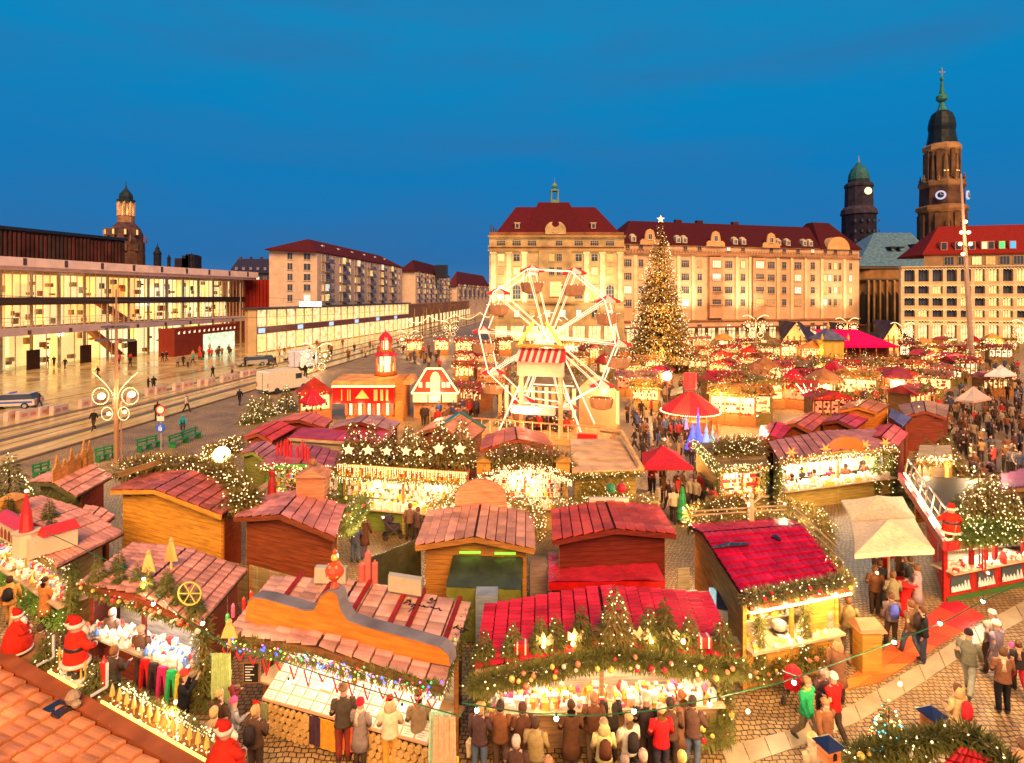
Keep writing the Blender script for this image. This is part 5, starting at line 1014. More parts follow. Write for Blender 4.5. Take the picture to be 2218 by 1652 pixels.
  # snack box post next to it, blue topped bin unit at its left
q=P(1878,1450);T_=thing('wooden_box_stand','yellow wooden box stand with a brown sloping lid beside the snack stall','stand',q,.1);m=MB(Matrix.Translation(q));m.box(-.28,.28,-.25,.25,0,1.25);add('box_body',m,WOOD,T_,color=(.62,.33,.06));m=MB(Matrix.Translation(q));m.hexa([(-.4,-.35,1.25),(.4,-.35,1.25),(.4,.35,1.25),(-.4,.35,1.25)],[(-.36,-.3,1.33),(.36,-.3,1.33),(.3,.1,1.48),(-.3,.1,1.48)]);add('lid',m,WOOD,T_,color=(.35,.16,.08))
q=P(1560,1400);T_=thing('storage_cabinet','white storage cabinet with dark blue lid between the crimson roofs','cabinet',q,.25);M_=Matrix.Translation(q) @ Matrix.Rotation(-.35,4,'Z');m=MB(M_);m.box(-.35,.5,-.7,.6,0,1.5);add('cabinet_body',m,PAINT,T_,color=(.5,.5,.42));m=MB(M_);m.hexa([(-.1,-.7,1.52),(.55,-.7,1.52),(.55,.6,1.52),(-.1,.6,1.52)],[(-.1,-.7,1.56),(.55,-.7,1.56),(.55,.6,1.66),(-.1,.6,1.66)]);add('lid',m,PAINT,T_,color=(.015,.02,.06));m=MB(M_);m.box(-.34,-.12,-.65,.55,1.5,1.54);add('tray',m,GLOWOC,T_,color=(.3,.5,.5))
  # --- second row, backs to the viewer
K_=hut('small stall with orange castle skyline on a pink roof and ivy side',[(64,1044),(166,1077),(246,1032),(148,1005)],he=2.5,ridge='y',hr=.3,roof=PINK,wall=(.15,.13,.04),side=(.42,.05,.02),nc=6,nt=8)
garland(K_.T,[K_.c[0]+V((0,0,-.3)),K_.c[1]+V((0,0,-.3))],.2,1400,IVY,0,hang=1.2)
G_=hut('stall with large orange plank back wall and faded red roof',[(241,1062),(481,1116),(546,1066),(330,1022)],he=2.8,ridge='y',rs=.42,hr=.42,roof=(.45,.1,.07),wall=(.85,.38,.05),side=(.45,.06,.015),nc=10,nt=8)
H_=hut('stall with dark red plank back wall and half timbered side',[(508,1121),(727,1163),(748,1097),(576,1073)],he=2.6,ridge='y',rs=.47,hr=.42,roof=(.58,.2,.18),wall=(.30,.07,.025),side=(.6,.4,.16),nc=10,nt=6)
I_=hut('stall with shallow pink gable roof, brown plank wall and green tarpaulin annex',[(900,1182),(1158,1189),(1156,1112),(928,1108)],he=2.6,ridge='y',hr=.35,roof=(.58,.25,.17),wall=(.42,.17,.035),nc=12,nt=5)
J_=hut('stall with deep red roof and dark red back wall next to the green tarpaulin stall',[(1197,1171),(1464,1157),(1424,1096),(1194,1104)],he=2.6,ridge='y',hr=.3,roof=(.45,.05,.04),wall=(.16,.02,.012),side=(.4,.15,.05),nc=12,nt=5)
m=MB()
for i,(u,h_) in enumerate(((118,.9),(138,.75),(165,1.3),(185,.8),(192,1.2))): pass
rd0,rd1=K_.slopes[0][2],K_.slopes[0][3];M_=None
T_=thing('castle_skyline','orange plywood castle skyline standing on the small pink roof','roof decoration',rd0.lerp(rd1,.5),atan2((rd1 -rd0).y,(rd1 -rd0).x))
e_=(rd1 -rd0);
def tower_prof(s,h,w): return [(s -w,0),(s -w,h*.5),(s -w*.6,h*.55),(s -w*.25,h*.7),(s -w*.3,h*.78),(s,h),(s+w*.3,h*.78),(s+w*.25,h*.7),(s+w*.6,h*.55),(s+w,h*.5),(s+w,0)]
for j,(s,h,w_) in enumerate(((.1,1.15,.11),(.28,.85,.1),(.46,1.2,.11),(.64,.8,.12),(.8,1.35,.1),(.96,1.2,.1))):
 m=MB();pf=tower_prof(s,h,w_);n0=m.p(*[rd0+e_*s_+V((0,0,z_)) for s_,z_ in pf]);n1=m.p(*[rd0+e_*s_+V((0,0,z_))+K_.ex*.12 for s_,z_ in pf]);k_=len(pf);m.face(*[n0+i for i in range(k_)]);m.face(*[n1+i for i in range(k_)][::-1])
 for i in range(k_): m.face(n0+i,n1+i,n1+(i+1) % k_,n0+(i+1) % k_)
 add('tower_cutout',m,WOOD,T_,color=(.72,.3,.06))
m=MB();m.hexa([rd0,rd1,rd1+K_.ex*.06,rd0+K_.ex*.06],[q+V((0,0,.42)) for q in (rd0,rd1,rd1+K_.ex*.06,rd0+K_.ex*.06)]);add('wall_cutout',m,WOOD,T_,color=(.72,.3,.06))
  # fir thickets along the far eaves of the orange walled stall
for nm,pts,n_,lt in (('a',[P(255,1020,3.2),P(330,1005,3.2),P(420,1010,3.2),P(500,1035,3.2),P(545,1080,3.0),P(490,1090,3.0)],4200,260),('b',[P(500,1010,2.6),P(450,985,2.8),P(520,960,2.8)],1700,200)):
 garland(G_.T,pts,.5,n_,FIRW,lt,ll=.4,lw=.06,lr=.035)
p=P(480,985,3.0);m=MB();m.ball(p,.42,12,8);single('glowing_ball',m,emi('ball_glow',(1,.8,.3),4),'large glowing yellow ball among the firs behind the orange walled stall','lamp',p);lamp('ball_light',p+V((0,-.8,.3)),60)
m=MB();q0,q1=P(255,1035,3.3),P(330,1012,3.3);m.hexa([q0,q1,q1+V((.1,.5,0)),q0+V((.1,.5,0))],[q+V((0,0,.25)) for q in (q0,q1,q1+V((.1,.5,0)),q0+V((.1,.5,0)))]);tb=single('planter_bench',m,WOOD,'lit wooden planter on legs on the roof left of the fir thicket','planter',q0,None,(.45,.25,.08))
  # timber frame on the side of H
a,b=H_.w[1],H_.w[2];out=V(((b -a).y,-(b -a).x,0)).normalized()*.06
for s0,s1,z0_,z1_ in ((0,0,0,2.5),(.33,.33,0,2.5),(.66,.66,0,2.5),(1,1,0,2.5),(0,1,1.2,1.2),(0,.33,.2,1.1),(0,1,2.4,2.4),(.66,1,1.3,2.3)):
 m=MB();p0,p1=a.lerp(b,s0)+out,a.lerp(b,s1)+out;p0.z,p1.z=z0_ or .02,z1_;m.bar(p0,p1,.09);add('timber',m,WOOD,H_.T,color=(.22,.08,.03))
garland(H_.T,[H_.c[2],H_.c[2]+V((.5,1.2,-.2)),H_.c[1]+V((.1,1.0,-.1))],.4,2600,IVY,60,baubles=6);garland(H_.T,[H_.c[3]+V((.8,.3,.3)),H_.c[2]+V((0,.2,.3))],.3,1400,FIR,20)
q=on(H_,.62,.96,.42);T_=thing('nesting_box_house','brown wooden house shaped chimney box on the dark red walled stall roof','roof box',q);m=MB(Matrix.Translation(q));m.box(-.55,.55,-.4,.4,-.2,.75);add('box_body',m,WOOD,T_,color=(.45,.17,.08));m=MB(Matrix.Translation(q));m.prism([(-.65,.75),(.65,.75),(0,1.1)],-.5,.5);add('box_roof',m,WOOD,T_,color=(.5,.2,.1));m=MB(Matrix.Translation(q));m.ball((0,-.1,1.3),.16,8,5);add('finial',m,WOOD,T_,color=(.4,.15,.06))
q=on(H_,.08,1.0,.1);m=MB(Matrix.Translation(q));m.lathe([(.2,0),(.16,.5),(.1,.75),(.12,.8),(.13,.95),(.02,1.05)],8);single('red_robed_doll',m,PAINT,'small dark red robed doll standing at the back corner of the dark red walled stall','doll',q,None,(.4,.02,.02))
m=MB();q0,q1=on(H_,-.12,.0,.1),on(H_,-.1,1.25,.25);m.hexa([q0,q0+V((.35,0,0)),q1+V((.35,0,0)),q1],[q+V((0,0,.08)) for q in (q0,q0+V((.35,0,0)),q1+V((.35,0,0)),q1)]);add('gutter_board',m,WOOD,H_.T,color=(.45,.25,.12))
  # green tarpaulin annex
T=I_.T;a,b=I_.w[0].lerp(I_.w[1],.27),I_.w[0].lerp(I_.w[1],.97);TG=mat('olive_tarpaulin',(.17,.17,.03),rough=.35,var=.35,scale=2,bump=.8,bscale=4)
m=MB()
def tarp(m,c00,c10,c11,c01,nu,nv,amp):
 n=(c10 -c00).cross(c01 -c00).normalized();idx=[]
 for j in range(nv+1):
  for i in range(nu+1): m.v.append(lerp2(c00,c10,c11,c01,i/nu,j/nv)+n*amp*RND.uniform(-1,1) -V((0,0,0)))
 for j in range(nv):
  for i in range(nu): k0=len(m.v) -(nu+1)*(nv+1)+j*(nu+1)+i;m.face(k0,k0+1,k0+nu+2,k0+nu+1)
o1,o2=a -I_.ey*1.3,b -I_.ey*1.3;z=lambda p,h: V((p.x,p.y,h))
tarp(m,z(o1,1.75),z(o2,1.75),z(b,2.2),z(a,2.2),10,5,.025);add('tarpaulin_top',m,mat('dark_green_tarpaulin',(.05,.065,.03),rough=.3,var=.4,scale=2,bump=.6,bscale=4),T,smooth=True)
m=MB();tarp(m,z(o1,.05),z(o2,.05),z(o2,1.75),z(o1,1.75),12,8,.03);tarp(m,z(o2,.05),z(b,.05),z(b,2.2),z(o2,1.75),5,8,.02);tarp(m,z(a,.05),z(o1,.05),z(o1,1.75),z(a,2.2),5,8,.02);add('tarpaulin_front',m,TG,T,smooth=True)
for s in (.25,.75): q=a.lerp(b,s) -I_.ey*.08;m=MB();m.box(q.x -.35,q.x+.35,q.y -.03,q.y+.03,2.3,2.36);add('green_lamp',m,emi('green_tube_%d' % (s*100),(.25,1,.05),1.1),T)
  # arched board and firs on I
q=on(I_,.5,1.0,.3);m=MB(Matrix.Translation(q));m.prism([(-1.0,0)]+[(-1.0*cos(pi*i/14),.25+.75*sin(pi*i/14)) for i in range(15)]+[(1.0,0)],-.08,.08);single('arched_board',m,WOOD,'round topped wooden board with radiating slats behind the pink gable roof','board',q,None,(.6,.25,.12))
for i in range(9): m=MB();a0=pi*(i+.5)/9;m.bar((.05*cos(a0),-.1,.2),(.95*cos(a0),-.1,.22+.7*sin(a0)),.03);add('slat',m,WOOD,bpy.data.objects['arched_board'],color=(.42,.15,.07))
garland(I_.T,[on(I_,0,1.1,.2),on(I_,.5,1.15,.9),on(I_,1.02,1.1,.1),on(I_,1.03,.6,-.2)],.35,3000,mat('gold_lit_fir',(.3,.2,.05),rough=.7,var=.4),330);garland(J_.T,[on(J_,0,1.08,.2),on(J_,1.0,1.08,.2)],.22,1300,FIRW,120)
m=MB();q0,q1=on(J_,.35,.98,.35),on(J_,.72,.98,.3);m.bar(q0,q1,.2,.2);single('roof_light_bar',m,PAINT,'white sign back lying along the rear edge of the deep red roof','sign',q0,None,(.7,.55,.4))
for i,(s,c_) in enumerate(((.56,(.03,.2,.08)),(.66,(.5,.01,.01)))): q=on(J_,s,1.02,.75);m=MB();m.ball(q,.2,10,6);single('ball_ornament',m,PAINT,('dark green ball' if i==0 else 'dark red ball')+' ornament at the back of the deep red roof','ornament',q,None,c_)
  # red vinyl covered table in front of J
q=[P(u,v,1.5) for u,v in ((1188,1259),(1441,1257),(1408,1195),(1188,1196))];T_=thing('covered_trolley','box covered with creased bright red vinyl behind the crimson stall','covered box',(q[0]+q[2])/2 -V((0,0,1.5)));m=MB();tarp(m,q[0],q[1],q[2],q[3],14,8,.035);add('vinyl_top',m,VINYL,T_,smooth=True,color=(.62,.02,.05));m=MB();dn=V((0,0,-.3));m.hexa([q[i]+dn for i in (0,1,2,3)],[q[i]+V((0,0,-.04)) for i in (0,1,2,3)]);add('vinyl_skirt',m,VINYL,T_,color=(.65,.01,.01));m=MB();c_=sum(q,V((0,0,0)))/4;ins=[V((c_.x+(p.x -c_.x)*.94,c_.y+(p.y -c_.y)*.9,0)) for p in q];m.hexa(ins,[p+V((0,0,1.2)) for p in ins]);add('box_body',m,WOOD,T_,color=(.04,.02,.02))
  # grey boards, screens and fences between the rows
for i,(u0,v0,u1,v1,h_,c_,nm,lb) in enumerate(((805,1250,912,1205,1.9,(.06,.07,.04),'tarpaulin_screen','dark green tarpaulin screen closing the gap beside the brown walled stall'),(540,1230,660,1262,1.3,(.40,.26,.12),'plank_fence','low plank fence behind the knitwear stall'),(415,1205,535,1232,1.3,(.36,.22,.1),'plank_fence','low plank fence below the orange plank wall'),(1468,1285,1494,1282,2.0,(.5,.38,.22),'leaning_board','upright cream board beside the orange side wall'),(1030,1330,1078,1330,1.8,(.3,.34,.42),'bin_lid','pale blue grey box top between the pink and crimson roofs'),(1148,1245,1185,1245,1.6,(.3,.2,.18),'wrapped_box','wrapped grey box between the two second row stalls'))):
 p0,p1=P(u0,v0,1.2),P(u1,v1,1.2);p0.z=p1.z=0;n_=V((-(p1 -p0).y,(p1 -p0).x,0)).normalized()*(.5 if i>3 else .05);m=MB();m.hexa([p0,p1,p1+n_,p0+n_],[q+V((0,0,h_)) for q in (p0,p1,p1+n_,p0+n_)]);o_=single(nm,m,VINYL if i==0 else WOOD,lb,'fence' if 'fence' in nm else nm.replace('_',' '),p0,None,c_)
 if 'fence' in nm:
  for j in range(16): m=MB();q0,q1=(p0 -V(p0)).lerp(p1 -p0,(j+.05)/16),(p1 -p0)*(j+.95)/16;m.hexa([q0 -n_*.6,q1 -n_*.6,q1 -n_*.1,q0 -n_*.1],[q+V((0,0,h_+.03*RND.random())) for q in (q0 -n_*.6,q1 -n_*.6,q1 -n_*.1,q0 -n_*.1)]);add('plank',m,WOOD,o_,world=False,color=tuple(x*RND.uniform(.8,1.2) for x in c_))
q=P(312,1215,2.3);m=MB();m.box(q.x -.45,q.x+.45,q.y,q.y+.7,0,2.3);single('air_unit',m,METAL,'grey metal box between the pink roofs at the left','box',(q.x,q.y,0),None,(.4,.36,.36))
lo,hi=P(425,1700,2.5),P(-45,1420,3.0);vd=(hi -lo).normalized();sd=V((vd.y,-vd.x,0)).normalized()
if sd.y>0: sd=-sd
T=thing('near_stall_roof','nearest stall roof of large salmon orange tiles in the lower left corner','stall roof',V(((lo+hi).x/2,(lo+hi).y/2,0)),0)
s0=-.02;q=[lo+sd*.02,lo+sd*4.6,hi+sd*4.6,hi+sd*.02]
m=MB();dn=V((0,0,-.08));m.hexa([p+dn for p in (q[0],q[3],q[2],q[1])],[q[0],q[3],q[2],q[1]]);add('roof_deck',m,WOOD,T,color=(.3,.08,.03))
L_=(hi -lo).length;nc_=15
tiles(T,q,nc_,20,(.80,.27,.10),h=.06,jit=.14)
o_=-sd
led=thing('display_ledge','brown timber ledge with a yellow light strip running along the near tiled roof','ledge',V((lo.x,lo.y,0)))
def lp(t,d,z): p=lo.lerp(hi,t)+o_*d;return V((p.x,p.y,p.z+z))
m=MB();m.hexa([lp(0,.02,-.12),lp(1,.02,-.12),lp(1,.3,-.12),lp(0,.3,-.12)],[lp(0,.02,.1),lp(1,.02,.1),lp(1,.3,.1),lp(0,.3,.1)]);add('gutter_board',m,WOOD,led,color=(.32,.08,.025))
m=MB();m.hexa([lp(0,.31,-.5),lp(1,.31,-.5),lp(1,.8,-.5),lp(0,.8,-.5)],[lp(0,.31,-.06),lp(1,.31,-.06),lp(1,.8,-.06),lp(0,.8,-.06)]);add('shelf',m,WOOD,led,color=(.4,.15,.05))
for t0,t1 in ((.0,.46),(.58,.72)): m=MB();m.bar(lp(t0,.34,.1),lp(t1,.34,.1),.035);add('light_strip',m,emi('yellow_strip_%d' % int(t0*10),(1,.75,.08),3),led)
m=MB()
for t in (.5,.77): m.bar(lp(t,.3,.13),lp(t,.62,.13),.04);m.bar(lp(t,.62,.13),lp(t,.62,.62),.04)
add('white_bracket',m,WHITE,led)
m=MB();m.hexa([lp(.5,-.3,.05),lp(.57,-.3,.05),lp(.57,.0,.05),lp(.5,.0,.05)],[lp(.5,-.3,.1),lp(.57,-.3,.1),lp(.57,.0,.1),lp(.5,.0,.1)]);add('black_flap',m,VINYL,led,color=(.02,.015,.012))
q=lp(.52,.05,.12);m=MB(Matrix.Translation(q));m.lathe([(.1,0),(.14,.12),(.09,.22),(.02,.25)],8);m.lathe([(.06,.0),(.09,.06),(.05,.12)],8,(.16,-.12,0));single('clay_pot',m,PLASTER,'pair of grey and brown clay pots at the edge of the near tiled roof','pot',q,None,(.45,.3,.18))
garland(led,[lp(0,.78,.12),lp(.48,.78,.12)],.08,900,FIR,90,ll=.14,lw=.02);garland(led,[lp(.56,.78,.12),lp(.8,.78,.12)],.08,400,FIR,50,ll=.14,lw=.02);garland(led,[lp(.0,.55,-.06),lp(.8,.55,-.06)],.07,500,FIRW,120,ll=.13,lw=.02)
icicles(led,lp(.0,.76,.1),lp(.47,.76,.1),60,.2)
for i in range(14):
 q=lp(.03+i*.033,.55,-.05);m=MB(Matrix.Translation(q));m.lathe([(.015,0),(.015,.12),(.055,.14),(.04,.25),(.01,.38)],7);single('gilded_cone',m,PAINT,'small gilded toy tree among the fairy lights on the near ledge','toy tree',q,'gilded toy trees on the near ledge',(.75,.45,.12))
for i in range(7):
 q=lp(.6+i*.022,.6,-.05);m=MB(Matrix.Translation(q));m.lathe([(.03,0),(.015,.3),(.05,.36),(.01,.5)],6);single('gilded_cone',m,PAINT,'small gilded toy tree on the far half of the near ledge','toy tree',q,'gilded toy trees on the far half of the ledge',(.75,.45,.12))
for i,(t,lb) in enumerate(((.8,'little lit fir between the seated and the standing red robed figures'),(.545,'little lit fir to the right of the standing red robed figure'))): tree_at(1,lp(t,.6,-.05),.75,lb,None)
q=lp(.525,.66,-.05);m=MB(Matrix.Translation(q));m.lathe([(.07,0),(.07,.62),(.03,.66),(.015,.74)],8);single('red_candle',m,PAINT,'red candle next to the lit fir on the near ledge','candle',q,None,(.75,.03,.02))
RB,WT,BD=(.70,.03,.012),(.8,.68,.5),(.85,.72,.55)
def red_figure(p,h,rz,label,seated=False,group=None):
 T_=thing('robed_figure',label,'decorative figure',p,rz,group);k=h/1.0;M_=Matrix.Scale(k,4)
 def a(nm,m,mt,c): return add(nm,m,mt,T_,world=False,color=c,smooth=True)
 m=MB(M_)
 if seated: m.lathe([(.27,.03),(.31,.1),(.32,.25),(.28,.42),(.2,.58),(.12,.68),(.06,.7)],14,sx=1.0,sy=.9)
 else: m.lathe([(.22,.22),(.21,.3),(.19,.45),(.18,.55),(.17,.64),(.12,.71),(.06,.73)],14,sx=1,sy=.8)
 for s_ in (-1,1): m.tube([(.14*s_,0,.64),(.24*s_,-.08,.5),(.15*s_,-.2,.45)],[.07,.065,.05],7)
 a('robe',m,CLOTH,RB)
 m=MB(M_);z0_=.03 if seated else .2;m.lathe([((.28 if seated else .22)+dx,z0_+dz) for dx,dz in ((-.02,0),(.03,.005),(.045,.03),(.02,.06),(-.02,.06))],14,sy=.9 if seated else .8)
 for s_ in (-1,1): m.ball((.14*s_,-.21,.45),.05,7,5)
 a('white_trim',m,CLOTH,WT)
 if not seated:
  m=MB(M_)
  for s_ in (-1,1): m.tube([(.08*s_,0,.24),(.08*s_,0,.12)],[.085,.07],7)
  a('trousers',m,CLOTH,RB);m=MB(M_)
  for s_ in (-1,1): m.tube([(.08*s_,.02,.12),(.08*s_,.02,.02)],[.07,.075],7);m.cbox((.08*s_,-.06,.03),.12,.2,.06)
  a('boots',m,PAINT,(.03,.02,.02));m=MB(M_);m.lathe([(.19,.45),(.195,.46),(.195,.5),(.185,.51)],14,sy=.82);a('belt',m,PAINT,(.03,.02,.015))
 m=MB(M_);m.ball((0,-.01,.78),.095,10,7,.105);m.ball((0,-.11,.785),.02,6,4);a('head',m,SKIN,None)
 m=MB(M_);m.tube([(0,-.07,.77),(0,-.13,.68),(0,-.15,.56)],[(.09,.05),(.11,.05),(.03,.02)],9);a('beard',m,CLOTH,BD)
 m=MB(M_);m.lathe([(.112,.8),(.12,.82),(.118,.85),(.1,.86)],12,(0,0,0));m.ball((.1,.08,.84),.04,7,5);a('hat_band',m,CLOTH,WT)
 m=MB(M_);m.tube([(0,0,.85),(.0,.02,.93),(.05,.06,.96),(.1,.09,.86)],[.1,.075,.045,.02],9);a('hat',m,CLOTH,(.62,.02,.01))
 return T_
red_figure(lp(.935,.5,-.05),1.0,2.2,'stout seated red robed white bearded figure at the left end of the near ledge',True)
f2=red_figure(lp(.655,.62,.0),1.32,2.6,'standing red robed white bearded figure with boots on a white plinth')
m=MB();q=f2.location;m.box(q.x -.38,q.x+.38,q.y -.3,q.y+.3,q.z -.16,q.z -.01);single('plinth',m,WHITE,'snow white plinth under the standing red robed figure','plinth',(q.x,q.y,q.z -.16))
q=P(487,1600,3.5);red_figure(q -V((0,0,.8)),1.15,2.5,'red robed figure seen from behind at the bottom edge, only hat and shoulders in view',True)
  # lower right corner: roof corner, fir arrangement, nesting house
q=[P(2000,1690,2.8),P(2215,1790,2.8),P(2180,1640,3.0),P(2085,1606,3.0)]
T=thing('near_corner_roof','crimson tiled roof corner at the lower right edge','stall roof',V((q[0].x,q[0].y,0)))
q=[P(2000,1700,2.6),P(2260,1760,2.6),P(2160,1640,3.0),P(2080,1615,3.0)];m=MB();m.hexa([p+dn for p in q],q);add('roof_deck',m,WOOD,T,color=(.2,.01,.01));tiles(T,q,5,9,(.62,.03,.04),h=.05)
garland(T,[P(1830,1640,2.7),P(1960,1610,3.0),P(2090,1590,3.1),P(2150,1620,3.1),P(2210,1690,2.9)],.17,2400,FIR,40,baubles=4,ll=.28,lw=.03)
T=tree_at(0,P(1925,1660,2.3),1.0,'warmly lit fir with tiny coloured lights in the bottom right corner',None)
for c_ in ((1,.6,.15),(1,.05,.02),(.05,.6,.7)):
 m=MB()
 for i in range(60 if c_[1]==.6 else 26): t=1 -sqrt(RND.random());a_=RND.random()*6.3;R=.42*(1 -t)+.04;m.octa((R*cos(a_),R*sin(a_),.1+t*1.15),.022)
 add('fairy_lights',m,BULBC,T,world=False,color=c_,kind='stuff')
p=P(1925,1590,2.6);garland(T,[P(1870,1645,2.6),P(1925,1620,2.6),P(2000,1615,2.7)],.24,1500,FIR,60,ll=.2)
for i,(u,v,lb) in enumerate(((2018,1572,'tiny wooden bird house with a navy roof standing on the fir arrangement'),(1795,1640,'second tiny house with navy roof at the bottom edge'))):
 p=P(u,v,3.0);T_=thing('bird_house',lb,'bird house',p,.3);m=MB();m.box(-.13,.13,-.13,.13,-.05,.24);add('house_body',m,WOOD,T_,world=False,color=(.55,.17,.05));m=MB();m.hexa([(-.19,-.19,.24),(.19,-.19,.24),(.19,.19,.24),(-.19,.19,.24)],[(-.03,-.03,.36),(.03,-.03,.36),(.03,.03,.36),(-.03,.03,.36)]);add('house_roof',m,PAINT,T_,world=False,color=(.02,.025,.07));m=MB();m.prism([(-.04,.04),(.04,.04),(.04,.14),(0,.17),(-.04,.14)],-.14,-.131);add('house_opening',m,DARK,T_,world=False)
WARM=(1,.6,.27)
L1=hut('candle topped stall with bright toy filled front and green side panel',[(560,1012),(745,1022),(752,985),(612,968)],he=2.5,ridge='y',hr=.3,roof=(.42,.1,.12),wall=(.14,.4,.08),nc=8,nt=5,opening=True,lampw=150,group=None)
goods(L1,'red, white and violet toys glowing in the candle topped stall',1.8,size=.13)
garland(L1.T,[L1.c[0],L1.c[1]],.25,1500,FIRW,170,baubles=8,lr=.035)
for i in range(9): u=(601,609,617,623,630,645,655,662,668)[i];v_=(985,985,988,988,991,995,997,999,1000)[i];q=P(u,v_,2.75);h_=(.5,.6,.75,.85,.7,.65,.9,.8,.6)[i];m=MB();m.lathe([(.07,0),(.07,h_),(.03,h_+.03),(.025,h_+.14)],7,q);single('red_candle',m,PAINT,'red candle on the eave of the candle topped stall','candle',q,'red candles on the candle topped stall',(.65,.03,.04))
L2=hut('long stall under a gold lettered band with tall decorated firs on top',[(733,1026),(1014,1046),(1024,1003),(748,982)],he=2.6,ridge='mono',hr=0,backhe=.3,roof=(.4,.1,.08),wall=(.5,.3,.08),nc=5,nt=6,opening=True,lampw=120,front=(.2,.25,.05),inset=.2)
goods(L2,'pale wares in the long gold banded stall',1.6,size=.14,pal=(1,4,9,8,2))
a,b=L2.c[0],L2.c[1];m=MB();m.hexa([a+V((0,-.1,.02)),b+V((0,-.1,.02)),b+V((0,.0,.02)),a+V((0,0,.02))],[a+V((0,-.1,.5)),b+V((0,-.1,.5)),b+V((0,0,.5)),a+V((0,0,.5))]);sb=add('sign_band',m,WOOD,L2.T,color=(.75,.42,.08))
for i in range(26):
 if i in (9,10,18): continue
 q=a.lerp(b,(i+.5)/26)+V((0,-.12,.1));m=MB();w_=.11;r_c=RND.random()
 m.box(q.x -w_,q.x -w_+.05,q.y -.03,q.y,q.z,q.z+.3)
 if r_c<.6: m.box(q.x+w_ -.05,q.x+w_,q.y -.03,q.y,q.z,q.z+.3)
 if r_c>.25: m.box(q.x -w_+.05,q.x+w_,q.y -.028,q.y -.002,q.z+.26,q.z+.3)
 if r_c<.8: m.box(q.x -w_+.05,q.x+w_,q.y -.028,q.y -.002,q.z+.12,q.z+.16)
 add('letter',m,WOOD,sb,color=(.35,.06,.02))
garland(L2.T,[a+V((0,-.15,-.05)),b+V((0,-.15,-.05))],.12,700,FIR,140);icicles(L2.T,a+V((0,-.2,.5)),b+V((0,-.2,.5)),70,.5,r=.025);icicles(L2.T,a+V((0,-.2,-.1)),b+V((0,-.2,-.1)),60,.3,r=.022)
for i,(u,lb) in enumerate(((765,'first from the left'),(806,'second from the left'),(845,'third from the left'),(885,'fourth from the left'),(912,'fifth, slightly set back'),(955,'second from the right'),(1000,'at the right end'))):
 q=P(u,1004,2.9);t_=tree_at(2,q,(1.6,1.55,1.45,1.45,1.3,1.7,1.7)[i],'tall lit fir with a star on the gold banded stall, '+lb,'lit firs on the gold banded stall')
 m=MB()
 for j in range(5): a0=j*2*pi/5+pi/2;a1,a2=a0 -.62,a0+.62;m.poly((0,-.02,0),(.09*cos(a1),0,.09*sin(a1)),(.18*cos(a0),0,.18*sin(a0)),(.09*cos(a2),0,.09*sin(a2)))
 st=add('star',m,GLOWOC,t_,world=False,color=(1,.7,.35));st.location=(.0,-.62,.55);st.rotation_euler[2]=-t_.rotation_euler[2];st.location=Matrix.Rotation(-t_.rotation_euler[2],3,'Z') @ V((0,-.5,.55))
m=MB();q=P(955,992,3.0);m.tube([(q.x -1.1,q.y,q.z),(q.x -.3,q.y,q.z+.05),(q.x+.5,q.y,q.z+.05),(q.x+.8,q.y,q.z+.5)],[.12,.22,.3,.3],8);single('golden_animal',m,PAINT,'reclining golden wooden animal shape among the firs of the gold banded stall','ornament',q,None,(.8,.4,.08))
L3=hut('stall with arched garland front, two wooden boxes and crowded white shelves',[(1036,1036),(1238,1034),(1212,985),(1040,985)],he=2.5,ridge='y',hr=.55,roof=(.5,.14,.08),wall=(.5,.3,.1),nc=8,nt=4,opening=True,lampw=130,inset=.2)
goods(L3,'white and gold candles and pots glowing under the arched garland',2.2,size=.12,pal=(1,4,9,8,9,2,0))
a,b=L3.c[0],L3.c[1];arch=[a.lerp(b,t)+V((0,-.15,.55*sin(pi*t))) for t in [i/8 for i in range(9)]];garland(L3.T,arch,.18,900,FIRW,260,lr=.03);garland(L3.T,[p+V((0,.8,.65)) for p in arch],.42,2600,FIRW,110,ll=.4,lw=.05,hang=.5)
for i in range(len(arch) -1): icicles(L3.T,arch[i]+V((0,-.1,-.1)),arch[i+1]+V((0,-.1,-.1)),12,.35,r=.025)
for i,u in enumerate((1048,1218)): q=P(u,1024,2.6);m=MB(Matrix.Translation(q));m.box(-.32,.32,-.3,.3,0,.6);m.prism([(-.4,.6),(.4,.6),(0,.78)],-.38,.38);single('wooden_box',m,WOOD,'orange lit wooden box on the arched garland stall, '+('left corner','right corner')[i],'box',q,'corner boxes on the arched stall',(.65,.3,.06))
L3b=hut('red gabled roof with a lamp behind the arched garland stall',[(1040,975),(1198,968),(1178,940),(1052,944)],he=2.7,ridge='y',hr=.5,roof=(.55,.12,.07),wall=(.3,.05,.02),nc=6,nt=3)
L4=hut('flat tan roofed booth with ivy clad front beside the red parasol',[(1238,1025),(1389,1019),(1342,951),(1234,952)],he=2.8,ridge='flat',roof=(.62,.34,.16),wall=(.35,.22,.05),nc=3,nt=1,inset=.2)
garland(L4.T,[L4.c[0]+V((0,-.1,-.1)),L4.c[1]+V((0,-.1,-.1))],.12,500,FIR,60);garland(L4.T,[L4.c[0]+V((.4,0,-.5)),L4.c[0].lerp(L4.c[1],.8)+V((0,0,-.5))],.25,2600,mat('golden_ivy',(.22,.17,.03),rough=.6,var=.4),80,hang=1.6)
m=MB();m.tube([L4.c[1]+V((0,0,.1)),L4.c[2]+V((.1,0,.4)),L4.c[2]+V((-.9,1,.3))],.16,6);add('curved_rim',m,WOOD,L4.T,color=(.7,.38,.14))
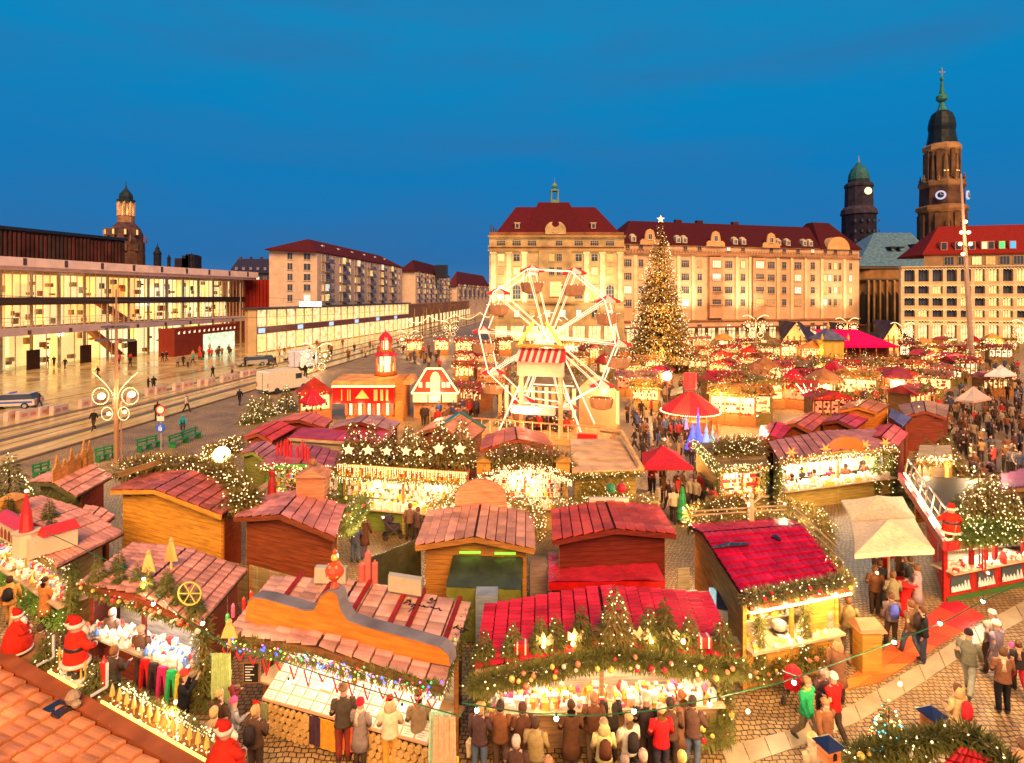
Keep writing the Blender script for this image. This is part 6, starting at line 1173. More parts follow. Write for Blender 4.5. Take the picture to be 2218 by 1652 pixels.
L5=hut('corner stall with fir covered roof and bright yellow display window',[(1556,1018),(1664,1010),(1650,962),(1502,968)],he=2.5,ridge='mono',hr=0,backhe=.2,roof=(.2,.12,.05),wall=(.42,.22,.05),nc=4,nt=3,opening=True,lampw=160,inset=.12)
goods(L5,'yellow and red sweets in the fir roofed corner stall',1.5,size=.14,pal=(2,9,0,4));garland(L5.T,[L5.c[0],L5.c[1]],.2,600,IVY,130,baubles=8,lr=.03);garland(L5.T,[L5.c[3],L5.c[0]],.25,900,IVY,180,lr=.03)
garland(L5.T,[on(L5,.2,.5,.2),on(L5,.9,.5,.2)],.8,3000,FIRW,160,ll=.4,lw=.05,lr=.03)
for s in (0,1): garland(L5.T,[V((L5.w[s].x,L5.w[s].y,2.4)),V((L5.w[s].x,L5.w[s].y,.2))],.25,500,IVY,20)
L6=hut('wide brilliantly lit stall with purple sheet roof and orange ornaments on the eaves',[(1688,1000),(1944,972),(1892,930),(1664,958)],he=2.6,ridge='y',hr=.25,roof=(.46,.16,.13),wall=(.42,.3,.08),nc=14,nt=3,opening=True,lampw=170,inset=.2,lampc=(1,.85,.6))
goods(L6,'dazzling white and gold wares in the purple roofed stall',2.2,size=.13,pal=(1,4,9,8,2));garland(L6.T,[L6.c[0],L6.c[1]],.22,1700,FIRW,240,lr=.035,baubles=10)
for s in (.0,.86,1.0): garland(L6.T,[V((q.x,q.y,2.5)) for q in (L6.w[0].lerp(L6.w[1],s),)]+[V((q.x,q.y,.2)) for q in (L6.w[0].lerp(L6.w[1],s),)],.3,900,IVY,60)
m=MB();q=on(L6,.55,.06,.1);m.prism([(q.x -.9,q.z)]+[(q.x -.9*cos(pi*i/10),q.z+.3+.5*sin(pi*i/10)) for i in range(11)]+[(q.x+.9,q.z)],q.y -.1,q.y);add('arched_sign',m,PAINT,L6.T,color=(.6,.17,.03))
for i,s in enumerate((.1,.38,.72,.9)):
 q=on(L6,s,.04,.35);m=MB();
 for j in range(6): a0=j*pi/3;m.poly((q.x,q.y -.1,q.z),(q.x+.12*cos(a0 -.5),q.y,q.z+.12*sin(a0 -.5)),(q.x+.34*cos(a0),q.y,q.z+.34*sin(a0)),(q.x+.12*cos(a0+.5),q.y,q.z+.12*sin(a0+.5)))
 single('lit_star',m,GLOWOC,'orange paper star on the eaves of the purple roofed stall, '+('first','second','third','last')[i]+' from the left','star lamp',q,'paper stars on the purple roofed stall',(1,.3,.05))
  # ------------------------------------------------------------------ roofs further back
def simple(label,c4,roof,wall=DRW,he=2.5,ridge='y',hr=.35,lit=False,nc=4,side=None,group=None,lp_=110,**kw):
 o=hut(label,c4,he=he,ridge=ridge,hr=hr,roof=roof,wall=wall,side=side,nc=nc,nt=2,opening=lit,lampw=lp_,group=group,inset=.15,**kw)
 if lit: garland(o.T,[o.c[0],o.c[1]],.2,160,FIRW,60,ll=.4,lw=.08,lr=.05)
 return o
simple('red roofed hut left of the candle topped stall',[(528,948),(590,956),(642,928),(575,919)],(.6,.05,.03),(.4,.1,.04))
simple('wet shining red gable roof left of the purple tarpaulin roof',[(594,914),(704,926),(720,910),(640,897)],(.6,.12,.08),hr=.3)
simple('flat violet tarpaulin roof behind the candle topped stall',[(625,948),(832,962),(858,934),(655,926)],(.45,.04,.08),(.5,.35,.2),ridge='flat',nc=1)
simple('small pale rose roof beside the fir thicket',[(520,985),(578,1000),(612,978),(545,962)],(.45,.15,.15),(.2,.2,.05),nc=6)
simple('low mauve humped roof in front of the red sign stall',[(712,930),(850,934),(866,915),(740,912)],(.42,.2,.18),hr=.5,nc=3)
N5=simple('broad coral gable roof with green ridge trim left of the wheel',[(905,938),(1012,960),(1050,930),(948,908)],(.72,.25,.12),(.30,.08,.03),hr=.7,nc=3)
m=MB();m.bar(N5.slopes[0][2]+V((0,0,.1)),N5.slopes[0][3]+V((0,0,.1)),.25,.1);m.bar(N5.slopes[1][1]+V((0,0,.1)),N5.slopes[1][2]+V((0,0,.1)),.25,.1);add('green_trim',m,PAINT,N5.T,color=(.02,.16,.1))
simple('crimson roof behind the fir roofed corner stall, lowest of the cluster',[(1640,962),(1690,952),(1715,925),(1650,925)],(.5,.02,.05))
simple('rust coloured roof in the middle cluster of huts',[(1690,925),(1758,936),(1790,908),(1743,897)],(.5,.09,.05),(.32,.08,.02))
simple('violet roofed brown hut in the middle cluster of huts',[(1778,916),(1852,928),(1886,904),(1830,888)],(.46,.05,.1),(.34,.07,.02))
simple('orange walled hut rising behind the violet roofed one',[(1815,890),(1900,894),(1925,878),(1840,872)],(.5,.14,.04),(.5,.15,.02),he=3)
simple('crimson roofed hut right of the violet roofed one',[(1874,950),(1944,968),(1966,940),(1906,922)],(.55,.04,.06))
simple('blue grey tarpaulin roof right of the orange walled hut',[(1925,905),(1955,925),(1975,905),(1930,885)],(.1,.1,.22),ridge='flat',nc=1)
simple('wide brown shingled roof behind the blue grey tarpaulin',[(1960,900),(2050,905),(2055,878),(1945,878)],(.35,.16,.1),hr=.4)
simple('lit wood booth with ticket window left of the right hand alley',[(1985,1000),(2062,995),(2060,965),(1992,965)],(.6,.4,.2),(.5,.2,.05),he=3,ridge='flat',nc=1,lit=True,lp_=160)
simple('violet roofed hut at the right edge',[(2168,1062),(2275,1085),(2275,1030),(2172,1030)],(.25,.05,.14),(.45,.2,.06),nc=6)
simple('brown hut with curved eaves right of the wheel',[(1452,860),(1510,862),(1505,845),(1455,845)],(.2,.1,.03),(.3,.1,.03))
  # house fronted kiosk
q0,q1=P(893,905),P(994,905);Yk=q0.y;kz=lambda v: H -(v -V0)/F*Yk;kx_=lambda u: (u -U0)/F*Yk
T=thing('house_kiosk','kiosk with a red mansard shaped house front, arched window and white sign boards','kiosk',(kx_(943),Yk,0))
m=MB();m.box(kx_(896),kx_(992),Yk,Yk+3,0,kz(850));add('wall',m,WOOD,T,color=(.45,.2,.08))
m=MB();m.prism([(kx_(893),kz(850)),(kx_(994),kz(850)),(kx_(966),kz(808)),(kx_(958),kz(797)),(kx_(925),kz(797)),(kx_(918),kz(808))],Yk -.3,Yk+.2);add('house_front',m,PAINT,T,color=(.75,.06,.03))
m=MB()
for a0,a1 in (((893,850),(918,808)),((918,808),(925,797)),((925,797),(958,797)),((958,797),(966,808)),((966,808),(994,850)),((893,850),(994,850))): m.bar((kx_(a0[0]),Yk -.35,kz(a0[1])),(kx_(a1[0]),Yk -.35,kz(a1[1])),.14)
add('white_border',m,BULB,T)
m=MB();m.prism([(kx_(934),kz(850)),(kx_(954),kz(850)),(kx_(954),kz(815)),(kx_(950),kz(806)),(kx_(944),kz(803)),(kx_(938),kz(806)),(kx_(934),kz(815))],Yk -.45,Yk -.31);add('arched_window',m,LITWIN2,T)
for u in (912,928,962,972): m=MB();m.box(kx_(u) -.17,kx_(u)+.17,Yk -.4,Yk -.31,kz(838),kz(826));add('small_window',m,WHITE,T)
for u0,u1 in ((897,928),(931,956),(960,991)): m=MB();m.box(kx_(u0),kx_(u1),Yk -.7,Yk -.35,kz(868),kz(853));add('sign_board',m,PAINT,T,color=(.8,.65,.5))
lamp('kiosk_light',(kx_(943),Yk -2,kz(855)),120,WARM,.3,T);lamp('kiosk_light',(kx_(943),Yk -3.2,kz(835)),60,WARM,.3,T)
  # red sign stall and tower kiosk
q0=P(723,915);Yk=q0.y
T=thing('red_sign_stall','stall with a long glossy red sign board and striped lit front','market stall',(kx_(795),Yk,0));kx2=lambda u: (u -U0)/F*Yk;kz2=lambda v: H -(v -V0)/F*Yk
m=MB();m.box(kx2(745),kx2(862),Yk+.6,Yk+3.5,0,kz2(836));m.box(kx2(855),kx2(872),Yk+.2,Yk+3.5,0,kz2(820));add('wall',m,WOOD,T,color=(.5,.2,.05))
m=MB();m.box(kx2(723),kx2(855),Yk -.35,Yk -.1,kz2(872),kz2(837));sgb=add('sign_board',m,PAINT,T,color=(.55,.01,.01));m=MB();m.box(kx2(722),kx2(856),Yk -.5,Yk -.05,kz2(837)+.01,kz2(834));add('light_bar',m,BULB,T)
m=MB();m.prism([(kx2(772),kz2(861)),(kx2(802),kz2(861)),(kx2(787),kz2(842))],Yk -.45,Yk -.36);add('sign_crest',m,PAINT,sgb,color=(.75,.5,.15))
for u,w_ in ((742,2),(755,2),(760,2),(812,8),(826,6),(838,5)): m=MB();m.box(kx2(u),kx2(u+w_),Yk -.42,Yk -.36,kz2(866),kz2(842));add('sign_figure',m,PAINT,sgb,color=(.7,.45,.15))
m=MB()
for i in range(12):
 m=MB();x0=kx2(745+i*10);m.box(x0,x0+.22,Yk+.3,Yk+.4,.6,kz2(875));add('striped_panel',m,GLOWOC,T,color=((1,.8,.5) if i % 2 else (.8,.08,.03)))
for u in (730,780,840): lamp('stall_light',(kx2(u),Yk -.8,kz2(878)),70,WARM,.2,T)
m=MB();m.hexa([(kx2(715),Yk+.2,kz2(834)),(kx2(890),Yk+.2,kz2(834)),(kx2(890),Yk+3.6,kz2(834)),(kx2(715),Yk+3.6,kz2(834))],[(kx2(718),Yk+.4,kz2(834)+.3),(kx2(885),Yk+.4,kz2(834)+.3),(kx2(885),Yk+3.6,kz2(834)+.5),(kx2(718),Yk+3.6,kz2(834)+.5)]);add('roof',m,SHEET,T,color=(.6,.25,.06))
p=V((kx2(818),Yk+3.2,kz2(834)));T=thing('carousel_tower','two tiered candle pyramid tower with red domed roofs above the red sign stall','tower',p);kk_=Yk/F*1.05;R_=lambda d: d*kk_/2
m=MB();m.lathe([(R_(50),.5),(R_(50),.8)],10);m.lathe([(R_(40),1.7+.9),(R_(40),2.8)],10);add('platform',m,WOOD,T,world=False,color=(.4,.12,.04))
for tr_,z0_,z1_ in ((42,.8,2.3),(24,2.8,3.7)):
 for i in range(8): m=MB();a0=i*pi/4;m.bar((R_(tr_)*cos(a0),R_(tr_)*sin(a0),z0_),(R_(tr_)*cos(a0),R_(tr_)*sin(a0),z1_),.09);add('post',m,PAINT,T,world=False,color=(.6,.12,.04))
m=MB();m.lathe([(R_(52),2.25),(R_(44),2.5),(R_(30),2.75)],12);m.lathe([(R_(32),3.65),(R_(28),3.95),(R_(16),4.25),(R_(4),4.4),(.02,4.7)],12);add('red_roof',m,PAINT,T,world=False,color=(.6,.015,.015))
m=MB();m.lathe([(R_(26),.8),(R_(26),2.2)],8);m.lathe([(R_(12),2.8),(R_(12),3.6)],8);add('glowing_core',m,emi('pyramid_glow',(1,.7,.3),1.6),T,world=False)
for i in range(6):
 a0=i*pi/3+.3;m=MB();m.lathe([(.12,.8),(.1,1.2),(.06,1.35),(.08,1.45),(.02,1.55)],6,(R_(34)*cos(a0),R_(34)*sin(a0),0));add('carved_figure',m,PAINT,T,world=False,color=(.8,.55,.3))
lamp('tower_light',p+V((0,-1.4,1.6)),60,parent=T)
  # parasols
def parasol(label,c4,he,rise,color,group='parasols',pole=True,lobes=2,rings=0):
 cs=[P(u,v,he) for u,v in c4];c=sum(cs,V((0,0,0)))/len(cs);T_=thing('parasol',label,'parasol',(c.x,c.y,0),0,group);top=c+V((0,0,rise));n_=len(cs)
 for i in range(n_):
  a,b=cs[i],cs[(i+1) % n_];md=a.lerp(b,.5)+(c -a.lerp(b,.5))*.04;mm_=(a+b+top)/3 -V((0,0,.02*rise));m=MB();e0=a.lerp(top,.5) -V((0,0,.06*rise));e1=b.lerp(top,.5) -V((0,0,.06*rise));mc=md.lerp(top,.5) -V((0,0,.12*rise))
  for q in ((a,md,mc,e0),(md,b,e1,mc)): m.poly(*q)
  m.poly(e0,mc,top);m.poly(mc,e1,top);z_=V((0,0,-.16));m.poly(a+z_,md+z_,md,a);m.poly(md+z_,b+z_,b,md);add('canopy_panel',m,CLOTH,T_,color=tuple(x*RND.uniform(.92,1.08) for x in color))
 m=MB();m.tube([(c.x,c.y,0),top],.045,6);add('pole',m,METAL,T_,color=(.5,.35,.25))
 for q in cs: m=MB();m.bar(top -V((0,0,.15)),q -V((0,0,.02)),.03);add('rib',m,METAL,T_,color=(.4,.25,.15))
 return T_
BEI=(.66,.48,.30)
parasol('big beige parasol, nearer of the two square ones',[(1851,1200),(2024,1190),(1980,1122),(1845,1129)],2.6,.55,BEI,'square beige parasols');parasol('big beige parasol, farther of the two square ones',[(1845,1127),(1983,1120),(1955,1075),(1822,1083)],2.62,.5,BEI,'square beige parasols')
parasol('square crimson parasol in front of the tan roofed booth',[(1388,1012),(1502,1012),(1468,978),(1390,980)],2.3,.75,(.50,.02,.04),None)
parasol('white flat parasol at the right edge in front of the red carousel top',[(2132,812),(2168,814),(2203,811),(2185,802),(2150,802)],2.6,.9,(.75,.6,.6),None);parasol('beige flat parasol over the tables on the right square',[(2068,864),(2108,869),(2148,862),(2130,852),(2085,852)],2.6,.9,(.62,.45,.33),None)
parasol('crimson ribbed parasol left of the red sign stall',[(648,868),(665,874),(688,874),(706,868),(690,860),(663,860)],2.6,1.1,(.55,.02,.04),None)
parasol('small bright red parasol in the far crowd right of the tree',[(1636,795),(1655,797),(1673,795),(1655,789)],2.5,1.0,(.7,.03,.02),None)
  # ring pavilion with drum on top
Yk=P(1495,935).y;c=V(((1495 -U0)/F*Yk,Yk,0));zz=lambda v: H -(v -V0)/F*Yk;k1=Yk/F
T=thing('drink_pavilion','round red roofed pavilion with a bright red mug shaped drum on top and lit eaves','pavilion',c)
n_=10
for i in range(n_):
 a0,a1=2*pi*i/n_,2*pi*(i+1)/n_;R=62*k1;m=MB();m.poly((R*cos(a0),R*sin(a0),zz(884)),(R*cos(a1),R*sin(a1),zz(884)),(.3*cos(a1),.3*sin(a1),zz(848)),(.3*cos(a0),.3*sin(a0),zz(848)));m.poly((R*cos(a0),R*sin(a0),zz(884) -.25),(R*cos(a1),R*sin(a1),zz(884) -.25),(R*cos(a1),R*sin(a1),zz(884)),(R*cos(a0),R*sin(a0),zz(884)));add('roof_panel',m,CLOTH,T,world=False,color=((.6,.03,.04) if i % 2 else (.5,.06,.05)))
 m=MB();m.bar((R*.93*cos(a0),R*.93*sin(a0),0),(R*.93*cos(a0),R*.93*sin(a0),zz(884)),.1);add('post',m,WOOD,T,world=False,color=(.45,.2,.06))
m=MB();m.lathe([(14*k1,zz(842)),(14.5*k1,zz(808))],12);add('mug_drum',m,GLOWOC,T,world=False,color=(.75,.03,.02));m=MB()
for i in range(90): a0=i*2*pi/90;m.octa((62.5*k1*cos(a0),62.5*k1*sin(a0),zz(884) -.2),.06)
add('bulb_row',m,BULBW,T,world=False,kind='stuff');m=MB();m.lathe([(45*k1,0),(45*k1,1.1)],16);add('round_counter',m,WOOD,T,world=False,color=(.45,.2,.06))
lamp('pavilion_light',c+V((0,-1.4,2.0)),260,WARM,.3,T);lamp('pavilion_light',c+V((-1.6,-3.2,2.3)),130,WARM,.3,T)
q=V(((1456 -U0)/F*Yk,Yk+1.5,zz(820)));m=MB();m.ball(q,11*k1,12,8);T=single('globe_lamp',m,emi('big_globe',(1,.8,.6),1.3),'large white glowing globe left of the red drum pavilion','lamp',q -V((0,0,2.6)));m=MB();m.tube([(q.x,q.y,.02),q -V((0,0,.3))],.07,6);add('pole',m,METAL,T,color=(.3,.15,.06))
  # blue lit fairy figures
T=thing('light_sculpture','blue and white illuminated ice castle figures in front of the round pavilion','light figure',P(1520,975))
for i,(u,vb,vt,w_,c_) in enumerate(((1500,960,910,10,(.1,.15,1)),(1512,955,882,9,(.08,.12,1)),(1530,972,916,11,(.22,.35,.8)),(1543,962,925,7,(.2,.45,.4)),(1552,958,935,6,(.5,.25,.3)),(1492,972,945,9,(.1,.1,.9)),(1487,930,900,5,(.5,.2,.5)))):
 p=P(u,vb,.9);kk_=p.y/F;m=MB();h_=(vb -vt)*kk_;m.lathe([(w_*kk_,0),(w_*kk_*.7,h_*.3),(w_*kk_*.3,h_*.6),(w_*kk_*.4,h_*.68),(w_*kk_*.1,h_*.85),(.01,h_)],9,p);add('glowing_turret',m,GLOWOC,T,color=c_)
m=MB();p=P(1520,975,0);m.lathe([(1.1,0),(1.2,.9)],12,p);add('base',m,GLOWOC,T,color=(.12,.08,.45));lamp('blue_light',P(1515,985,1.6),60,(.2,.25,1),.3,T)
  # ------------------------------------------------------------------ ferris wheel
Yw=46.0;kw=Yw/F;c=V(((1187 -U0)*kw,Yw,H -(729 -V0)*kw));yaw=radians(-19);R=5.55
T=thing('ferris_wheel','ferris wheel with glowing tube spokes and striped gondola canopies','ferris wheel',(c.x,c.y,0),yaw)
rv=[radians(104+36*i) for i in range(10)]
def wp(a,r,y): return V((r*cos(a),y,c.z+r*sin(a)))
for y in (-1.05,1.05):
 for i in range(10):
  m=MB();m.tube([wp(rv[i],R,y),wp(rv[(i+1) % 10],R,y)],.05,5);add('rim_tube',m,NEON,T,world=False)
  m=MB();m.tube([wp(rv[i]+.06,.5,y*.8),wp(rv[i]+.012,R,y)],.026,5);m.tube([wp(rv[i] -.1,.6,y*.8),wp(rv[i] -.012,R*.98,y*.96)],.018,4);add('spoke',m,NEON,T,world=False)
  m=MB();m.tube([wp(rv[i]+.2,1.9,y),wp(rv[i+1 if i<9 else 0] -.2,1.9,y)],.03,4);add('brace',m,NEON,T,world=False)
m=MB();M_=Matrix.Translation((0,0,c.z)) @ Matrix.Rotation(pi/2,4,'X');m.M=M_;m.lathe([(.5,-1.2),(.62,-1.1),(.62,1.1),(.5,1.2)],14);add('hub',m,emi('hub_glow',(1,.45,.25),.9),T,world=False)
m=MB()
for i in range(16): a0=i*pi/8;m.tube([wp(a0,.2,-1.25),wp(a0,.9,-1.25)],.03,4)
add('hub_star',m,emi('hub_star_glow',(1,.7,.5),1.3),T,world=False)
for i in range(10):
 p=wp(rv[i],R,0);n_=8
 for j in range(n_):
  a0,a1=2*pi*j/n_,2*pi*(j+1)/n_;m=MB();r_c=1.05;m.poly(p+V((r_c*cos(a0),.8*sin(a0),-.05)),p+V((r_c*cos(a1),.8*sin(a1),-.05)),p+V((0,0,.38)));m.poly(p+V((r_c*cos(a0),.8*sin(a0),-.22)),p+V((r_c*cos(a1),.8*sin(a1),-.22)),p+V((r_c*cos(a1),.8*sin(a1),-.05)),p+V((r_c*cos(a0),.8*sin(a0),-.05)));add('canopy_panel',m,CLOTH,T,world=False,color=((.65,.05,.04) if j % 2 else (.8,.6,.5)))
 m=MB();m.lathe([(.4,-1.95),(.75,-1.8),(.86,-1.35),(.88,-1.05),(.8,-1.03),(.78,-1.3),(.5,-1.6)],12,p,sx=1.1,sy=.75);add('gondola',m,PAINT,T,world=False,color=(.42,.2,.09));m=MB();[m.octa(p+V((.97*cos(q_*.52),.67*sin(q_*.52),-1.04)),.035) for q_ in range(12)];add('gondola_lights',m,BULBW,T,world=False,kind='stuff')
 m=MB()
 for s_ in (-.6,.6): m.bar(p+V((s_,0,-1.1)),p+V((s_*.9,0,-.1)),.05)
 add('hanger',m,METAL,T,world=False,color=(.6,.3,.12))
for y in (-1.45,1.45):
 for s_ in (-1,1): m=MB();m.tube([V((s_*.25,y*.8,c.z)),V((s_*3.3,y*1.6,.5))],.075,6);add('support_leg',m,emi('leg_glow_%d%d' % (y>0,s_>0),(1,.6,.4),1.0),T,world=False)
 m=MB();m.tube([V((-1.7,y*1.2,3.6)),V((1.7,y*1.2,3.6))],.05,5);add('cross_bar',m,NEON,T,world=False)
m=MB();m.box(-5.2,5.2,-3.2,3.2,.02,.5);add('platform',m,WOOD,T,world=False,color=(.55,.28,.1))
for s_ in (-1.55,1.55): m=MB();m.box(s_ -.14,s_+.14,-2.2,-1.9,.5,5.2);add('tower_post',m,WOOD,T,world=False,color=(.7,.42,.2))
m=MB();m.box(-1.75,1.75,-2.6,-1.7,4.9,6.0);add('sign_box',m,PAINT,T,world=False,color=(.70,.48,.3));
for j in range(14): m=MB();x0=-1.85+j*3.7/14;m.hexa([(x0,-2.85,6.0),(x0+.264,-2.85,6.0),(x0+.264,-1.6,6.0),(x0,-1.6,6.0)],[(x0+.1,-2.0,7.0),(x0+.3,-2.0,7.0),(x0+.3,-1.8,7.0),(x0+.1,-1.8,7.0)]);add('awning_stripe',m,CLOTH,T,world=False,color=((.62,.04,.04) if j % 2 else (.82,.62,.52)))
for s_ in (-1,1): m=MB();m.tube([V((s_*1.7,-2.3,7.2)),V((s_*.5,-2.3,9.0))],.13,6);add('gold_scroll',m,emi('gold_tube_%d' % (s_>0),(1,.42,.05),1.4),T,world=False)
m=MB();m.tube([V((-1.9,-2.3,7.15)),V((1.9,-2.3,7.15))],.16,6);add('gold_beam',m,PAINT,T,world=False,color=(.8,.35,.03));m=MB();m.box(-1.9,1.4,-3.6,-3.0,2.2,2.75);add('cream_valance',m,CLOTH,T,world=False,color=(.6,.42,.35))
for i in range(16): m=MB();m.box(-5.1+i*.68,-5.04+i*.68,-3.25,-3.19,.5,1.5);add('baluster',m,PAINT,T,world=False,color=(.8,.6,.35))
m=MB();m.box(-5.2,5.2,-3.26,-3.18,1.5,1.58);add('handrail',m,PAINT,T,world=False,color=(.7,.25,.08))
m=MB();m.box(3.2,4.6,-3.7,-3.3,0,1.1);add('red_bin',m,PAINT,T,world=False,color=(.65,.02,.02));m=MB();m.prism([(2.0,.5),(5.0,.5),(5.0,3.4),(4.2,4.2),(3.5,4.5),(2.8,4.2),(2.0,3.4)],2.4,2.6);add('backdrop_arch',m,PAINT,T,world=False,color=(.75,.45,.2))
for j in range(18): m=MB();x0=-5.3+j*.6;m.box(x0,x0+.3,2.9,3.0,.5,3.2);add('lit_panel',m,GLOWOC,T,world=False,color=((1,.6,.25) if j % 2 else (.85,.28,.06)))
for q in ((0,-3.4,4.2),(-3,-3.5,3),(3.2,-3.5,3),(-4,1.5,3.2),(4,1.5,3.2)): d_=lamp('wheel_light',(0,0,0),120,(1,.55,.3),.4);d_.parent=T;d_.location=q
R1=hut('red and white pavilion with a roof garden, open windows and painted panels',[(2049,1182),(2290,1140),(2235,1040),(1950,1030)],he=2.35,ridge='flat',roof=(.3,.22,.12),wall=(.42,.02,.015),nc=0,opening=True,inset=.75,fin=.6,lampw=130,counter=1.05,front=(.42,.02,.015),lampc=(1,.85,.65))
goods(R1,'cups, jars and boxes on the pavilion counter',.8,pal=(1,4,9,0));T=R1.T;fl,fr_=R1.c[0],R1.c[1]
m=MB();m.bar(fl -R1.ey*.05,fr_ -R1.ey*.05,.12,.3);m.bar(fl -R1.ex*.05,R1.c[3] -R1.ex*.05,.12,.3);add('red_eave',m,PAINT,T,color=(.5,.02,.02))
a,b,lw_=R1.w[0],R1.w[1],R1.w[3]
for s0,s1 in ((.0,.03),(.31,.35),(.6,.64),(.97,1)): m=MB();p0,p1=a.lerp(b,s0) -R1.ey*.03,a.lerp(b,s1) -R1.ey*.03;m.hexa([V((p0.x,p0.y,0)),V((p1.x,p1.y,0)),V((p1.x,p1.y,0))+R1.ey*.1,V((p0.x,p0.y,0))+R1.ey*.1],[V((p0.x,p0.y,2.2)),V((p1.x,p1.y,2.2)),V((p1.x,p1.y,2.2))+R1.ey*.1,V((p0.x,p0.y,2.2))+R1.ey*.1]);add('post',m,PAINT,T,color=(.45,.02,.015))
for i,(s0,s1) in enumerate(((.06,.28),(.38,.58),(.68,.94))):
 m=MB();p0,p1=a.lerp(b,s0) -R1.ey*.06,a.lerp(b,s1) -R1.ey*.06;m.hexa([V((p0.x,p0.y,.3)),V((p1.x,p1.y,.3)),V((p1.x,p1.y,.3))+R1.ey*.03,V((p0.x,p0.y,.3))+R1.ey*.03],[V((p0.x,p0.y,.85)),V((p1.x,p1.y,.85)),V((p1.x,p1.y,.85))+R1.ey*.03,V((p0.x,p0.y,.85))+R1.ey*.03]);pn=add('painted_panel',m,PAINT,T,color=(.06,.09,.1));m=MB()
 for j in range(6): q=p0.lerp(p1,(j+.5)/6) -R1.ey*.01;m.lathe([(.09,0),(.02,.16+.16*RND.random())],5,(q.x,q.y,.36))
 q0_,q1_=p0 -R1.ey*.012,p1 -R1.ey*.012;m.hexa([V((q0_.x,q0_.y,.31)),V((q1_.x,q1_.y,.31)),V((q1_.x,q1_.y,.31))+R1.ey*.01,V((q0_.x,q0_.y,.31))+R1.ey*.01],[V((q0_.x,q0_.y,.5)),V((q1_.x,q1_.y,.42)),V((q1_.x,q1_.y,.42))+R1.ey*.01,V((q0_.x,q0_.y,.5))+R1.ey*.01]);add('painted_snow',m,WHITE,pn)
m=MB();m.hexa([V((q.x,q.y,.02)) for q in (a -R1.ey*.12,b -R1.ey*.12,b,a)],[V((q.x,q.y,.16)) for q in (a -R1.ey*.12,b -R1.ey*.12,b,a)]);add('green_plinth',m,PAINT,T,color=(.05,.16,.03))
p=a.lerp(b,.33) -R1.ey*.35;M_=Matrix.Translation((p.x,p.y,0)) @ Matrix.Rotation(T.rotation_euler[2]+.9,4,'Z');m=MB(M_)
for x0,x1,z0_,z1_ in ((-.3,-.25,1.05,2.1),(.25,.3,1.05,2.1),(-.3,.3,1.05,1.1),(-.3,.3,2.05,2.1),(-.3,.3,1.55,1.58),(-.015,.015,1.05,2.1)): m.box(x0,x1,-.02,.02,z0_,z1_)
add('open_window_frame',m,PAINT,T,color=(.5,.03,.02));m=MB(M_);m.box(-.25,.25,-.005,.005,1.1,2.05);add('window_glass',m,CLEAR,T)
m=MB();m.cbox(a.lerp(b,.8)+V((0,0,0))*0+V((0,-.1,0)),.2,.2,.01);
q=a.lerp(b,.62) -R1.ey*.25;m=MB();m.lathe([(.12,0),(.1,.2),(.13,.22),(.06,.38)],8,(q.x,q.y,1.15));single('lantern',m,PAINT,'red lantern on the pavilion counter','lantern',(q.x,q.y,1.15),None,(.6,.03,.02))
  # lit roof edges, rails and garden
for p0,p1 in ((fl+V((.2,.2,.12)),R1.c[3]+V((.2,0,.12))),(fl+V((.2,.25,.12)),fr_+V((0,.25,.12)))):
 m=MB();m.bar(p0,p1,.1,.06);add('light_strip',m,BULB,T)
m=MB()
for d_ in (.6,): m.bar(fl+R1.ex*d_+V((0,.2,.1+d_*.1)),R1.c[3]+R1.ex*d_+V((0,0,.1+d_*.1)),.04)
for i in range(9): q=fl.lerp(R1.c[3],i/8);m.bar(q+R1.ex*.3+V((0,0,.02)),q+R1.ex*.5+V((0,0,.75)),.04)
m.bar(fl+R1.ex*.5+V((0,0,.75)),R1.c[3]+R1.ex*.5+V((0,0,.75)),.05);add('railing',m,METAL,T,color=(.6,.38,.24))  # warm lamplight on the white rail is put into its colour
for i,t in enumerate((.1,.35,.6,.9)): lamp('roof_light',fl.lerp(fr_,t)+V((0,.25,.45)),38,(1,.8,.5),.08,T);lamp('roof_light',fl.lerp(R1.c[3],t)+R1.ex*.35+V((0,0,.4)),45,(1,.8,.5),.08,T)
for i,(u,v,k_,s_) in enumerate(((2085,1150,3,1.3),(2110,1145,2,1.3),(2140,1150,2,1.5),(2165,1145,3,1.5),(2190,1140,2,1.2),(2120,1120,2,1.5),(2075,1120,1,1.0),(2150,1120,2,1.4))):
 tree_at(k_,P(u,v,2.4),s_,'lit leafy fir of the roof garden on the red and white pavilion','firs of the pavilion roof garden')
garland(T,[P(2070,1160,2.6),P(2130,1150,2.7),P(2200,1142,2.6)],.5,2600,mat('bright_lit_shrub',(.14,.19,.04),rough=.6,var=.5),150,ll=.3,lw=.05,lr=.03)
red_figure(P(2060,1170,2.4),1.35,2.9,'red robed white bearded figure waving on the pavilion roof garden')
q=P(2168,1120,2.4);m=MB(Matrix.Translation(q));m.lathe([(.2,0),(.24,.2),(.15,.4),(.16,.55),(.05,.7)],8);single('snowman',m,WHITE,'white snowman figure on the pavilion roof garden','snowman',q)
def bigfir(label,u,v,z,h,r,n,mt=FIRW): p=P(u,v,z);T_=thing('fir_tree',label,'fir tree',p);m=MB();m.tube([p,p+V((0,0,h*.8))],[.08,.02],6);add('trunk',m,BARK,T_);m=MB();fir(m,p,h,r,n,ll=.5,lw=.07);add('crown',m,mt,T_,kind='stuff');m=MB();[m.octa((p.x+r*(1 -t)*cos(a0),p.y+r*(1 -t)*sin(a0),p.z+t*h),.04) for t,a0 in [(1 -sqrt(RND.random()),RND.random()*6.3) for _ in range(60)]];add('fairy_lights',m,BULBW,T_,kind='stuff');return T_
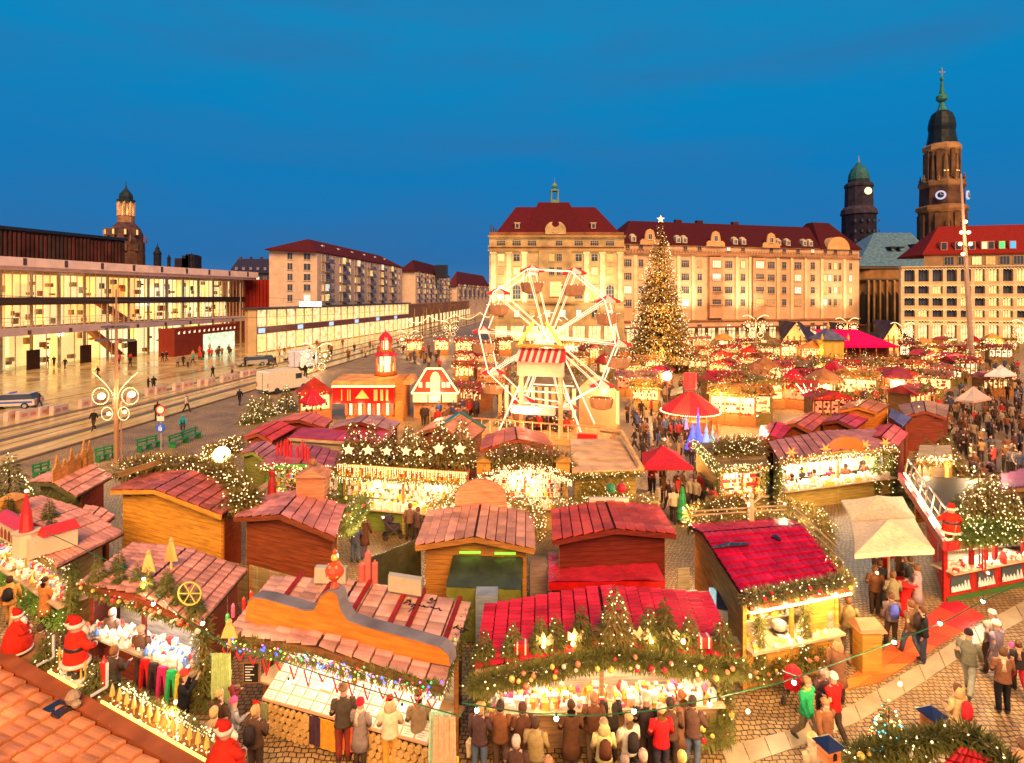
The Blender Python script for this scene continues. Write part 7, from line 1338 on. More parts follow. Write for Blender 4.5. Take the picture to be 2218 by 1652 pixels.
bigfir('broad golden fir left of the pavilion, behind the beige parasols',2010,1085,0,3.4,1.7,2600);bigfir('fir at the far end of the pavilion rail',2045,1030,.5,2.6,1.4,1500)
garland(R1.T,[P(1500,1120,2.4),P(1560,1100,2.4),P(1640,1090,2.4)],.45,2200,FIRW,120,ll=.4,lw=.05);garland(R1.T,[P(1690,1100,2.0),P(1760,1120,2.2),P(1790,1160,2.2)],.5,2200,FIRW,120,ll=.4,lw=.05)
Yt=95.0;tX=lambda u: (u -U0)/F*Yt;tZ=lambda v: H -(v -V0)/F*Yt
T=thing('stage_tent','magenta roofed stage tent in the far middle of the market','tent',(tX(1880),Yt,0));m=MB();m.poly((tX(1828),Yt,tZ(749)),(tX(1946),Yt,tZ(749)),(tX(1925),Yt+9,tZ(720)),(tX(1818),Yt+9,tZ(720)));m.hexa([(tX(1828),Yt,tZ(753)),(tX(1946),Yt,tZ(753)),(tX(1946),Yt+.1,tZ(753)),(tX(1828),Yt+.1,tZ(753))],[(tX(1828),Yt,tZ(748)),(tX(1946),Yt,tZ(748)),(tX(1946),Yt+.1,tZ(748)),(tX(1828),Yt+.1,tZ(748))]);add('tent_roof',m,CLOTH,T,color=(.62,.0,.10))
m=MB();m.box(tX(1832),tX(1943),Yt+2,Yt+8,0,tZ(752));add('stage_wall',m,WOOD,T,color=(.16,.03,.015))
for u in (1835,1865,1900,1940): m=MB();m.bar((tX(u),Yt+.3,0),(tX(u),Yt+.3,tZ(750)),.2);add('post',m,WOOD,T,color=(.4,.12,.03))
T=thing('gate_tower','yellow square stage turret with blue pyramid roof and gold knobs beside the magenta tent','tower',(tX(1805),Yt -3,0));Yt -=3;m=MB();m.box(tX(1783),tX(1828),Yt,Yt+3.5,0,tZ(735));add('wall',m,WOOD,T,color=(.62,.38,.06))
m=MB();m.hexa([(tX(1778),Yt -.4,tZ(736)),(tX(1834),Yt -.4,tZ(736)),(tX(1834),Yt+4,tZ(736)),(tX(1778),Yt+4,tZ(736))],[(tX(1804),Yt+1.6,tZ(712)),(tX(1808),Yt+1.6,tZ(712)),(tX(1808),Yt+2,tZ(712)),(tX(1804),Yt+2,tZ(712))]);add('roof',m,SHEET,T,color=(.1,.1,.16))
for u in (1778,1834,1806): m=MB();m.lathe([(.15,0),(.25,.4),(.03,1.1)],6,(tX(u),Yt -.4+(2 if u==1806 else 0),tZ(737 if u !=1806 else 713)));add('gold_knob',m,PAINT,T,color=(.8,.4,.05))
for u in (1793,1810): m=MB();m.box(tX(u) -.4,tX(u)+.4,Yt -.06,Yt,tZ(775),tZ(745));add('window_panel',m,PAINT,T,color=(.7,.45,.1))
for i,(u0,u1,v0,v1,Y,lb) in enumerate(((1693,1797,742,697,112,'left one with broad gable'),(1808,1886,735,700,125,'half hidden behind the turret'),(1912,2000,740,695,115,'right one near the church foot'))):
 X=lambda u: (u -U0)/F*Y;Z=lambda v: H -(v -V0)/F*Y;T=thing('half_timbered_hall','half timbered hall with dark slate roof, '+lb,'hall',(X((u0+u1)/2),Y,0),group='half timbered halls');ug=u0+(u1 -u0)*.42
 m=MB();m.prism([(X(u0),0),(X(ug+10),0),(X(ug+10),Z(v0 -4)),(X((u0+ug)/2+8),Z(v1+4)),(X(u0),Z(v0 -4))],Y,Y+.3);add('gable_wall',m,PLASTER,T,color=(.7,.42,.18));m=MB();m.box(X(u0),X(u1),Y+.3,Y+8,0,Z(v0));add('wall',m,PLASTER,T,color=(.5,.28,.1))
 m=MB();m.poly((X(ug+14),Y -.4,Z(v0+2)),(X(u1),Y+2,Z(v0)),(X(u1 -22),Y+8,Z(v1+2)),(X((u0+ug)/2+8),Y -.4,Z(v1)));m.poly((X(u0 -4),Y -.4,Z(v0)),(X((u0+ug)/2+8),Y -.4,Z(v1)),(X((u0+ug)/2+12),Y+8,Z(v1)));add('slate_roof',m,SHEET,T,color=(.035,.025,.045))
 for j in range(5): m=MB();x_=X(u0+(ug+10 -u0)*j/4);m.bar((x_,Y -.08,0),(x_,Y -.08,Z(v0 -4)+(0 if j in (0,4) else 1.0)),.16);add('timber',m,WOOD,T,color=(.2,.06,.02))
 m=MB();m.bar((X(u0),Y -.09,Z(v0 -4)),(X(ug+10),Y -.09,Z(v0 -4)),.18);add('timber',m,WOOD,T,color=(.2,.06,.02));lamp('hall_light',(X(u0+20),Y -3,3),400,WARM,.4,T)
rn=random.Random(42);taken=[]
spots=[]
for v,us in ((778,range(1440,1780,46)),(800,range(1415,1700,50)),(822,range(1560,1960,52)),(846,range(1600,1990,58)),(876,range(1590,1760,64)),(772,range(1965,2215,50)),(795,range(1860,2120,52)),(818,range(1990,2140,56)),(762,range(1010,1130,45)),(790,range(1000,1080,50)),(822,range(1010,1110,52)),(748,range(1480,1690,44)),(752,range(1960,2210,48)),(862,range(1790,1900,60)),(755,range(900,1000,52)),(872,range(1012,1060,60)),(845,(1385,1425,1580)),(872,(1400,1600)),(815,(1375,)),(908,(1625,1580)),(905,(1810,2010)),(852,(2170,)),(900,(1600,)),(905,(690,)),(850,(1960,2010)),(770,(1240,1290)),(800,(1250,1310,1350))):
 for u in us: spots.append((u+rn.uniform(-6,6),v+rn.uniform(-3,3)))
RC=[('red',(.42,.03,.02)),('pink',(.4,.13,.11)),('wine',(.38,.04,.05)),('brown',(.3,.12,.05)),('orange',(.6,.2,.04)),('crimson',(.42,.01,.03))]
rowname=lambda v: 'furthest row' if v<760 else 'second row' if v<790 else 'middle row' if v<830 else 'nearest of the far rows'
zone=lambda u: 'left of the wheel' if u<1060 else 'behind the wheel' if u<1370 else 'below the giant tree' if u<1560 else 'right of the tree' if u<1760 else 'around the magenta tent' if u<1960 else 'on the right side'
FARLIT=[emi('far_stall_front_%d' % i,c,1.0,var=.7,scale=5) for i,c in enumerate(((1,.62,.24),(1,.42,.12),(1,.72,.4),(.95,.2,.08)))]
rn.shuffle(spots)
spots=[q_ for q_ in spots if not (1775<q_[0]<1965 and q_[1]<806)]
for i,(u,v) in enumerate(spots):
 v+=rn.uniform(-7,7);p=P(u,v+14);Y=p.y;w_,d_,h_=rn.uniform(2.4,4.2),rn.uniform(1.8,2.6),rn.uniform(2.0,2.7);nm,rc=rn.choice(RC);rz=rn.uniform(-.7,.7);kind=(0,1,2,0,3,2,1,0,1,4)[i % 10]
 lb=('small lit stall with %s roof %s, %s' if kind<3 else 'small %s pyramid tent stall %s, %s' if kind==3 else 'small round kiosk with %s top %s, %s') % (nm,zone(u),rowname(v));T=thing('small_stall',lb,'market stall',p,rz,lb);x=w_/2+.25;ns=rn.randrange(2,6)
 m=MB()
 if kind==4: m.lathe([(w_*.4,.02),(w_*.4,.95)],10);m.lathe([(w_*.16,.95),(w_*.16,h_)],8)
 else: m.box(-w_/2,w_/2,.5,d_,.02,h_);m.box(-w_/2,w_/2,0,.5,.02,.9)
 for s_ in range(ns+1): xx=-w_/2+w_*s_/ns;m.box(xx -.05,xx+.05,.0,.1,.02,h_) if kind !=4 else m.box(.38*w_*cos(s_*6.28/ns) -.05,.38*w_*cos(s_*6.28/ns)+.05,.38*w_*sin(s_*6.28/ns) -.05,.38*w_*sin(s_*6.28/ns)+.05,.02,h_)
 add('body',m,WOOD,T,world=False,color=(.36*rn.uniform(.5,1.2),.14,.04));m=MB()
 if kind==4: m.lathe([(w_*.2,1.0),(w_*.2,h_ -.3)],10)
 else: m.box(-w_/2+.1,w_/2 -.1,.44,.49,1.0,h_ -.25)
 add('lit_front',m,FARLIT[rn.choice((0,0,1,2,3,0))],T,world=False);m=MB()
 for s_ in range(int(w_*9)): xx=rn.uniform(-w_/2+.1,w_/2 -.1);zz_=rn.choice((.92,1.3,1.65));m.box(xx -.07,xx+.07,.1 if zz_<1 else .3,.25 if zz_<1 else .43,zz_,zz_+rn.uniform(.1,.3))
 add('goods',m,WOOD,T,world=False,kind='stuff',color=rn.choice(((.5,.04,.03),(.6,.4,.2),(.15,.05,.03),(.6,.25,.05))));m=MB()
 if kind<2: m.hexa([(-x,-.3,h_),(x,-.3,h_),(x,d_+.3,h_),(-x,d_+.3,h_)],[(-x,d_/2 -.05,h_+.7),(x,d_/2 -.05,h_+.7),(x,d_/2+.05,h_+.7),(-x,d_/2+.05,h_+.7)])
 elif kind==2: m.hexa([(-x,-.3,h_),(x,-.3,h_),(x,d_+.3,h_),(-x,d_+.3,h_)],[(-.05,-.3,h_+.65),(.05,-.3,h_+.65),(.05,d_+.3,h_+.65),(-.05,d_+.3,h_+.65)])
 elif kind==3: m.hexa([(-x,-.3,h_),(x,-.3,h_),(x,d_+.3,h_),(-x,d_+.3,h_)],[(-.03,d_/2 -.03,h_+1.3),(.03,d_/2 -.03,h_+1.3),(.03,d_/2+.03,h_+1.3),(-.03,d_/2+.03,h_+1.3)])
 else: m.lathe([(w_*.5,h_),(w_*.45,h_+.25),(w_*.2,h_+.9),(.1,h_+1.2),(.03,h_+1.7)],12)
 add('roof',m,SHEET,T,world=False,color=tuple(c*rn.uniform(.7,1.2) for c in rc));m=MB();s=Y/60
 for j in range(26): m.octa((rn.uniform(-x,x),-.32+rn.uniform(-.1,.1),h_+rn.uniform(-.1,.2)),rn.uniform(.025,.045)*max(.8,s))
 for j in range(10 if kind<3 else 0): m.octa((rn.uniform(-x,x),rn.uniform(-.3,.5),h_+rn.uniform(.3,1.3)),rn.uniform(.03,.05)*max(.8,s))
 add('fairy_lights',m,BULBW if i % 3 else BULB,T,world=False,kind='stuff')
 if kind<3:
  m=MB()
  for j in range(170): m.leaf((rn.uniform(-x,x),rn.uniform(-.35,.5),h_+rn.uniform(.0,.5+.8*(sin(j*.5)>.3))),(rn.uniform(-1,1),rn.uniform(-1,1),rn.uniform(-.4,1)),.4,.13)
  add('fir_trim',m,FIRW if i % 2 else FIR,T,world=False,kind='stuff')
 if i % 3: l_=lamp('stall_light',(0,0,0),190,WARM,.25);l_.parent=T;l_.location=(0,-.9,2.0)
  # small firs and bushes standing in the market
for i,(u,v,h_,lb) in enumerate(((1878,845,4.5,'tall fir left of the nativity lights'),(1905,850,4,'fir in the middle of the far market'),(1730,880,3.2,'pale lit fir beside the wooden fence'),(1765,885,3.4,'fir right of the white light tree'),(1600,905,3.0,'round golden bush left of the hut cluster'),(1830,850,5,'slim fir in front of the gate turret'),(1215,945,2.4,'lit fir before the wheel steps'),(1090,935,2.2,'fir at the lower left of the wheel'),(575,900,2.6,'green bush behind the road barrier'),(620,890,2.6,'green bush left of the crimson ribbed parasol'),(545,915,2.4,'green bush nearest the green barriers'),(20,1080,2.6,'leafy fir at the left edge behind the toy town'))):
 bigfir(lb,u,v,0,h_,h_*.42,700,FIR if u<700 else FIRW)
for i,(u0,v0,u1,v1) in enumerate(((1555,925,1650,915),(2030,880,2130,900),(1900,800,2040,840))):
 pass
FARF=[]
for k_ in range(3):
 T_=little_tree(2.6+k_*.5,.85+.12*k_,420,RND,(FIRW,FIR,FIRW)[k_],46);T_.name='market_fir';FARF.append(T_)
for i in range(60):
 u=RND.choice((RND.uniform(1380,1680),RND.uniform(1400,2200),RND.uniform(1570,1960),RND.uniform(1000,1360)));v=RND.uniform(765,885);z_=zone(u);k_=i % 3
 lb='%s lit fir among the far stalls %s' % (('golden','greenish','tall golden')[k_],z_);place(FARF[k_],P(u,v),RND.random()*6,lb,lb,'fir tree',RND.uniform(.75,1.2))
for T_ in FARF: drop(T_)
  # light tree
p=P(1757,890);T=thing('light_tree','white glowing branched light tree with a star beside the hut cluster','light tree',p);m=MB();kk_=p.y/F
for a0 in (-.5,-.25,0,.25,.5): m.tube([p,p+V((sin(a0)*.6,0,1.2)),p+V((sin(a0)*3,0,2.6))],[.09,.06,.03],5)
add('glowing_branches',m,emi('light_tree_glow',(1,.8,.55),3),T)
  # ------------------------------------------------------------------ people
def skin_mesh(name,pts,edges,mats,sub=1,root=0):
 me=bpy.data.meshes.new(name+'_cage');me.from_pydata([p[0] for p in pts],edges,[]);ob=bpy.data.objects.new(name+'_cage',me);COL.objects.link(ob)
 md=ob.modifiers.new('s','SKIN');md.use_smooth_shade=True;sv=me.skin_vertices[0].data
 for i,p in enumerate(pts): r=p[1];sv[i].radius=r if hasattr(r,'__len__') else (r,r);sv[i].use_root=(i==root)
 if sub: s2=ob.modifiers.new('u','SUBSURF');s2.levels=s2.render_levels=sub
 dg=bpy.context.evaluated_depsgraph_get();dg.update();out=bpy.data.meshes.new_from_object(ob.evaluated_get(dg));out.name=name
 bpy.data.objects.remove(ob);bpy.data.meshes.remove(me);out.materials.clear()
 for m in mats: out.materials.append(m)
 for p in out.polygons: p.use_smooth=True
 return out
HIPZ,SHZ=.92,1.42
def joints(pose,lean=0.0):
 """faces -Y; returns joints of a 1.75 m figure"""
 J={'pelvis': V((0,0,.95)),'chest': V((0,.0,1.25)),'neck': V((0,.0,1.47)),'head': V((0,-.02,1.62))}
 for s,n in ((-1,'l'),(1,'r')):
  hip,knee,ank=V((.09*s,0,.9)),V((.1*s,-.02,.49)),V((.1*s,.02,.08));sh,el,wr=V((.185*s,0,1.4)),V((.24*s,.03,1.12)),V((.23*s,-.06,.88))
  if pose=='walk': st=s;knee=V((.09*s,-.12*st -.06,.5));ank=V((.09*s,-.3*st+.04,.10 if st>0 else .14));el=V((.23*s,.12*st,1.13));wr=V((.22*s,.16*st -.1,.92))
  if pose=='look': el,wr=V((.25*s,-.02,1.14)),V((.13*s,-.26,1.12))
  if pose=='hold' and s>0: el,wr=V((.26,-.12,1.2)),V((.1,-.3,1.38))
  if pose=='photo': el,wr=V((.25*s,-.16,1.24)),V((.09*s,-.32,1.5))
  if pose=='talk' and s<0: el,wr=V((-.27,-.05,1.16)),V((-.2,-.27,1.2))
  if pose=='talk' and s>0: knee,ank=V((.13,-.02,.49)),V((.16,-.03,.08))
  J.update({'hip'+n: hip,'knee'+n: knee,'ank'+n: ank,'sh'+n: sh,'el'+n: el,'wr'+n: wr})
 if pose=='crouch':
  for n,s in (('l',-1),('r',1)): J['knee'+n]=V((.13*s,-.36,.47));J['ank'+n]=V((.12*s,-.05,.08));J['hip'+n]=V((.1*s,0,.42));J['sh'+n]=V((.18*s,-.3,.86));J['el'+n]=V((.24*s,-.42,.62));J['wr'+n]=V((.14*s,-.6,.62))
  J.update(pelvis=V((0,.02,.45)),chest=V((0,-.16,.7)),neck=V((0,-.3,.92)),head=V((0,-.37,1.05)))
 return J
def body_mesh(pose,near=True):
 J=joints(pose);pts=[];E_=[]
 def a(co,r,par=None): pts.append((tuple(co),r));i=len(pts) -1;(par is not None) and E_.append((par,i));return i
 k=1.0 if near else 1.28
 pel=a(J['pelvis'],(.13*k,.10*k));w_=a(J['pelvis'].lerp(J['chest'],.5),(.12*k,.095*k),pel);sk=.8 if near else 1;ch=a(J['chest'],(.15*k*sk,.105*k*sk),w_);ub=a(J['chest'].lerp(J['neck'],.5),(.12*k*sk,.09*k*sk),ch);nk=a(J['neck'],.055,ub);jaw=a(J['head']+V((0,-.015,-.05)),(.072,.085),nk);hd=a(J['head']+V((0,0,.03)),(.082,.098),jaw);a(J['head']+V((0,.01,.1)),(.05,.06),hd)
 if near: a(J['head']+V((0,-.115,-.03)),.014,jaw)
 for n,s in (('l',-1),('r',1)):
  h=a(J['hip'+n],.085*k,pel);kn=a(J['knee'+n],.058*k,a(J['hip'+n].lerp(J['knee'+n],.5),.078*k,h));an=a(J['ank'+n],.042*k,a(J['knee'+n].lerp(J['ank'+n],.4),.056*k,kn));a(J['ank'+n]+V((0,-.14,-.045)),.036,an)
  sh=a(J['sh'+n],.06*k*sk,ub);el=a(J['el'+n],.045*k,a(J['sh'+n].lerp(J['el'+n],.5),.052*k,sh));wr=a(J['wr'+n],.03*k,el);d=(J['wr'+n] -J['el'+n]).normalized();pm=a(J['wr'+n]+d*.06,(.038,.02) if near else .035,wr)
  if near:
   sd_=d.cross(V((0,1,0))) if abs(d.y)<.8 else d.cross(V((0,0,1)));sd_.normalize();dn_=d.cross(sd_)
   for q,ln in ((-.024,.06),(-.008,.075),(.008,.07),(.024,.055)): f1=a(J['wr'+n]+d*(.085+ln*.45)+sd_*q*1.2,.009,pm);a(J['wr'+n]+d*(.08+ln)+sd_*q+dn_*.02,.008,f1)
   t1=a(J['wr'+n]+d*.05+sd_*-.045,.01,pm);a(J['wr'+n]+d*.085+sd_*-.055,.009,t1)
 return pts,E_,J
BODY={}
CLO_DARK=mat('dark_trousers',(.05,.035,.03),rough=.8,var=.3,scale=12)
def get_body(pose):
 if pose not in BODY: pts,E_,J=body_mesh(pose);BODY[pose]=(skin_mesh('person_body',pts,E_,[SKIN]),J)
 return BODY[pose]
CLO={}
def clothing(pose,long_):
 """coat, trousers, shoes, hair cap etc shared by pose"""
 if (pose,long_) in CLO: return CLO[(pose,long_)]
 J=get_body(pose)[1];d={}
 m=MB();pe,chh,nk=J['pelvis'],J['chest'],J['neck'];dn_=(pe -chh).normalized();up=(nk -chh).normalized();hem={0: .10,1: .42,2: .2}[long_] if pose !='crouch' else .05
 ring_=[(pe+dn_*hem,(.20+hem*.12,.15+hem*.12)),(pe+dn_*hem*.5,(.195+hem*.04,.15)),(pe,(.19,.145)),(pe.lerp(chh,.5),(.175,.135)),(chh,(.2,.145)),(chh.lerp(nk,.5),(.205,.135)),(chh.lerp(nk,.78),(.155,.11)),(nk+up*-.02,(.08,.08)),(nk+up*.035,(.075,.08))]
 m.tube([q for q,r in ring_],[r for q,r in ring_],14)
 for n in 'lr': m.tube([J['sh'+n]+(J['chest'] -J['sh'+n])*.15+V((0,0,.01)),J['sh'+n],J['sh'+n].lerp(J['el'+n],.5),J['el'+n],J['el'+n].lerp(J['wr'+n],.6),J['wr'+n]],[.07,.082,.074,.066,.058,.05],9)
 d['coat']=m.mesh('coat',CLOTH,True);m=MB()
 for n,s in (('l',-1),('r',1)): m.tube([J['pelvis']+V((.04*s,0,.02)),J['hip'+n],J['hip'+n].lerp(J['knee'+n],.5),J['knee'+n],J['knee'+n].lerp(J['ank'+n],.5),J['ank'+n]+V((0,0,.02))],[.12,.112,.1,.078,.072,.062],9)
 d['trousers']=m.mesh('trousers',CLOTH,True);m=MB()
 for n in 'lr': m.tube([J['ank'+n]+V((0,.04,.03)),J['ank'+n]+V((0,.0,-.02)),J['ank'+n]+V((0,-.1,-.035)),J['ank'+n]+V((0,-.17,-.05))],[(.05,.04),(.056,.06),(.05,.04),(.035,.025)],8)
 d['shoes']=m.mesh('shoes',PAINT,True);h=J['head']
 m=MB(M=Matrix.Translation(h+V((0,.02,.03))));m.lathe([(.085,-.1),(.1,-.05),(.107,.0),(.1,.05),(.075,.09),(.03,.113)],12,sx=.92,sy=1.08);d['hair']=m.mesh('hair',HAIR,True)
 m=MB(M=Matrix.Translation(h+V((0,.015,.03))));m.tube([V((0,.02,.1)),V((0,.04,.02)),V((0,.06,-.1)),V((0,.07,-.24))],[(.05,.04),(.105,.1),(.1,.065),(.07,.03)],10);m.lathe([(.09,-.03),(.107,.0),(.1,.05),(.075,.09),(.03,.113)],12,sx=.92,sy=1.08);d['long_hair']=m.mesh('hair',HAIR,True)
 m=MB(M=Matrix.Translation(h+V((0,.012,.04))));m.lathe([(.108,-.01),(.115,.0),(.115,.035),(.108,.04),(.1,.08),(.07,.115),(.02,.13)],12,sx=.93,sy=1.08);d['hat']=m.mesh('hat',CLOTH,True)
 m=MB(M=Matrix.Translation(h));m.tube([V((0,.01,.075)),V((.0,.02,.13)),V((.04,.06,.17)),V((.09,.1,.1))],[.1,.075,.045,.02],9);d['pointed_hat']=m.mesh('hat',CLOTH,True)
 m=MB(M=Matrix.Translation(h+V((0,.01,0))));m.lathe([(.105,.035),(.125,.05),(.125,.085),(.1,.095)],12,sx=.93,sy=1.08);d['hat_brim']=m.mesh('hat_brim',CLOTH,True)
 m=MB(M=Matrix.Translation(h));m.tube([V((0,.1,.1)),V((0,.08,.0)),V((0,.07,-.12)),V((0,.05,-.17))],[(.08,.05),(.13,.08),(.15,.09),(.12,.07)],10);d['hood']=m.mesh('hood',CLOTH,True)
 m=MB();m.tube([nk+V((0,0,-.03)),nk+V((0,0,.05))],[.105,.09],10);m.tube([nk+V((.03,.09,0)),nk+V((.04,.14,-.3))],[(.05,.03),(.06,.02)],6);d['scarf']=m.mesh('scarf',CLOTH,True)
 m=MB(M=Matrix.Translation(chh+V((0,.21,0))));m.tube([V((0,0,-.22)),V((0,.01,-.2)),V((0,.02,0)),V((0,0,.14)),V((0,-.01,.2))],[(.1,.05),(.14,.09),(.145,.1),(.12,.08),(.05,.03)],10);d['backpack']=m.mesh('backpack',CLOTH,True)
 m=MB(M=Matrix.Translation(J['wrr']+V((.03,0,-.42))));m.hexa([(-.03,-.14,0),(.03,-.14,0),(.03,.14,0),(-.03,.14,0)],[(-.06,-.15,.34),(.06,-.15,.34),(.06,.15,.34),(-.06,.15,.34)]);m.bar((0,-.08,.34),(0,0,.44),.012);m.bar((0,.08,.34),(0,0,.44),.012);d['bag']=m.mesh('bag',CLOTH,False)
 CLO[(pose,long_)]=d;return d
NP=[0]
PEOPLE=[]
def person(u,v,label,coat,trou=(.05,.04,.04),pose='look',rz=pi,long_=0,hair=(.06,.03,.015),extras=(),head=True,h=1.75,group=None,z0=0.0,narrow=1.0):
 """v is the height of the top of the head in the picture (head=True) or of the feet"""
 p=P(u,v,z0+h*.985) if head else P(u,v,z0);p.z=z0;T_=thing('person',label,'person',p,rz+(RND.uniform(-.3,.3) if rz==pi else 0),group);s=h/1.77;T_.scale=(s*narrow,s,s);PEOPLE.append(p)
 b_,J=get_body(pose);d=clothing(pose,long_)
 def c(nm,me,col): o=bpy.data.objects.new(nm,me);COL.objects.link(o);o.parent=T_;o.color=(*col,1);return o
 c('body',b_,(1,1,1));c('coat',d['coat'],coat);c('trousers',d['trousers'],trou);c('shoes',d['shoes'],(.04,.03,.025))
 ex=dict(e if isinstance(e,tuple) else (e,None) for e in extras)
 if 'hat' in ex: c('hat',d['hat'],ex['hat'])
 elif 'pointed_hat' in ex: c('hat',d['pointed_hat'],ex['pointed_hat']);c('hat_brim',d['hat_brim'],(.75,.65,.55));c('hair',d['hair'],hair)
 elif 'hood_up' in ex: c('hood',d['hood'],ex['hood_up']);c('hair',d['hair'],hair)
 elif 'bald' in ex: pass
 else: c('hair',d['long_hair'] if 'long_hair' in ex else d['hair'],hair)
 if 'hat' in ex and 'long_hair' in ex: c('hair',d['long_hair'],hair)
 for k_ in ('scarf','backpack','bag','hood'):
  if k_ in ex: c(k_,d[k_],ex[k_])
 if 'fur_collar' in ex: c('fur_collar',d['scarf'],ex['fur_collar'])
 return T_
BR,DK,GY,OL,TA,BLK=(.17,.07,.03),(.06,.035,.025),(.26,.2,.18),(.25,.2,.08),(.5,.34,.16),(.02,.018,.02)
BLO=(.5,.3,.12);JN=(.1,.13,.2)
A_='people at the counters'
person(21,1248,'person in an orange tan jacket with a black backpack at the far left edge',(.6,.28,.08),(.5,.25,.08),'walk',pi+.5,extras=(('backpack',BLK),))
person(97,1250,'woman in a long orange brown coat at the left edge stall',(.5,.19,.05),DK,'look',pi -.3,1,extras=('long_hair',))
person(40,1346,'person in black bending over a dark bag left of the seated red robed figure',BLK,BLK,'crouch',pi+.8,hair=DK,h=1.1)
person(88,1352,'person with brown hair behind the seated red robed figure',BR,DK,'look',pi+.4,h=1.6)
person(148,1360,'small child with dark brown hair seen behind the ledge firs',DK,DK,'look',pi,h=1.3)
person(184,1348,'brown haired woman in a dark hooded coat left of the standing red robed figure',(.12,.06,.035),DK,'look',pi -.5,1,hair=(.3,.1,.03),extras=(('hood',(.12,.08,.04)),))
person(243,1318,'grey haired man with a brown jacket and pale trousers at the knitwear counter',(.16,.09,.06),(.6,.55,.5),'look',pi -.2,extras=(('hair_',None),),hair=(.35,.25,.18))
person(247,1400,'person with brown hair hidden behind the standing red robed figure',DK,BLK,'talk',pi,hair=(.2,.08,.03))
person(306,1354,'man in a dark brown leather jacket standing in the alley facing the knitwear stall',(.11,.055,.03),(.1,.06,.04),'look',pi -.1,hair=(.35,.22,.12))
person(398,1452,'person in black with a red and white cap taking a photograph',BLK,BLK,'photo',pi -1.3,extras=(('hat',(.6,.05,.03)),'long_hair'),hair=BLO,h=1.65)
person(491,1449,'blond woman in a maroon coat left of the price boards',(.22,.03,.04),DK,'look',pi -.6,1,hair=(.55,.32,.16),extras=('long_hair',))
person(474,1494,'blond person in a dark brown jacket in front of the maroon coat woman',(.1,.05,.03),DK,'look',pi -.4,hair=BLO,extras=('long_hair',))
person(463,1532,'blond person in a tan coat at the corner of the near ledge',(.5,.32,.16),DK,'talk',pi,hair=BLO)
person(505,1512,'child with a bright pink hat and grey jacket by the blond women',(.3,.28,.3),BLK,'talk',pi -.8,extras=(('hat',(.75,.08,.25)),),h=1.45)
person(553,1528,'blond man with a black backpack and dark brown jacket near the log pile',(.1,.05,.03),DK,'look',pi -.2,hair=BLO,extras=(('backpack',(.03,.02,.02)),))
person(744,1483,'tall man with a brown beanie, dark jacket and maroon trousers at the price boards',(.07,.05,.035),(.25,.04,.03),'look',pi,extras=(('hat',(.25,.13,.07)),),h=1.85)
person(780,1515,'woman with a dark red knitted hat and grey coat at the price boards',(.26,.19,.17),DK,'look',pi,1,extras=(('hat',(.5,.02,.04)),('fur_collar',(.7,.5,.35))),h=1.62)
person(845,1510,'person with a pointed red hat, cream jacket and orange trousers at the price boards',(.75,.6,.38),(.75,.33,.05),'look',pi,extras=(('pointed_hat',(.7,.03,.02)),('hood',(.6,.45,.25))))
person(907,1500,'person with a pointed red hat and olive brown jacket right of the cream jacket',(.26,.17,.09),(.2,.12,.08),'look',pi,extras=(('pointed_hat',(.7,.03,.02)),),h=1.8)
person(1039,1522,'person in a dark jacket and jeans with a tan shoulder bag at the crimson stall',(.08,.04,.04),JN,'talk',pi -.4,extras=(('bag',(.6,.45,.28)),),hair=BLO)
person(1084,1518,'person in a brown quilted jacket at the crimson stall',(.24,.09,.04),(.12,.07,.04),'look',pi,hair=DK)
person(1132,1522,'person in a dark brown coat between the quilted and the olive jacket',(.13,.05,.03),DK,'look',pi,1,hair=(.1,.04,.02))
person(1118,1594,'grey haired person in a dark jacket cut off by the bottom edge',(.09,.04,.03),DK,'look',pi,hair=(.6,.4,.3))
person(1160,1554,'person in an olive jacket with a shoulder strap before the crimson stall',(.36,.25,.1),DK,'look',pi,hair=(.08,.04,.02))
person(1237,1518,'person in a long dark brown coat at the middle of the crimson stall',(.12,.05,.025),DK,'look',pi,1,hair=(.09,.04,.02),extras=('long_hair',))
person(1286,1500,'fair haired person in a brown jacket with a red brown bag strap',(.15,.06,.03),(.25,.15,.08),'look',pi,hair=(.4,.2,.1))
person(1322,1490,'person in a black coat with a cream hood at the crimson stall',(.04,.03,.025),DK,'look',pi,extras=(('hat',(.45,.3,.16)),('fur_collar',(.65,.48,.28))))
person(1308,1560,'person in a pale yellow hooded jacket with a dark backpack',(.62,.5,.2),DK,'look',pi,extras=(('hat',(.4,.28,.16)),('backpack',(.12,.04,.02)),('hood',(.62,.5,.2))),h=1.68)
person(1362,1545,'fair woman in a cream jacket with a black backpack slung to the left',(.65,.55,.42),BLK,'look',pi,hair=BLO,extras=('long_hair',('backpack',(.03,.02,.02))),h=1.7)
person(1400,1506,'person in a black jacket between the cream and the red jackets',(.035,.025,.025),DK,'look',pi,extras=(('hat',(.5,.4,.3)),))
person(1432,1528,'blond woman with a knitted hat and a bright red jacket at the crimson stall',(.68,.015,.02),(.05,.04,.06),'look',pi,hair=(.6,.3,.08),extras=(('hat',(.6,.5,.4)),'long_hair'))
person(1452,1512,'dark brown haired person right behind the red jacket',(.1,.05,.03),DK,'look',pi -.3,hair=DK)
person(1477,1497,'woman with long brown hair and fur coat at the right end of the crimson stall',(.22,.1,.055),JN,'look',pi+.3,1,hair=(.25,.09,.03),extras=('long_hair',))
person(1500,1508,'person in a dark brown coat at the corner post of the crimson stall',(.12,.06,.04),JN,'talk',pi -.6,hair=DK)
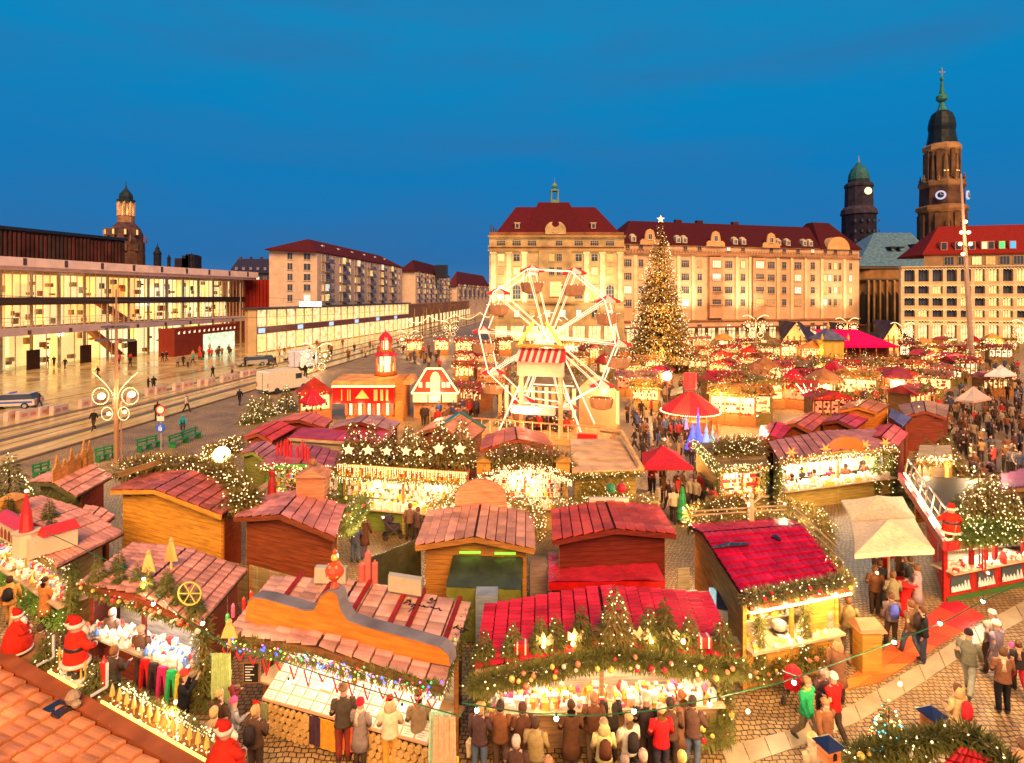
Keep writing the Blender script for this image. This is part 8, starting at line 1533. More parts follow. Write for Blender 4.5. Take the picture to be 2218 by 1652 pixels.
for i,(u,v,c_) in enumerate(((1353,1636,'grey brown'),(1393,1625,'fair'),(1477,1628,'golden blond'),(1188,1640,'reddish fair'))): person(u,v,'person at the bottom edge of the picture, only the %s head in view' % c_,BR,DK,'look',pi,hair=((.3,.2,.15),(.55,.35,.25),(.6,.35,.1),(.5,.22,.1))[i])
person(1793,1318,'grey haired person in a grey brown jacket right of the snack window',(.3,.22,.17),(.15,.07,.05),'look',pi+.3,hair=(.3,.15,.08),extras=(('hood',(.35,.28,.22)),))
person(1815,1384,'person in a brown fur hooded coat carrying a white bag',(.22,.1,.05),DK,'talk',pi -.5,1,hair=(.45,.2,.08),extras=(('hood',(.5,.3,.14)),('bag',(.7,.6,.45))))
person(1747,1466,'woman in a bright green jacket striding with brown trousers',(.03,.42,.13),(.25,.17,.09),'walk',.4,hair=(.5,.25,.12),extras=(('scarf',(.5,.6,.1)),'long_hair'),h=1.7)
person(1780,1450,'small person in a dark coat and pale hat behind the green jacket',(.12,.06,.06),DK,'talk',.2,extras=(('hat',(.65,.4,.3)),),h=1.5)
person(1806,1459,'woman in a red jacket with a white knitted hat',(.65,.015,.012),DK,'walk',pi+.3,extras=(('hat',(.75,.6,.5)),),h=1.7)
person(1787,1513,'woman in a brown parka with fur hood walking towards the viewer',(.22,.085,.035),DK,'walk',.05,1,hair=(.4,.16,.06),extras=(('fur_collar',(.5,.25,.1)),'long_hair'),h=1.62)
person(1760,1590,'person with a sandy knitted hood in the lower right foreground',(.5,.33,.18),DK,'walk',pi,extras=(('hat',(.6,.38,.16)),))
for i,(u,v,lb,c_,t_,ps,r_z,ex,h_) in enumerate((
 (1838,1293,'person in olive trousers behind the end of the bulb row',OL,(.22,.2,.1),'talk',pi -.5,(),1.75),(1905,1212,'person in black standing in the shade of the beige parasols',BLK,BLK,'talk',pi,(),1.75),
 (1934,1238,'person in an olive green jacket at the red standing table',(.22,.18,.1),DK,'look',pi,(),1.75),(1986,1222,'tall man in a mauve grey coat right of the red standing table',(.35,.25,.26),(.35,.2,.08),'look',pi+.8,(),1.8),
 (1931,1283,'person with a blue backpack next to the red standing table',(.15,.1,.1),DK,'talk',pi -.2,(('backpack',(.08,.1,.5)),),1.7),(1974,1300,'person in a brown jacket with a dark backpack and jeans on the orange floor panels',(.2,.1,.05),JN,'walk',pi+.2,(('backpack',(.05,.03,.02)),),1.75),
 (1999,1312,'person in a black jacket and dark jeans beside the brown jacket on the orange panels',BLK,(.05,.05,.08),'talk',pi+1.2,(),1.7),(1900,1190,'person with dark coat under the beige parasol',DK,DK,'talk',.4,(),1.7),(1950,1185,'person in brown under the right side of the beige parasol',BR,DK,'talk',1.4,(),1.7),(1972,1205,'person with black white patterned jacket under the beige parasol',(.05,.05,.05),DK,'hold',pi,(),1.7),(1895,1225,'person half hidden at the left red table',BR,DK,'look',pi,(),1.7),
 (2098,1365,'man in a dark flat cap and grey green jacket crossing the cobbles',(.2,.19,.13),(.36,.36,.28),'walk',pi -.9,(('hat',(.03,.02,.02)),),1.8),(2150,1322,'person with a grey beanie at the right edge of the orange panels',GY,DK,'walk',pi,(('hat',(.25,.22,.2)),),1.75),(2159,1345,'woman in a purple grey coat with a white hat',(.22,.17,.22),DK,'walk',pi,(('hat',(.75,.62,.42)),),1.7),
 (2172,1402,'person in a brown hooded parka and black trousers near the right edge',(.22,.09,.045),BLK,'look',pi -.2,(('fur_collar',(.6,.42,.25)),),1.75),(2206,1388,'child in black with fur hood and red trousers at the right edge',(.04,.03,.03),(.5,.02,.04),'walk',pi,(('fur_collar',(.5,.3,.15)),),1.45),(2192,1394,'child with a pink hat beside the red trousered child',(.2,.1,.15),DK,'talk',pi,(('hat',(.6,.1,.3)),),1.3),
 (2075,1482,'person in a tan hooded coat with a red pack behind the fir arrangement',(.55,.36,.16),BR,'look',pi+.3,(('backpack',(.65,.02,.03)),('hood',(.5,.3,.12))),1.7),(2216,1600,'person cut off by the right edge near the bottom',(.5,.22,.1),DK,'look',pi,(),1.7),
 (2108,990,'man in a dark jacket walking behind the pavilion roof garden',(.06,.04,.04),DK,'walk',pi,(),1.8),(2131,1004,'person in dark red with a child behind the pavilion',(.16,.05,.05),DK,'walk',pi,(),1.7),(2083,1005,'small person in red behind the pavilion firs',(.6,.02,.03),DK,'talk',pi,(),1.3),
 (1459,1055,'person in a cream jacket and dark trousers left of the striped fir figure',(.6,.48,.3),DK,'walk',pi,(),1.75),(788,1115,'man in a dark red brown coat in the gap behind the half timbered side',(.14,.05,.03),(.1,.07,.12),'walk',pi,(),1.8),(770,1130,'person in blue jeans beside the half timbered wall',(.1,.1,.14),JN,'talk',pi,(),1.7),(905,1098,'person with dark hair left of the pink gable roof',(.1,.05,.04),DK,'talk',pi -.7,(),1.7),(1165,1085,'person in a dark brown coat between the two gabled stalls',(.1,.05,.03),DK,'talk',pi,(),1.7),(888,1090,'person in a brown fur hat beside the pushchair',(.2,.1,.06),DK,'talk',pi,(),1.7))):
 person(u,v,lb,c_,t_,ps,r_z,1 if 'coat' in lb and 'parka' not in lb else 0,hair=(.15,.07,.03),extras=ex,h=h_)
  # shoppers before the purple roofed stall
for i,u in enumerate((1700,1716,1735,1748,1764,1778,1788,1799,1810,1823,1832,1846,1862,1871,1884,1893)):
 v=1046 -(u -1700)*.18+(12 if i % 3==1 else 0);c_=RND.choice((BR,DK,(.25,.1,.05),(.12,.05,.06),(.3,.2,.12)));
 if u==1799: c_=(.6,.02,.05)
 if u==1862: c_=(.6,.1,.3)
 person(u,v -30,('shopper in %s at the purple roofed stall, %s' % ('red' if u==1799 else 'pink' if u==1862 else 'dark brown clothes',('at the left end','second','third','fourth','fifth','sixth','seventh','next to the red coat','left of the red coat side','tenth','eleventh','twelfth','near the counter','fourteenth','at the ivy post','at the right end')[i])),c_,DK,'look',pi,i % 2,group='shoppers before the purple roofed stall',hair=DK)
  # crowd figure: one continuous clothed mesh, coloured per object
CS=[SKIN,CLOTH,CLO_DARK,mat('crowd_hair',(.08,.045,.025),rough=.7)]
def crowd_mesh(pose):
 pts,E_,J=body_mesh(pose,False);me=skin_mesh('person_clothed',pts,E_,CS,1);hz=J['head'].z
 for p in me.polygons:
  c=p.center
  if c.z<.86 -(0 if pose !='talk' else .15): k=2
  elif c.z>hz+.05 or (c.z>J['neck'].z+.02 and c.y>.0): k=3
  elif c.z>J['neck'].z+.02: k=0
  elif min((c -J['wrl']).length,(c -J['wrr']).length)<.09: k=0
  else: k=1
  p.material_index=k
 return me
CM=[crowd_mesh(p) for p in ('walk','talk','look','relaxed')]
def crowd(p,label,group,col=None,rz=None,k=None,h=None):
 o=bpy.data.objects.new('person',CM[k if k is not None else RND.randrange(4)]);COL.objects.link(o);o.location=(p.x,p.y,0);o.rotation_euler=(0,0,RND.uniform(0,6.3) if rz is None else rz);s=(h or RND.uniform(1.58,1.85))/1.77;o.scale=(s,s,s)
 return props(o,label,'person',group,None,col or RND.choice(CC))
CC=[BR,DK,(.25,.1,.05),(.1,.05,.05),(.3,.2,.12),(.12,.1,.12),(.06,.07,.12),(.4,.22,.1),(.16,.1,.06),(.5,.05,.04),(.45,.33,.2),(.08,.05,.04),(.1,.12,.25),BR,DK,DK]
def cn(c):
 r,g,b=c
 return 'red' if r>.4 and g<.1 else 'tan' if r>.38 else 'blue' if b>.2 else 'dark' if r<.13 else 'brown'
def zonecrowd(n,poly,where,grow=1.0):
 for i in range(n):
  s,t=RND.random(),RND.random()**grow;(a,b,c,d)=poly;u=(a[0]*(1 -s)+b[0]*s)*(1 -t)+(d[0]*(1 -s)+c[0]*s)*t;v=(a[1]*(1 -s)+b[1]*s)*(1 -t)+(d[1]*(1 -s)+c[1]*s)*t
  c_=RND.choice(CC);crowd(P(u,v),'person in %s clothes in the crowd %s' % (cn(c_),where),'crowd %s, %s clothes' % (where,cn(c_)),c_)
zonecrowd(44,[(1352,900),(1420,895),(1560,1015),(1385,1015)],'in the alley right of the wheel');zonecrowd(26,[(1390,1040),(1560,1060),(1560,1130),(1470,1150)],'under the square crimson parasol')
zonecrowd(60,[(2060,860),(2216,850),(2216,960),(2080,980)],'on the right square');zonecrowd(26,[(2040,935),(2216,960),(2216,1040),(2100,1045)],'beyond the pavilion roof');FARC=MB();FC=[mat('crowd_coat_%d' % i,c,rough=.85,var=.2) for i,c in enumerate(((.2,.08,.035),(.07,.04,.03),(.3,.14,.06),(.1,.06,.07),(.55,.04,.03),(.45,.3,.16),(.05,.07,.16)))]
def farcrowd(n,a,b,c,d):
 for i in range(n):
  s,t=RND.random(),RND.random();u=(a[0]*(1 -s)+b[0]*s)*(1 -t)+(d[0]*(1 -s)+c[0]*s)*t;v=(a[1]*(1 -s)+b[1]*s)*(1 -t)+(d[1]*(1 -s)+c[1]*s)*t
  p=P(u,v);h=RND.uniform(.92,1.05);m=FARC;m.cur=RND.choice((0,0,1,1,2,3,4,5,6));w_=RND.uniform(.9,1.15)
  m.tube([p+V((0,0,.75*h)),p+V((0,0,1.2*h)),p+V((0,0,1.42*h)),p+V((0,0,1.5*h))],[(.2*w_,.15),(.21*w_,.15),(.2,.12),(.07,.07)],6)
  for s_ in (-1,1): m.tube([p+V((.22*s_,0,1.4*h)),p+V((.27*s_,-.05,1.1*h)),p+V((.22*s_,-.15,.9*h))],.055,4)
  m.cur=7;q=RND.uniform(-.15,.15)
  for s_ in (-1,1): m.tube([p+V((.09*s_,0,.8*h)),p+V((.1*s_,-q*s_,.4*h)),p+V((.1*s_,q*s_,.01))],[.1,.07,.05],4)
  m.cur=8;m.ball(p+V((0,0,1.63*h)),.1,6,4,.12)
  m.cur=9;m.ball(p+V((0,.02,1.68*h)),.11,6,4,.1)
for z_ in ((66,(1665,784),(1795,786),(1810,812),(1650,808)),(26,(1000,900),(1040,890),(1030,930),(880,925)),(24,(1150,930),(1230,930),(1230,950),(1140,955)),(30,(1560,830),(1640,830),(1640,860),(1560,880)),(60,(1960,795),(2216,795),(2216,850),(2010,850)),(20,(880,765),(960,760),(955,800),(880,810)),(26,(560,752),(880,742),(880,770),(600,790)),(16,(400,762),(500,750),(500,775),(410,785)),(70,(1420,790),(1960,790),(1960,860),(1440,870)),(30,(1010,780),(1120,780),(1120,880),(1010,880)),(40,(1400,800),(1660,800),(1660,880),(1400,880)),(40,(1840,870),(2060,860),(2060,940),(1960,900))): farcrowd(*z_)
me=FARC.mesh('far_crowd',FC+[CLO_DARK,SKIN,CS[3]]);o=bpy.data.objects.new('far_crowd',me);COL.objects.link(o);props(o,'dense crowd of small far people between the stalls of the far market','crowd',None,'stuff')
  # the road and the plaza
PZ=[(84,886,'dark','walk','walking man in dark clothes right of the police car'),(203,933,'dk','walk','person crossing the road left of the light mast'),(341,912,'dk','talk','person with a red hat waiting left of the round signs'),(404,893,'pale','walk','person in a pale jacket crossing the road'),(519,879,'dk','walk','person with a shoulder bag crossing near the white van'),(321,848,'dk','talk','man standing beside the barriers with his arm out'),(333,846,'dk','hold','second man at the barriers raising an arm'),(461,820,'dk','walk','dark dressed person behind the barriers'),(503,812,'grey','talk','person with a light bag standing by a barrier'),(282,795,'dk','walk','walker in black on the wet plaza'),(258,789,'red','walk','person in a red jacket on the plaza before the doors'),(283,787,'red','walk','person with red bag on the plaza'),(212,820,'dk','walk','person with brown umbrella shaped hood on the plaza'),(117,795,'dk','walk','tall dark walker near the second door'),(103,793,'dk','talk','small dark figure near the glass front'),(141,800,'dk','walk','walker in front of the second dark door'),(352,784,'dk','walk','left one of a pair in black on the plaza'),(361,782,'dk','walk','right one of a pair in black on the plaza'),(376,772,'dk','talk','person before the dark red entrance wall'),(385,795,'grey','walk','person in grey crossing the plaza, left of three'),(397,793,'dk','walk','person in dark crossing the plaza, middle of three'),(407,796,'grey','walk','person in grey crossing the plaza, right of three'),(418,788,'teal','walk','person in a turquoise top on the plaza'),(531,795,'dk','talk','person by the parked car'),(596,795,'dk','walk','person walking behind the white van'),(648,818,'dk','talk','person left of the lit lamp spray'),(662,818,'dk','talk','person right next to the lamp spray')]
for u,v,c_,ps,lb in PZ:
 col={'dark': DK,'dk': BLK,'pale': (.6,.45,.38),'grey': GY,'red': (.5,.03,.02),'teal': (.05,.35,.4)}[c_];crowd(P(u,v),lb,None,col,k=0 if ps=='walk' else 1,h=1.78)
p=P(396,945);T=thing('cyclist','cyclist in a turquoise jacket riding at the kerb','cyclist',p,.5);m=MB()
for y in (-.55,.5):
 for i in range(18): a0,a1=i*pi/9,(i+1)*pi/9;m.bar((0,y+.33*cos(a0),.34+.33*sin(a0)),(0,y+.33*cos(a1),.34+.33*sin(a1)),.035)
for a0,a1 in (((0,.5,.34),(0,.1,.85)),((0,.1,.85),(0,-.4,.85)),((0,-.4,.95),(0,-.55,.34)),((0,.05,.3),(0,-.4,.8)),((0,.05,.3),(0,.1,.95)),((0,.5,.34),(0,.05,.3)),((-.25,-.42,1.0),(.25,-.42,1.0))): m.bar(a0,a1,.04)
add('bicycle',m,METAL,T,world=False,color=(.1,.1,.12));J=joints('look')
m=MB();m.tube([(0,.12,.95),(0,.0,1.2),(0,-.12,1.42),(0,-.15,1.5)],[(.16,.13),(.17,.12),(.15,.1),(.06,.06)],10);m.ball((0,-.18,1.62),.1,9,6,.12)
for s in (-1,1): m.tube([(.17*s,-.1,1.38),(.24*s,-.2,1.15),(.22*s,-.42,1.04)],[.06,.05,.035],7)
add('rider',m,CLOTH,T,world=False,smooth=True,color=(.03,.33,.4));m=MB()
for s in (-1,1): m.tube([(.09*s,.1,.95),(.11*s,-.2,.75+.06*s),(.1*s,.02,.35+.1*s),(.1*s,-.08,.28+.1*s)],[.09,.07,.05,.04],7)
add('trousers',m,CLOTH,T,world=False,smooth=True,color=DK)
  # ------------------------------------------------------------------ vehicles
def car(label,p,rz,col,name='parked_car',stripe=None,L_=4.4,W_=1.75,roofz=1.45,estate=True,cat='car'):
 T_=thing(name,label,cat,p,rz);m=MB();hl=L_/2;prof=[(-hl,.35),(-hl,.75),(-hl+.9,.92),(hl -.05,.95),(hl,.7),(hl,.35)]
 m.prism(prof,-W_/2,W_/2);add('body',m,PAINT,T_,world=False,color=col);m=MB();a0=m.p(*[(x,y,z) for x,y,z in ((-hl+.95,-W_/2+.06,.93),(hl -.1,-W_/2+.06,.94),(hl -.1,W_/2 -.06,.94),(-hl+.95,W_/2 -.06,.93),(-hl+1.6,-W_/2+.2,roofz),(hl -.5,-W_/2+.2,roofz),(hl -.5,W_/2 -.2,roofz),(-hl+1.6,W_/2 -.2,roofz))])
 for q in ((0,1,5,4),(1,2,6,5),(2,3,7,6),(3,0,4,7)): m.face(*[a0+i for i in q])
 add('windows',m,GLASSD,T_,world=False);m=MB();m.box(-hl+1.55,hl -.45,-W_/2+.18,W_/2 -.18,roofz,roofz+.04);add('roof',m,PAINT,T_,world=False,color=col)
 for x in (-hl+.8,hl -.8):
  for s in (-1,1):
   M_=Matrix.Translation((x,s*(W_/2 -.06),.32)) @ Matrix.Rotation(pi/2,4,'X');m=MB(M_);m.lathe([(.32,-.1),(.32,.1)],14);wh=add('wheel',m,PAINT,T_,world=False,color=(.02,.02,.02));m=MB(M_);m.lathe([(.18,-.115),(.18,.115)],10);add('rim',m,METAL,wh,world=False,color=(.4,.38,.36))
 for s in (-1,1): m=MB();m.box(-hl -.02,-hl+.1,s*.6 -.15,s*.6+.15,.6,.74);add('headlight',m,BULB if stripe else WHITE,T_,world=False);m=MB();m.box(hl -.02,hl+.03,s*.65 -.1,s*.65+.1,.65,.8);add('tail_light',m,PAINT,T_,world=False,color=(.5,.02,.02))
 if stripe: m=MB();m.box(-hl+.6,hl -.2,-W_/2 -.012,-W_/2,.6,.78);m.box(-hl+.6,hl -.2,W_/2,W_/2+.012,.6,.78);add('stripe',m,PAINT,T_,world=False,color=stripe);m=MB();m.box(-.1,.1,-.5,.5,roofz+.04,roofz+.14);add('light_bar',m,PAINT,T_,world=False,color=(.03,.06,.5))
 return T_
car('silver police estate car with blue stripes at the left edge of the road',P(28,884),radians(14),(.62,.5,.42),stripe=(.05,.12,.5),name='police_car')
car('dark car parked on the plaza near the slim pole',P(563,790),radians(35),(.06,.05,.04));car('pale grey car half hidden behind the dark one',P(545,792),radians(35),(.4,.36,.3));car('pale car by the white vans on the far road',P(640,778),radians(40),(.55,.5,.42))
def van(label,p,rz,col,L_=5.8,hh=2.6):
 T_=thing('delivery_van',label,'van',p,rz);W_=2.0;m=MB();hl=L_/2;m.prism([(-hl,.4),(-hl,hh -.15),(-hl+.15,hh),(hl -1.7,hh),(hl -.9,1.55),(hl -.1,1.15),(hl,.9),(hl,.4)],-W_/2,W_/2);add('body',m,PAINT,T_,world=False,color=col)
 m=MB();m.hexa([(hl -1.58,-W_/2+.1,2.35),(hl -.88,-W_/2+.1,1.6),(hl -.88,W_/2 -.1,1.6),(hl -1.58,W_/2 -.1,2.35)],[(hl -1.5,-W_/2+.1,2.4),(hl -.82,-W_/2+.1,1.66),(hl -.82,W_/2 -.1,1.66),(hl -1.5,W_/2 -.1,2.4)]);m.box(hl -2.1,hl -1.2,-W_/2 -.01,-W_/2,1.4,2.0);m.box(hl -2.1,hl -1.2,W_/2,W_/2+.01,1.4,2.0);add('windows',m,GLASSD,T_,world=False)
 for x in (-hl+1.1,hl -1.0):
  for s in (-1,1):
   M_=Matrix.Translation((x,s*(W_/2 -.1),.36)) @ Matrix.Rotation(pi/2,4,'X');m=MB(M_);m.lathe([(.36,-.12),(.36,.14)],14);add('wheel',m,PAINT,T_,world=False,color=(.02,.02,.02))
 m=MB();m.box(-hl -.02,-hl,-.03,.03,.5,hh -.2);m.box(-hl -.06,-hl,-W_/2,W_/2,.4,.55);add('rear_bumper',m,METAL,T_,world=False,color=(.15,.12,.1))
 for s in (-1,1): m=MB();m.box(-hl -.03,-hl,s*.9 -.06,s*.9+.06,.9,1.3);add('tail_light',m,PAINT,T_,world=False,color=(.5,.03,.02))
 return T_
van('beige white delivery van parked on the road behind the crimson ribbed parasol',P(615,847),radians(62),(.8,.7,.54));van('white box van with a yellow side beside the lamp spray',P(660,798),radians(75),(.55,.58,.72),5,2.9)
  # barriers, bollards, benches, signs
bme=MB();bme.prism([(-.85,0),(.85,0),(.85,.12),(.8,.8),(.6,.82),(-.6,.82),(-.8,.8),(-.85,.12)],-.22,.22);b_me=bme.mesh('water_filled_barrier',PAINT);bme=MB()
for x in (-.4,.4): bme.box(x -.25,x+.25,-.235,.235,.25,.55)
b_m2=bme.mesh('barrier_recess',PAINT)
for i,(u,v) in enumerate(((32,908),(58,906),(100,898),(128,895),(190,880),(212,876),(262,872),(290,868),(330,854),(346,851),(388,843),(405,840),(440,834),(455,832),(488,826),(505,822),(530,815),(545,812))):
 o=bpy.data.objects.new('road_barrier',b_me);COL.objects.link(o);o.location=P(u,v);o.rotation_euler=(0,0,radians(82)+RND.uniform(-.08,.08));props(o,'pale pink block barrier in the row between road and plaza, pair %s from the left' % ('one','two','three','four','five','six','seven','eight','nine')[i//2],'barrier','block barriers between road and plaza',None,(.62,.44,.36));c_=bpy.data.objects.new('recess',b_m2);COL.objects.link(c_);c_.parent=o;c_.color=(.55,.2,.15,1)
for i,(u0,v0,u1,v1,lb) in enumerate(((370,972,432,948,'green park bench shaped barrier nearest the round signs'),(300,980,345,968,'green bench end left of the sign post'),(210,1002,250,992,'green bench end left of the light mast'),(75,1040,112,1030,'green bench behind the castle skyline stall'))):
 a,b=P(u0,v0),P(u1,v1);rz=atan2((b -a).y,(b -a).x);L2_=(b -a).length;T=thing('green_bench',lb,'bench',(a+b)/2,rz,'green benches along the road');kk_=L2_/2
 for j,(y,z0_) in enumerate(((-.2,.44),(-.05,.44),(.1,.44),(.2,.62),(.22,.8))): m=MB();m.box(-kk_,kk_,y -.05,y+.05,z0_,z0_+(.04 if j<3 else .1));add('slat',m,PAINT,T,world=False,color=(.02,.22,.06))
 for s in (-.9,0,.9): m=MB();m.box(kk_*s -.04,kk_*s+.04,-.22,.22,0,.44);m.box(kk_*s -.04,kk_*s+.04,.18,.26,.44,.92);add('leg',m,PAINT,T,world=False,color=(.02,.2,.05))
b=P(349,975);T=thing('traffic_sign','post with a round red rimmed sign above a round blue sign with white figures','sign',b);zf=lambda v: H -(v -V0)/F*b.y;m=MB();m.tube([b,b+V((0,0,zf(880)))],.035,6);add('pole',m,METAL,T,color=(.5,.45,.4))
for v_,c1,c2 in ((887,(.7,.02,.02),(.8,.7,.65)),(906,(.7,.65,.6),(.75,.7,.6)),(926,(.02,.1,.6),(.03,.12,.65))):
 M_=Matrix.Translation((b.x,b.y -.05,zf(v_))) @ Matrix.Rotation(pi/2,4,'X');m=MB(M_)
 if v_==906: m.box(-.25,.25,-.16,.16,0,.03)
 else: m.lathe([(.34,0),(.34,.03)],20)
 s_=add('sign_plate',m,PAINT,T,color=c1);m=MB(M_)
 if v_ !=906: m.lathe([(.25 if v_<900 else .31,.03),(.25 if v_<900 else .31,.045)],20);add('sign_face',m,PAINT,s_,color=c2)
 if v_>920: m=MB(M_);m.box(-.12,-.06,-.2,.05,.045,.055);m.ball((-.09,.1,.05),.04,6,4);m.box(.05,.11,-.2,.0,.045,.055);m.ball((.08,.05,.05),.035,6,4);m.box(-.02,.02,-.22,.22,.045,.052);add('sign_symbol',m,WHITE,s_)
  # red standing table, pushchairs, orange floor panels, kerb strip on the near right
for i,(u,v,lb) in enumerate(((1958,1330,'standing table with a bright red cloth on the cobbles'),(1912,1262,'second standing table with red cloth under the parasol'))):
 p=P(u,v);T=thing('standing_table',lb,'table',p);m=MB();m.lathe([(.28,.02),(.22,.3),(.18,.7),(.3,1.04),(.42,1.1),(.42,1.12)],16,p);add('table_cloth',m,CLOTH,T,smooth=True,color=(.72,.02,.02));m=MB();m.lathe([(.04,1.12),(.045,1.22)],8,p+V((.1,0,0)));single('mug',m,PAINT,'white mug on the '+('near' if i==0 else 'far')+' red standing table','mug',p+V((.1,0,1.12)),None,(.7,.5,.4))
def pushchair(label,p,rz,col):
 T_=thing('pushchair',label,'pushchair',p,rz);m=MB();m.prism([(-.3,.45),(.25,.4),(.35,.55),(-.1,.65),(-.35,.95),(-.42,.9)],-.2,.2);add('seat',m,CLOTH,T_,world=False,color=col);m=MB();m.lathe([(.26,0),(.24,.12),(.12,.24),(.02,.27)],10,(-.2,0,.82),sy=.85);add('hood',m,CLOTH,T_,world=False,color=col);m=MB();m.bar((-.3,-.2,.12),(.3,-.2,.6),.03);m.bar((-.3,.2,.12),(.3,.2,.6),.03);m.bar((.3,-.2,.12),(-.5,-.2,1.0),.03);m.bar((.3,.2,.12),(-.5,.2,1.0),.03);m.bar((-.5,-.2,1.0),(-.5,.2,1.0),.035);add('frame',m,METAL,T_,world=False,color=(.1,.08,.08))
 for x in (-.32,.35):
  for s in (-.22,.22): m=MB(Matrix.Translation((x,s,.12)) @ Matrix.Rotation(pi/2,4,'X'));m.lathe([(.12,-.03),(.12,.03)],12);add('wheel',m,PAINT,T_,world=False,color=(.03,.02,.02))
pushchair('red pushchair with a child beside the green jacket woman',P(1722,1520),.9,(.62,.02,.03));pushchair('black pushchair in the gap left of the pink gable stall',P(850,1165),.3,(.05,.03,.05));pushchair('dark pushchair behind the pavilion',P(2152,1040),.3,(.06,.03,.04))
PN=mat('orange_floor_panel',oc=True,rough=.35,var=.2,scale=2,bump=.1);gp=[P(u,v,.02) for u,v in ((1810,1530),(1925,1468),(2125,1330),(2060,1290),(1965,1330),(1830,1420))]
T=thing('floor_panels','walkway of orange and red floor panels laid on the cobbles','walkway',V((gp[2].x,gp[2].y,0)));A0,A1,B1_,B0_=P(1800,1500,.02),P(2060,1292,.02),P(2135,1335,.02),P(1905,1478,.02)
for i in range(8):
 for j in range(2):
  q=[lerp2(A0,A1,B1_,B0_,(i+x)/8,(j+y)/2) for x,y in ((.01,.01),(.985,.01),(.985,.985),(.01,.985))];m=MB();q=q if (q[1] -q[0]).cross(q[2] -q[0]).z>0 else q[::-1];m.hexa([x -V((0,0,.015)) for x in q],[x+V((0,0,.012)) for x in q]);t=i/7;add('floor_panel',m,PN,T,color=(.62,.20 -.15*t -.04*((i+j) % 2),.03+.01*t))
m=MB();pts0=[P(u,v,.006) for u,v in ((1560,1620),(1700,1585),(1850,1525),(1990,1440),(2110,1360),(2240,1290))];pts1=[P(u,v,.006) for u,v in ((1580,1668),(1715,1622),(1865,1560),(2005,1475),(2125,1392),(2260,1320))]
slab=bpy.data.objects.new('kerb_slabs',None);COL.objects.link(slab);props(slab,kind='structure')
for i in range(5):
 for j in range(3):
  q=[pts0[i].lerp(pts0[i+1],(j+.02)/3),pts1[i].lerp(pts1[i+1],(j+.02)/3),pts1[i].lerp(pts1[i+1],(j+.98)/3),pts0[i].lerp(pts0[i+1],(j+.98)/3)];m=MB();m.hexa([V((x.x,x.y,-.02)) for x in q],[V((x.x,x.y,.02)) for x in q]);add('stone_slab',m,PALE,slab,world=False)
  # hanging cable with bulbs over the nearest alleys
m=MB();cp=[P(100,1152,3.6),P(290,1240,3.3),P(400,1342,3.2),P(500,1402,3.2),P(600,1428,3.1),P(700,1462,3.1),P(870,1515,3.0),P(1000,1552,2.9)];c2=[P(1000,1522,3.2),P(1150,1545,3.1),P(1280,1550,3.05),P(1420,1538,3.1),P(1560,1508,3.2),P(1690,1478,3.2),P(1800,1440,3.1),P(1935,1390,3.0),P(2050,1345,3.1),P(2125,1303,3.2),P(2230,1255,3.3)]
CAB=mat('green_cable',(.03,.12,.05),rough=.5)
for nm,cc,bl in (('string of bulbs on a green cable over the left alley',cp,((311,1254),(332,1308),(439,1350),(625,1478),(871,1594 -60))),('string of bulbs on a green cable over the right alley',c2,((1033,1538),(1205,1556),(1373,1540),(1537,1525),(1720,1478),(1937,1391),(2036,1350),(2129,1302)))):
 T=thing('bulb_cable',nm,'string light',V((cc[0].x,cc[0].y,cc[0].z)));m=MB();m.tube(cc,.012,5);add('cable',m,CAB,T)
 for u,v in bl:
  q=min((P(u,v,z_) for z_ in (3.0,3.1,3.2)),key=lambda x: abs(x.z -3.1));m=MB();m.ball(q,.045,8,6);add('bulb',m,emi('bulb_%d' % u,(1,.85,.55),12),T);m=MB();m.lathe([(.022,.04),(.022,.1)],6,q);add('socket',m,PAINT,T,color=(.02,.08,.04));lamp('bulb_light',q -V((0,0,.1)),12,(1,.75,.42),.05,T)
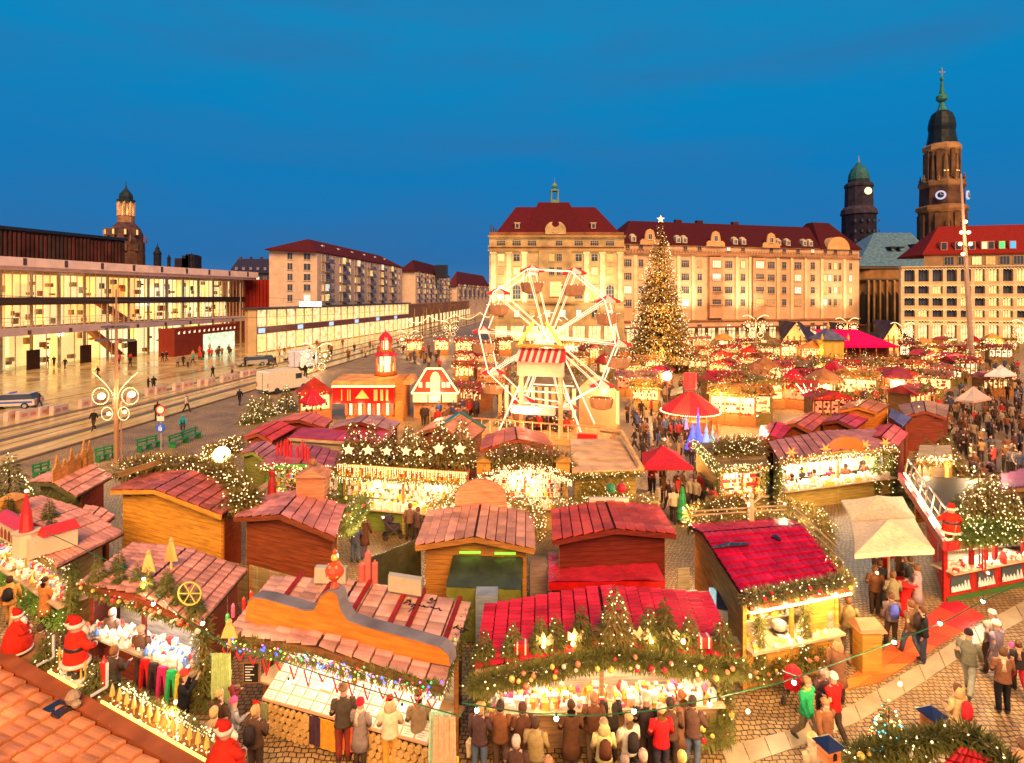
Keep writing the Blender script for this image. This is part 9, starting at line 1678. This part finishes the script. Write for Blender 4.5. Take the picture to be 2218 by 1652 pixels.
  # striped fir figure, rubbish bits
q=P(1478,1135);m=MB();kk_=q.y/F
T=thing('striped_fir_figure','green striped fir shaped figure standing in the alley right of the deep red roof','figure',q)
for j in range(5): m=MB();z0_=.3+j*.3;m.lathe([(.34 -j*.055,z0_),(.2 -j*.03,z0_+.3)],10,q);add('fir_tier',m,PAINT,T,color=((.02,.3,.06) if j % 2==0 else (.05,.4,.12)))
for T_ in FT: drop(T_)
  # fence and table clutter in the middle market
for i,(u0,v0,u1,v1) in enumerate(((1600,955,1665,960),(1575,968,1640,985))):
 a,b=P(u0,v0,1.0),P(u1,v1,1.0);a.z=b.z=0;T=thing('picket_fence','wooden picket fence in the middle market, '+('rear one','front one')[i],'fence',a)
 for j in range(16): q=a.lerp(b,j/16);m=MB();m.bar(q,q+V((0,0,1.3)),.12,.04);add('picket',m,WOOD,T,color=(.35,.18,.08))
  # small lamps added over the alleys to warm and brighten the paving
for i,(u,v) in enumerate(((60,1380),(380,1520),(1620,1540),(1950,1480),(2140,1240),(1480,1100),(1440,950),(2130,930),(1900,1240),(830,1120),(1000,930),(1700,1090),(1130,880),(1400,830),(1640,900),(1990,880),(2110,1010),(1560,850),(1850,830))):
 p=P(u,v,2.9);m=MB();m.ball(p,.04,8,6);single('added_path_lamp',m,BULBW,'small lamp added to light the paths, '+('left edge stall','knitwear alley','beside the crimson stall','above the orange panels','pavilion corner','lane right of the deep red roof','alley right of the wheel','right square','red tables','gap with the pushchair','house kiosk','lane before the purple roofed stall','left foot of the wheel','below the giant tree','picket fences','brown shingled roof','behind the pavilion','lane behind the round pavilion','in front of the turret')[i],'lamp',p,'lamps added to light the paths');lamp('added_path_light',p -V((0,0,.15)),(200,110,240,240,300,300,420,480,120,260,380,300,420,480,380,420,380,400,480)[i],(1,.66,.33),.12)
  # cobbles near the lower right, lifted stone by stone where they are largest
T=thing('tram_wires','thin overhead tram wires crossing above the road','wires',P(250,1000))
for i,(u0,v0,u1,v1,Y0,Y1) in enumerate(((0,640,521,655,38,112),(240,700,898,668,40,140),(521,640,924,662,112,160),(0,690,521,668,45,112))):
 m=MB();a,b=Q(u0,v0,Y0),Q(u1,v1,Y1);m.tube([a,a.lerp(b,.5) -V((0,0,.3)),b],.02,4);add('wire',m,METAL,T,color=(.05,.04,.04))
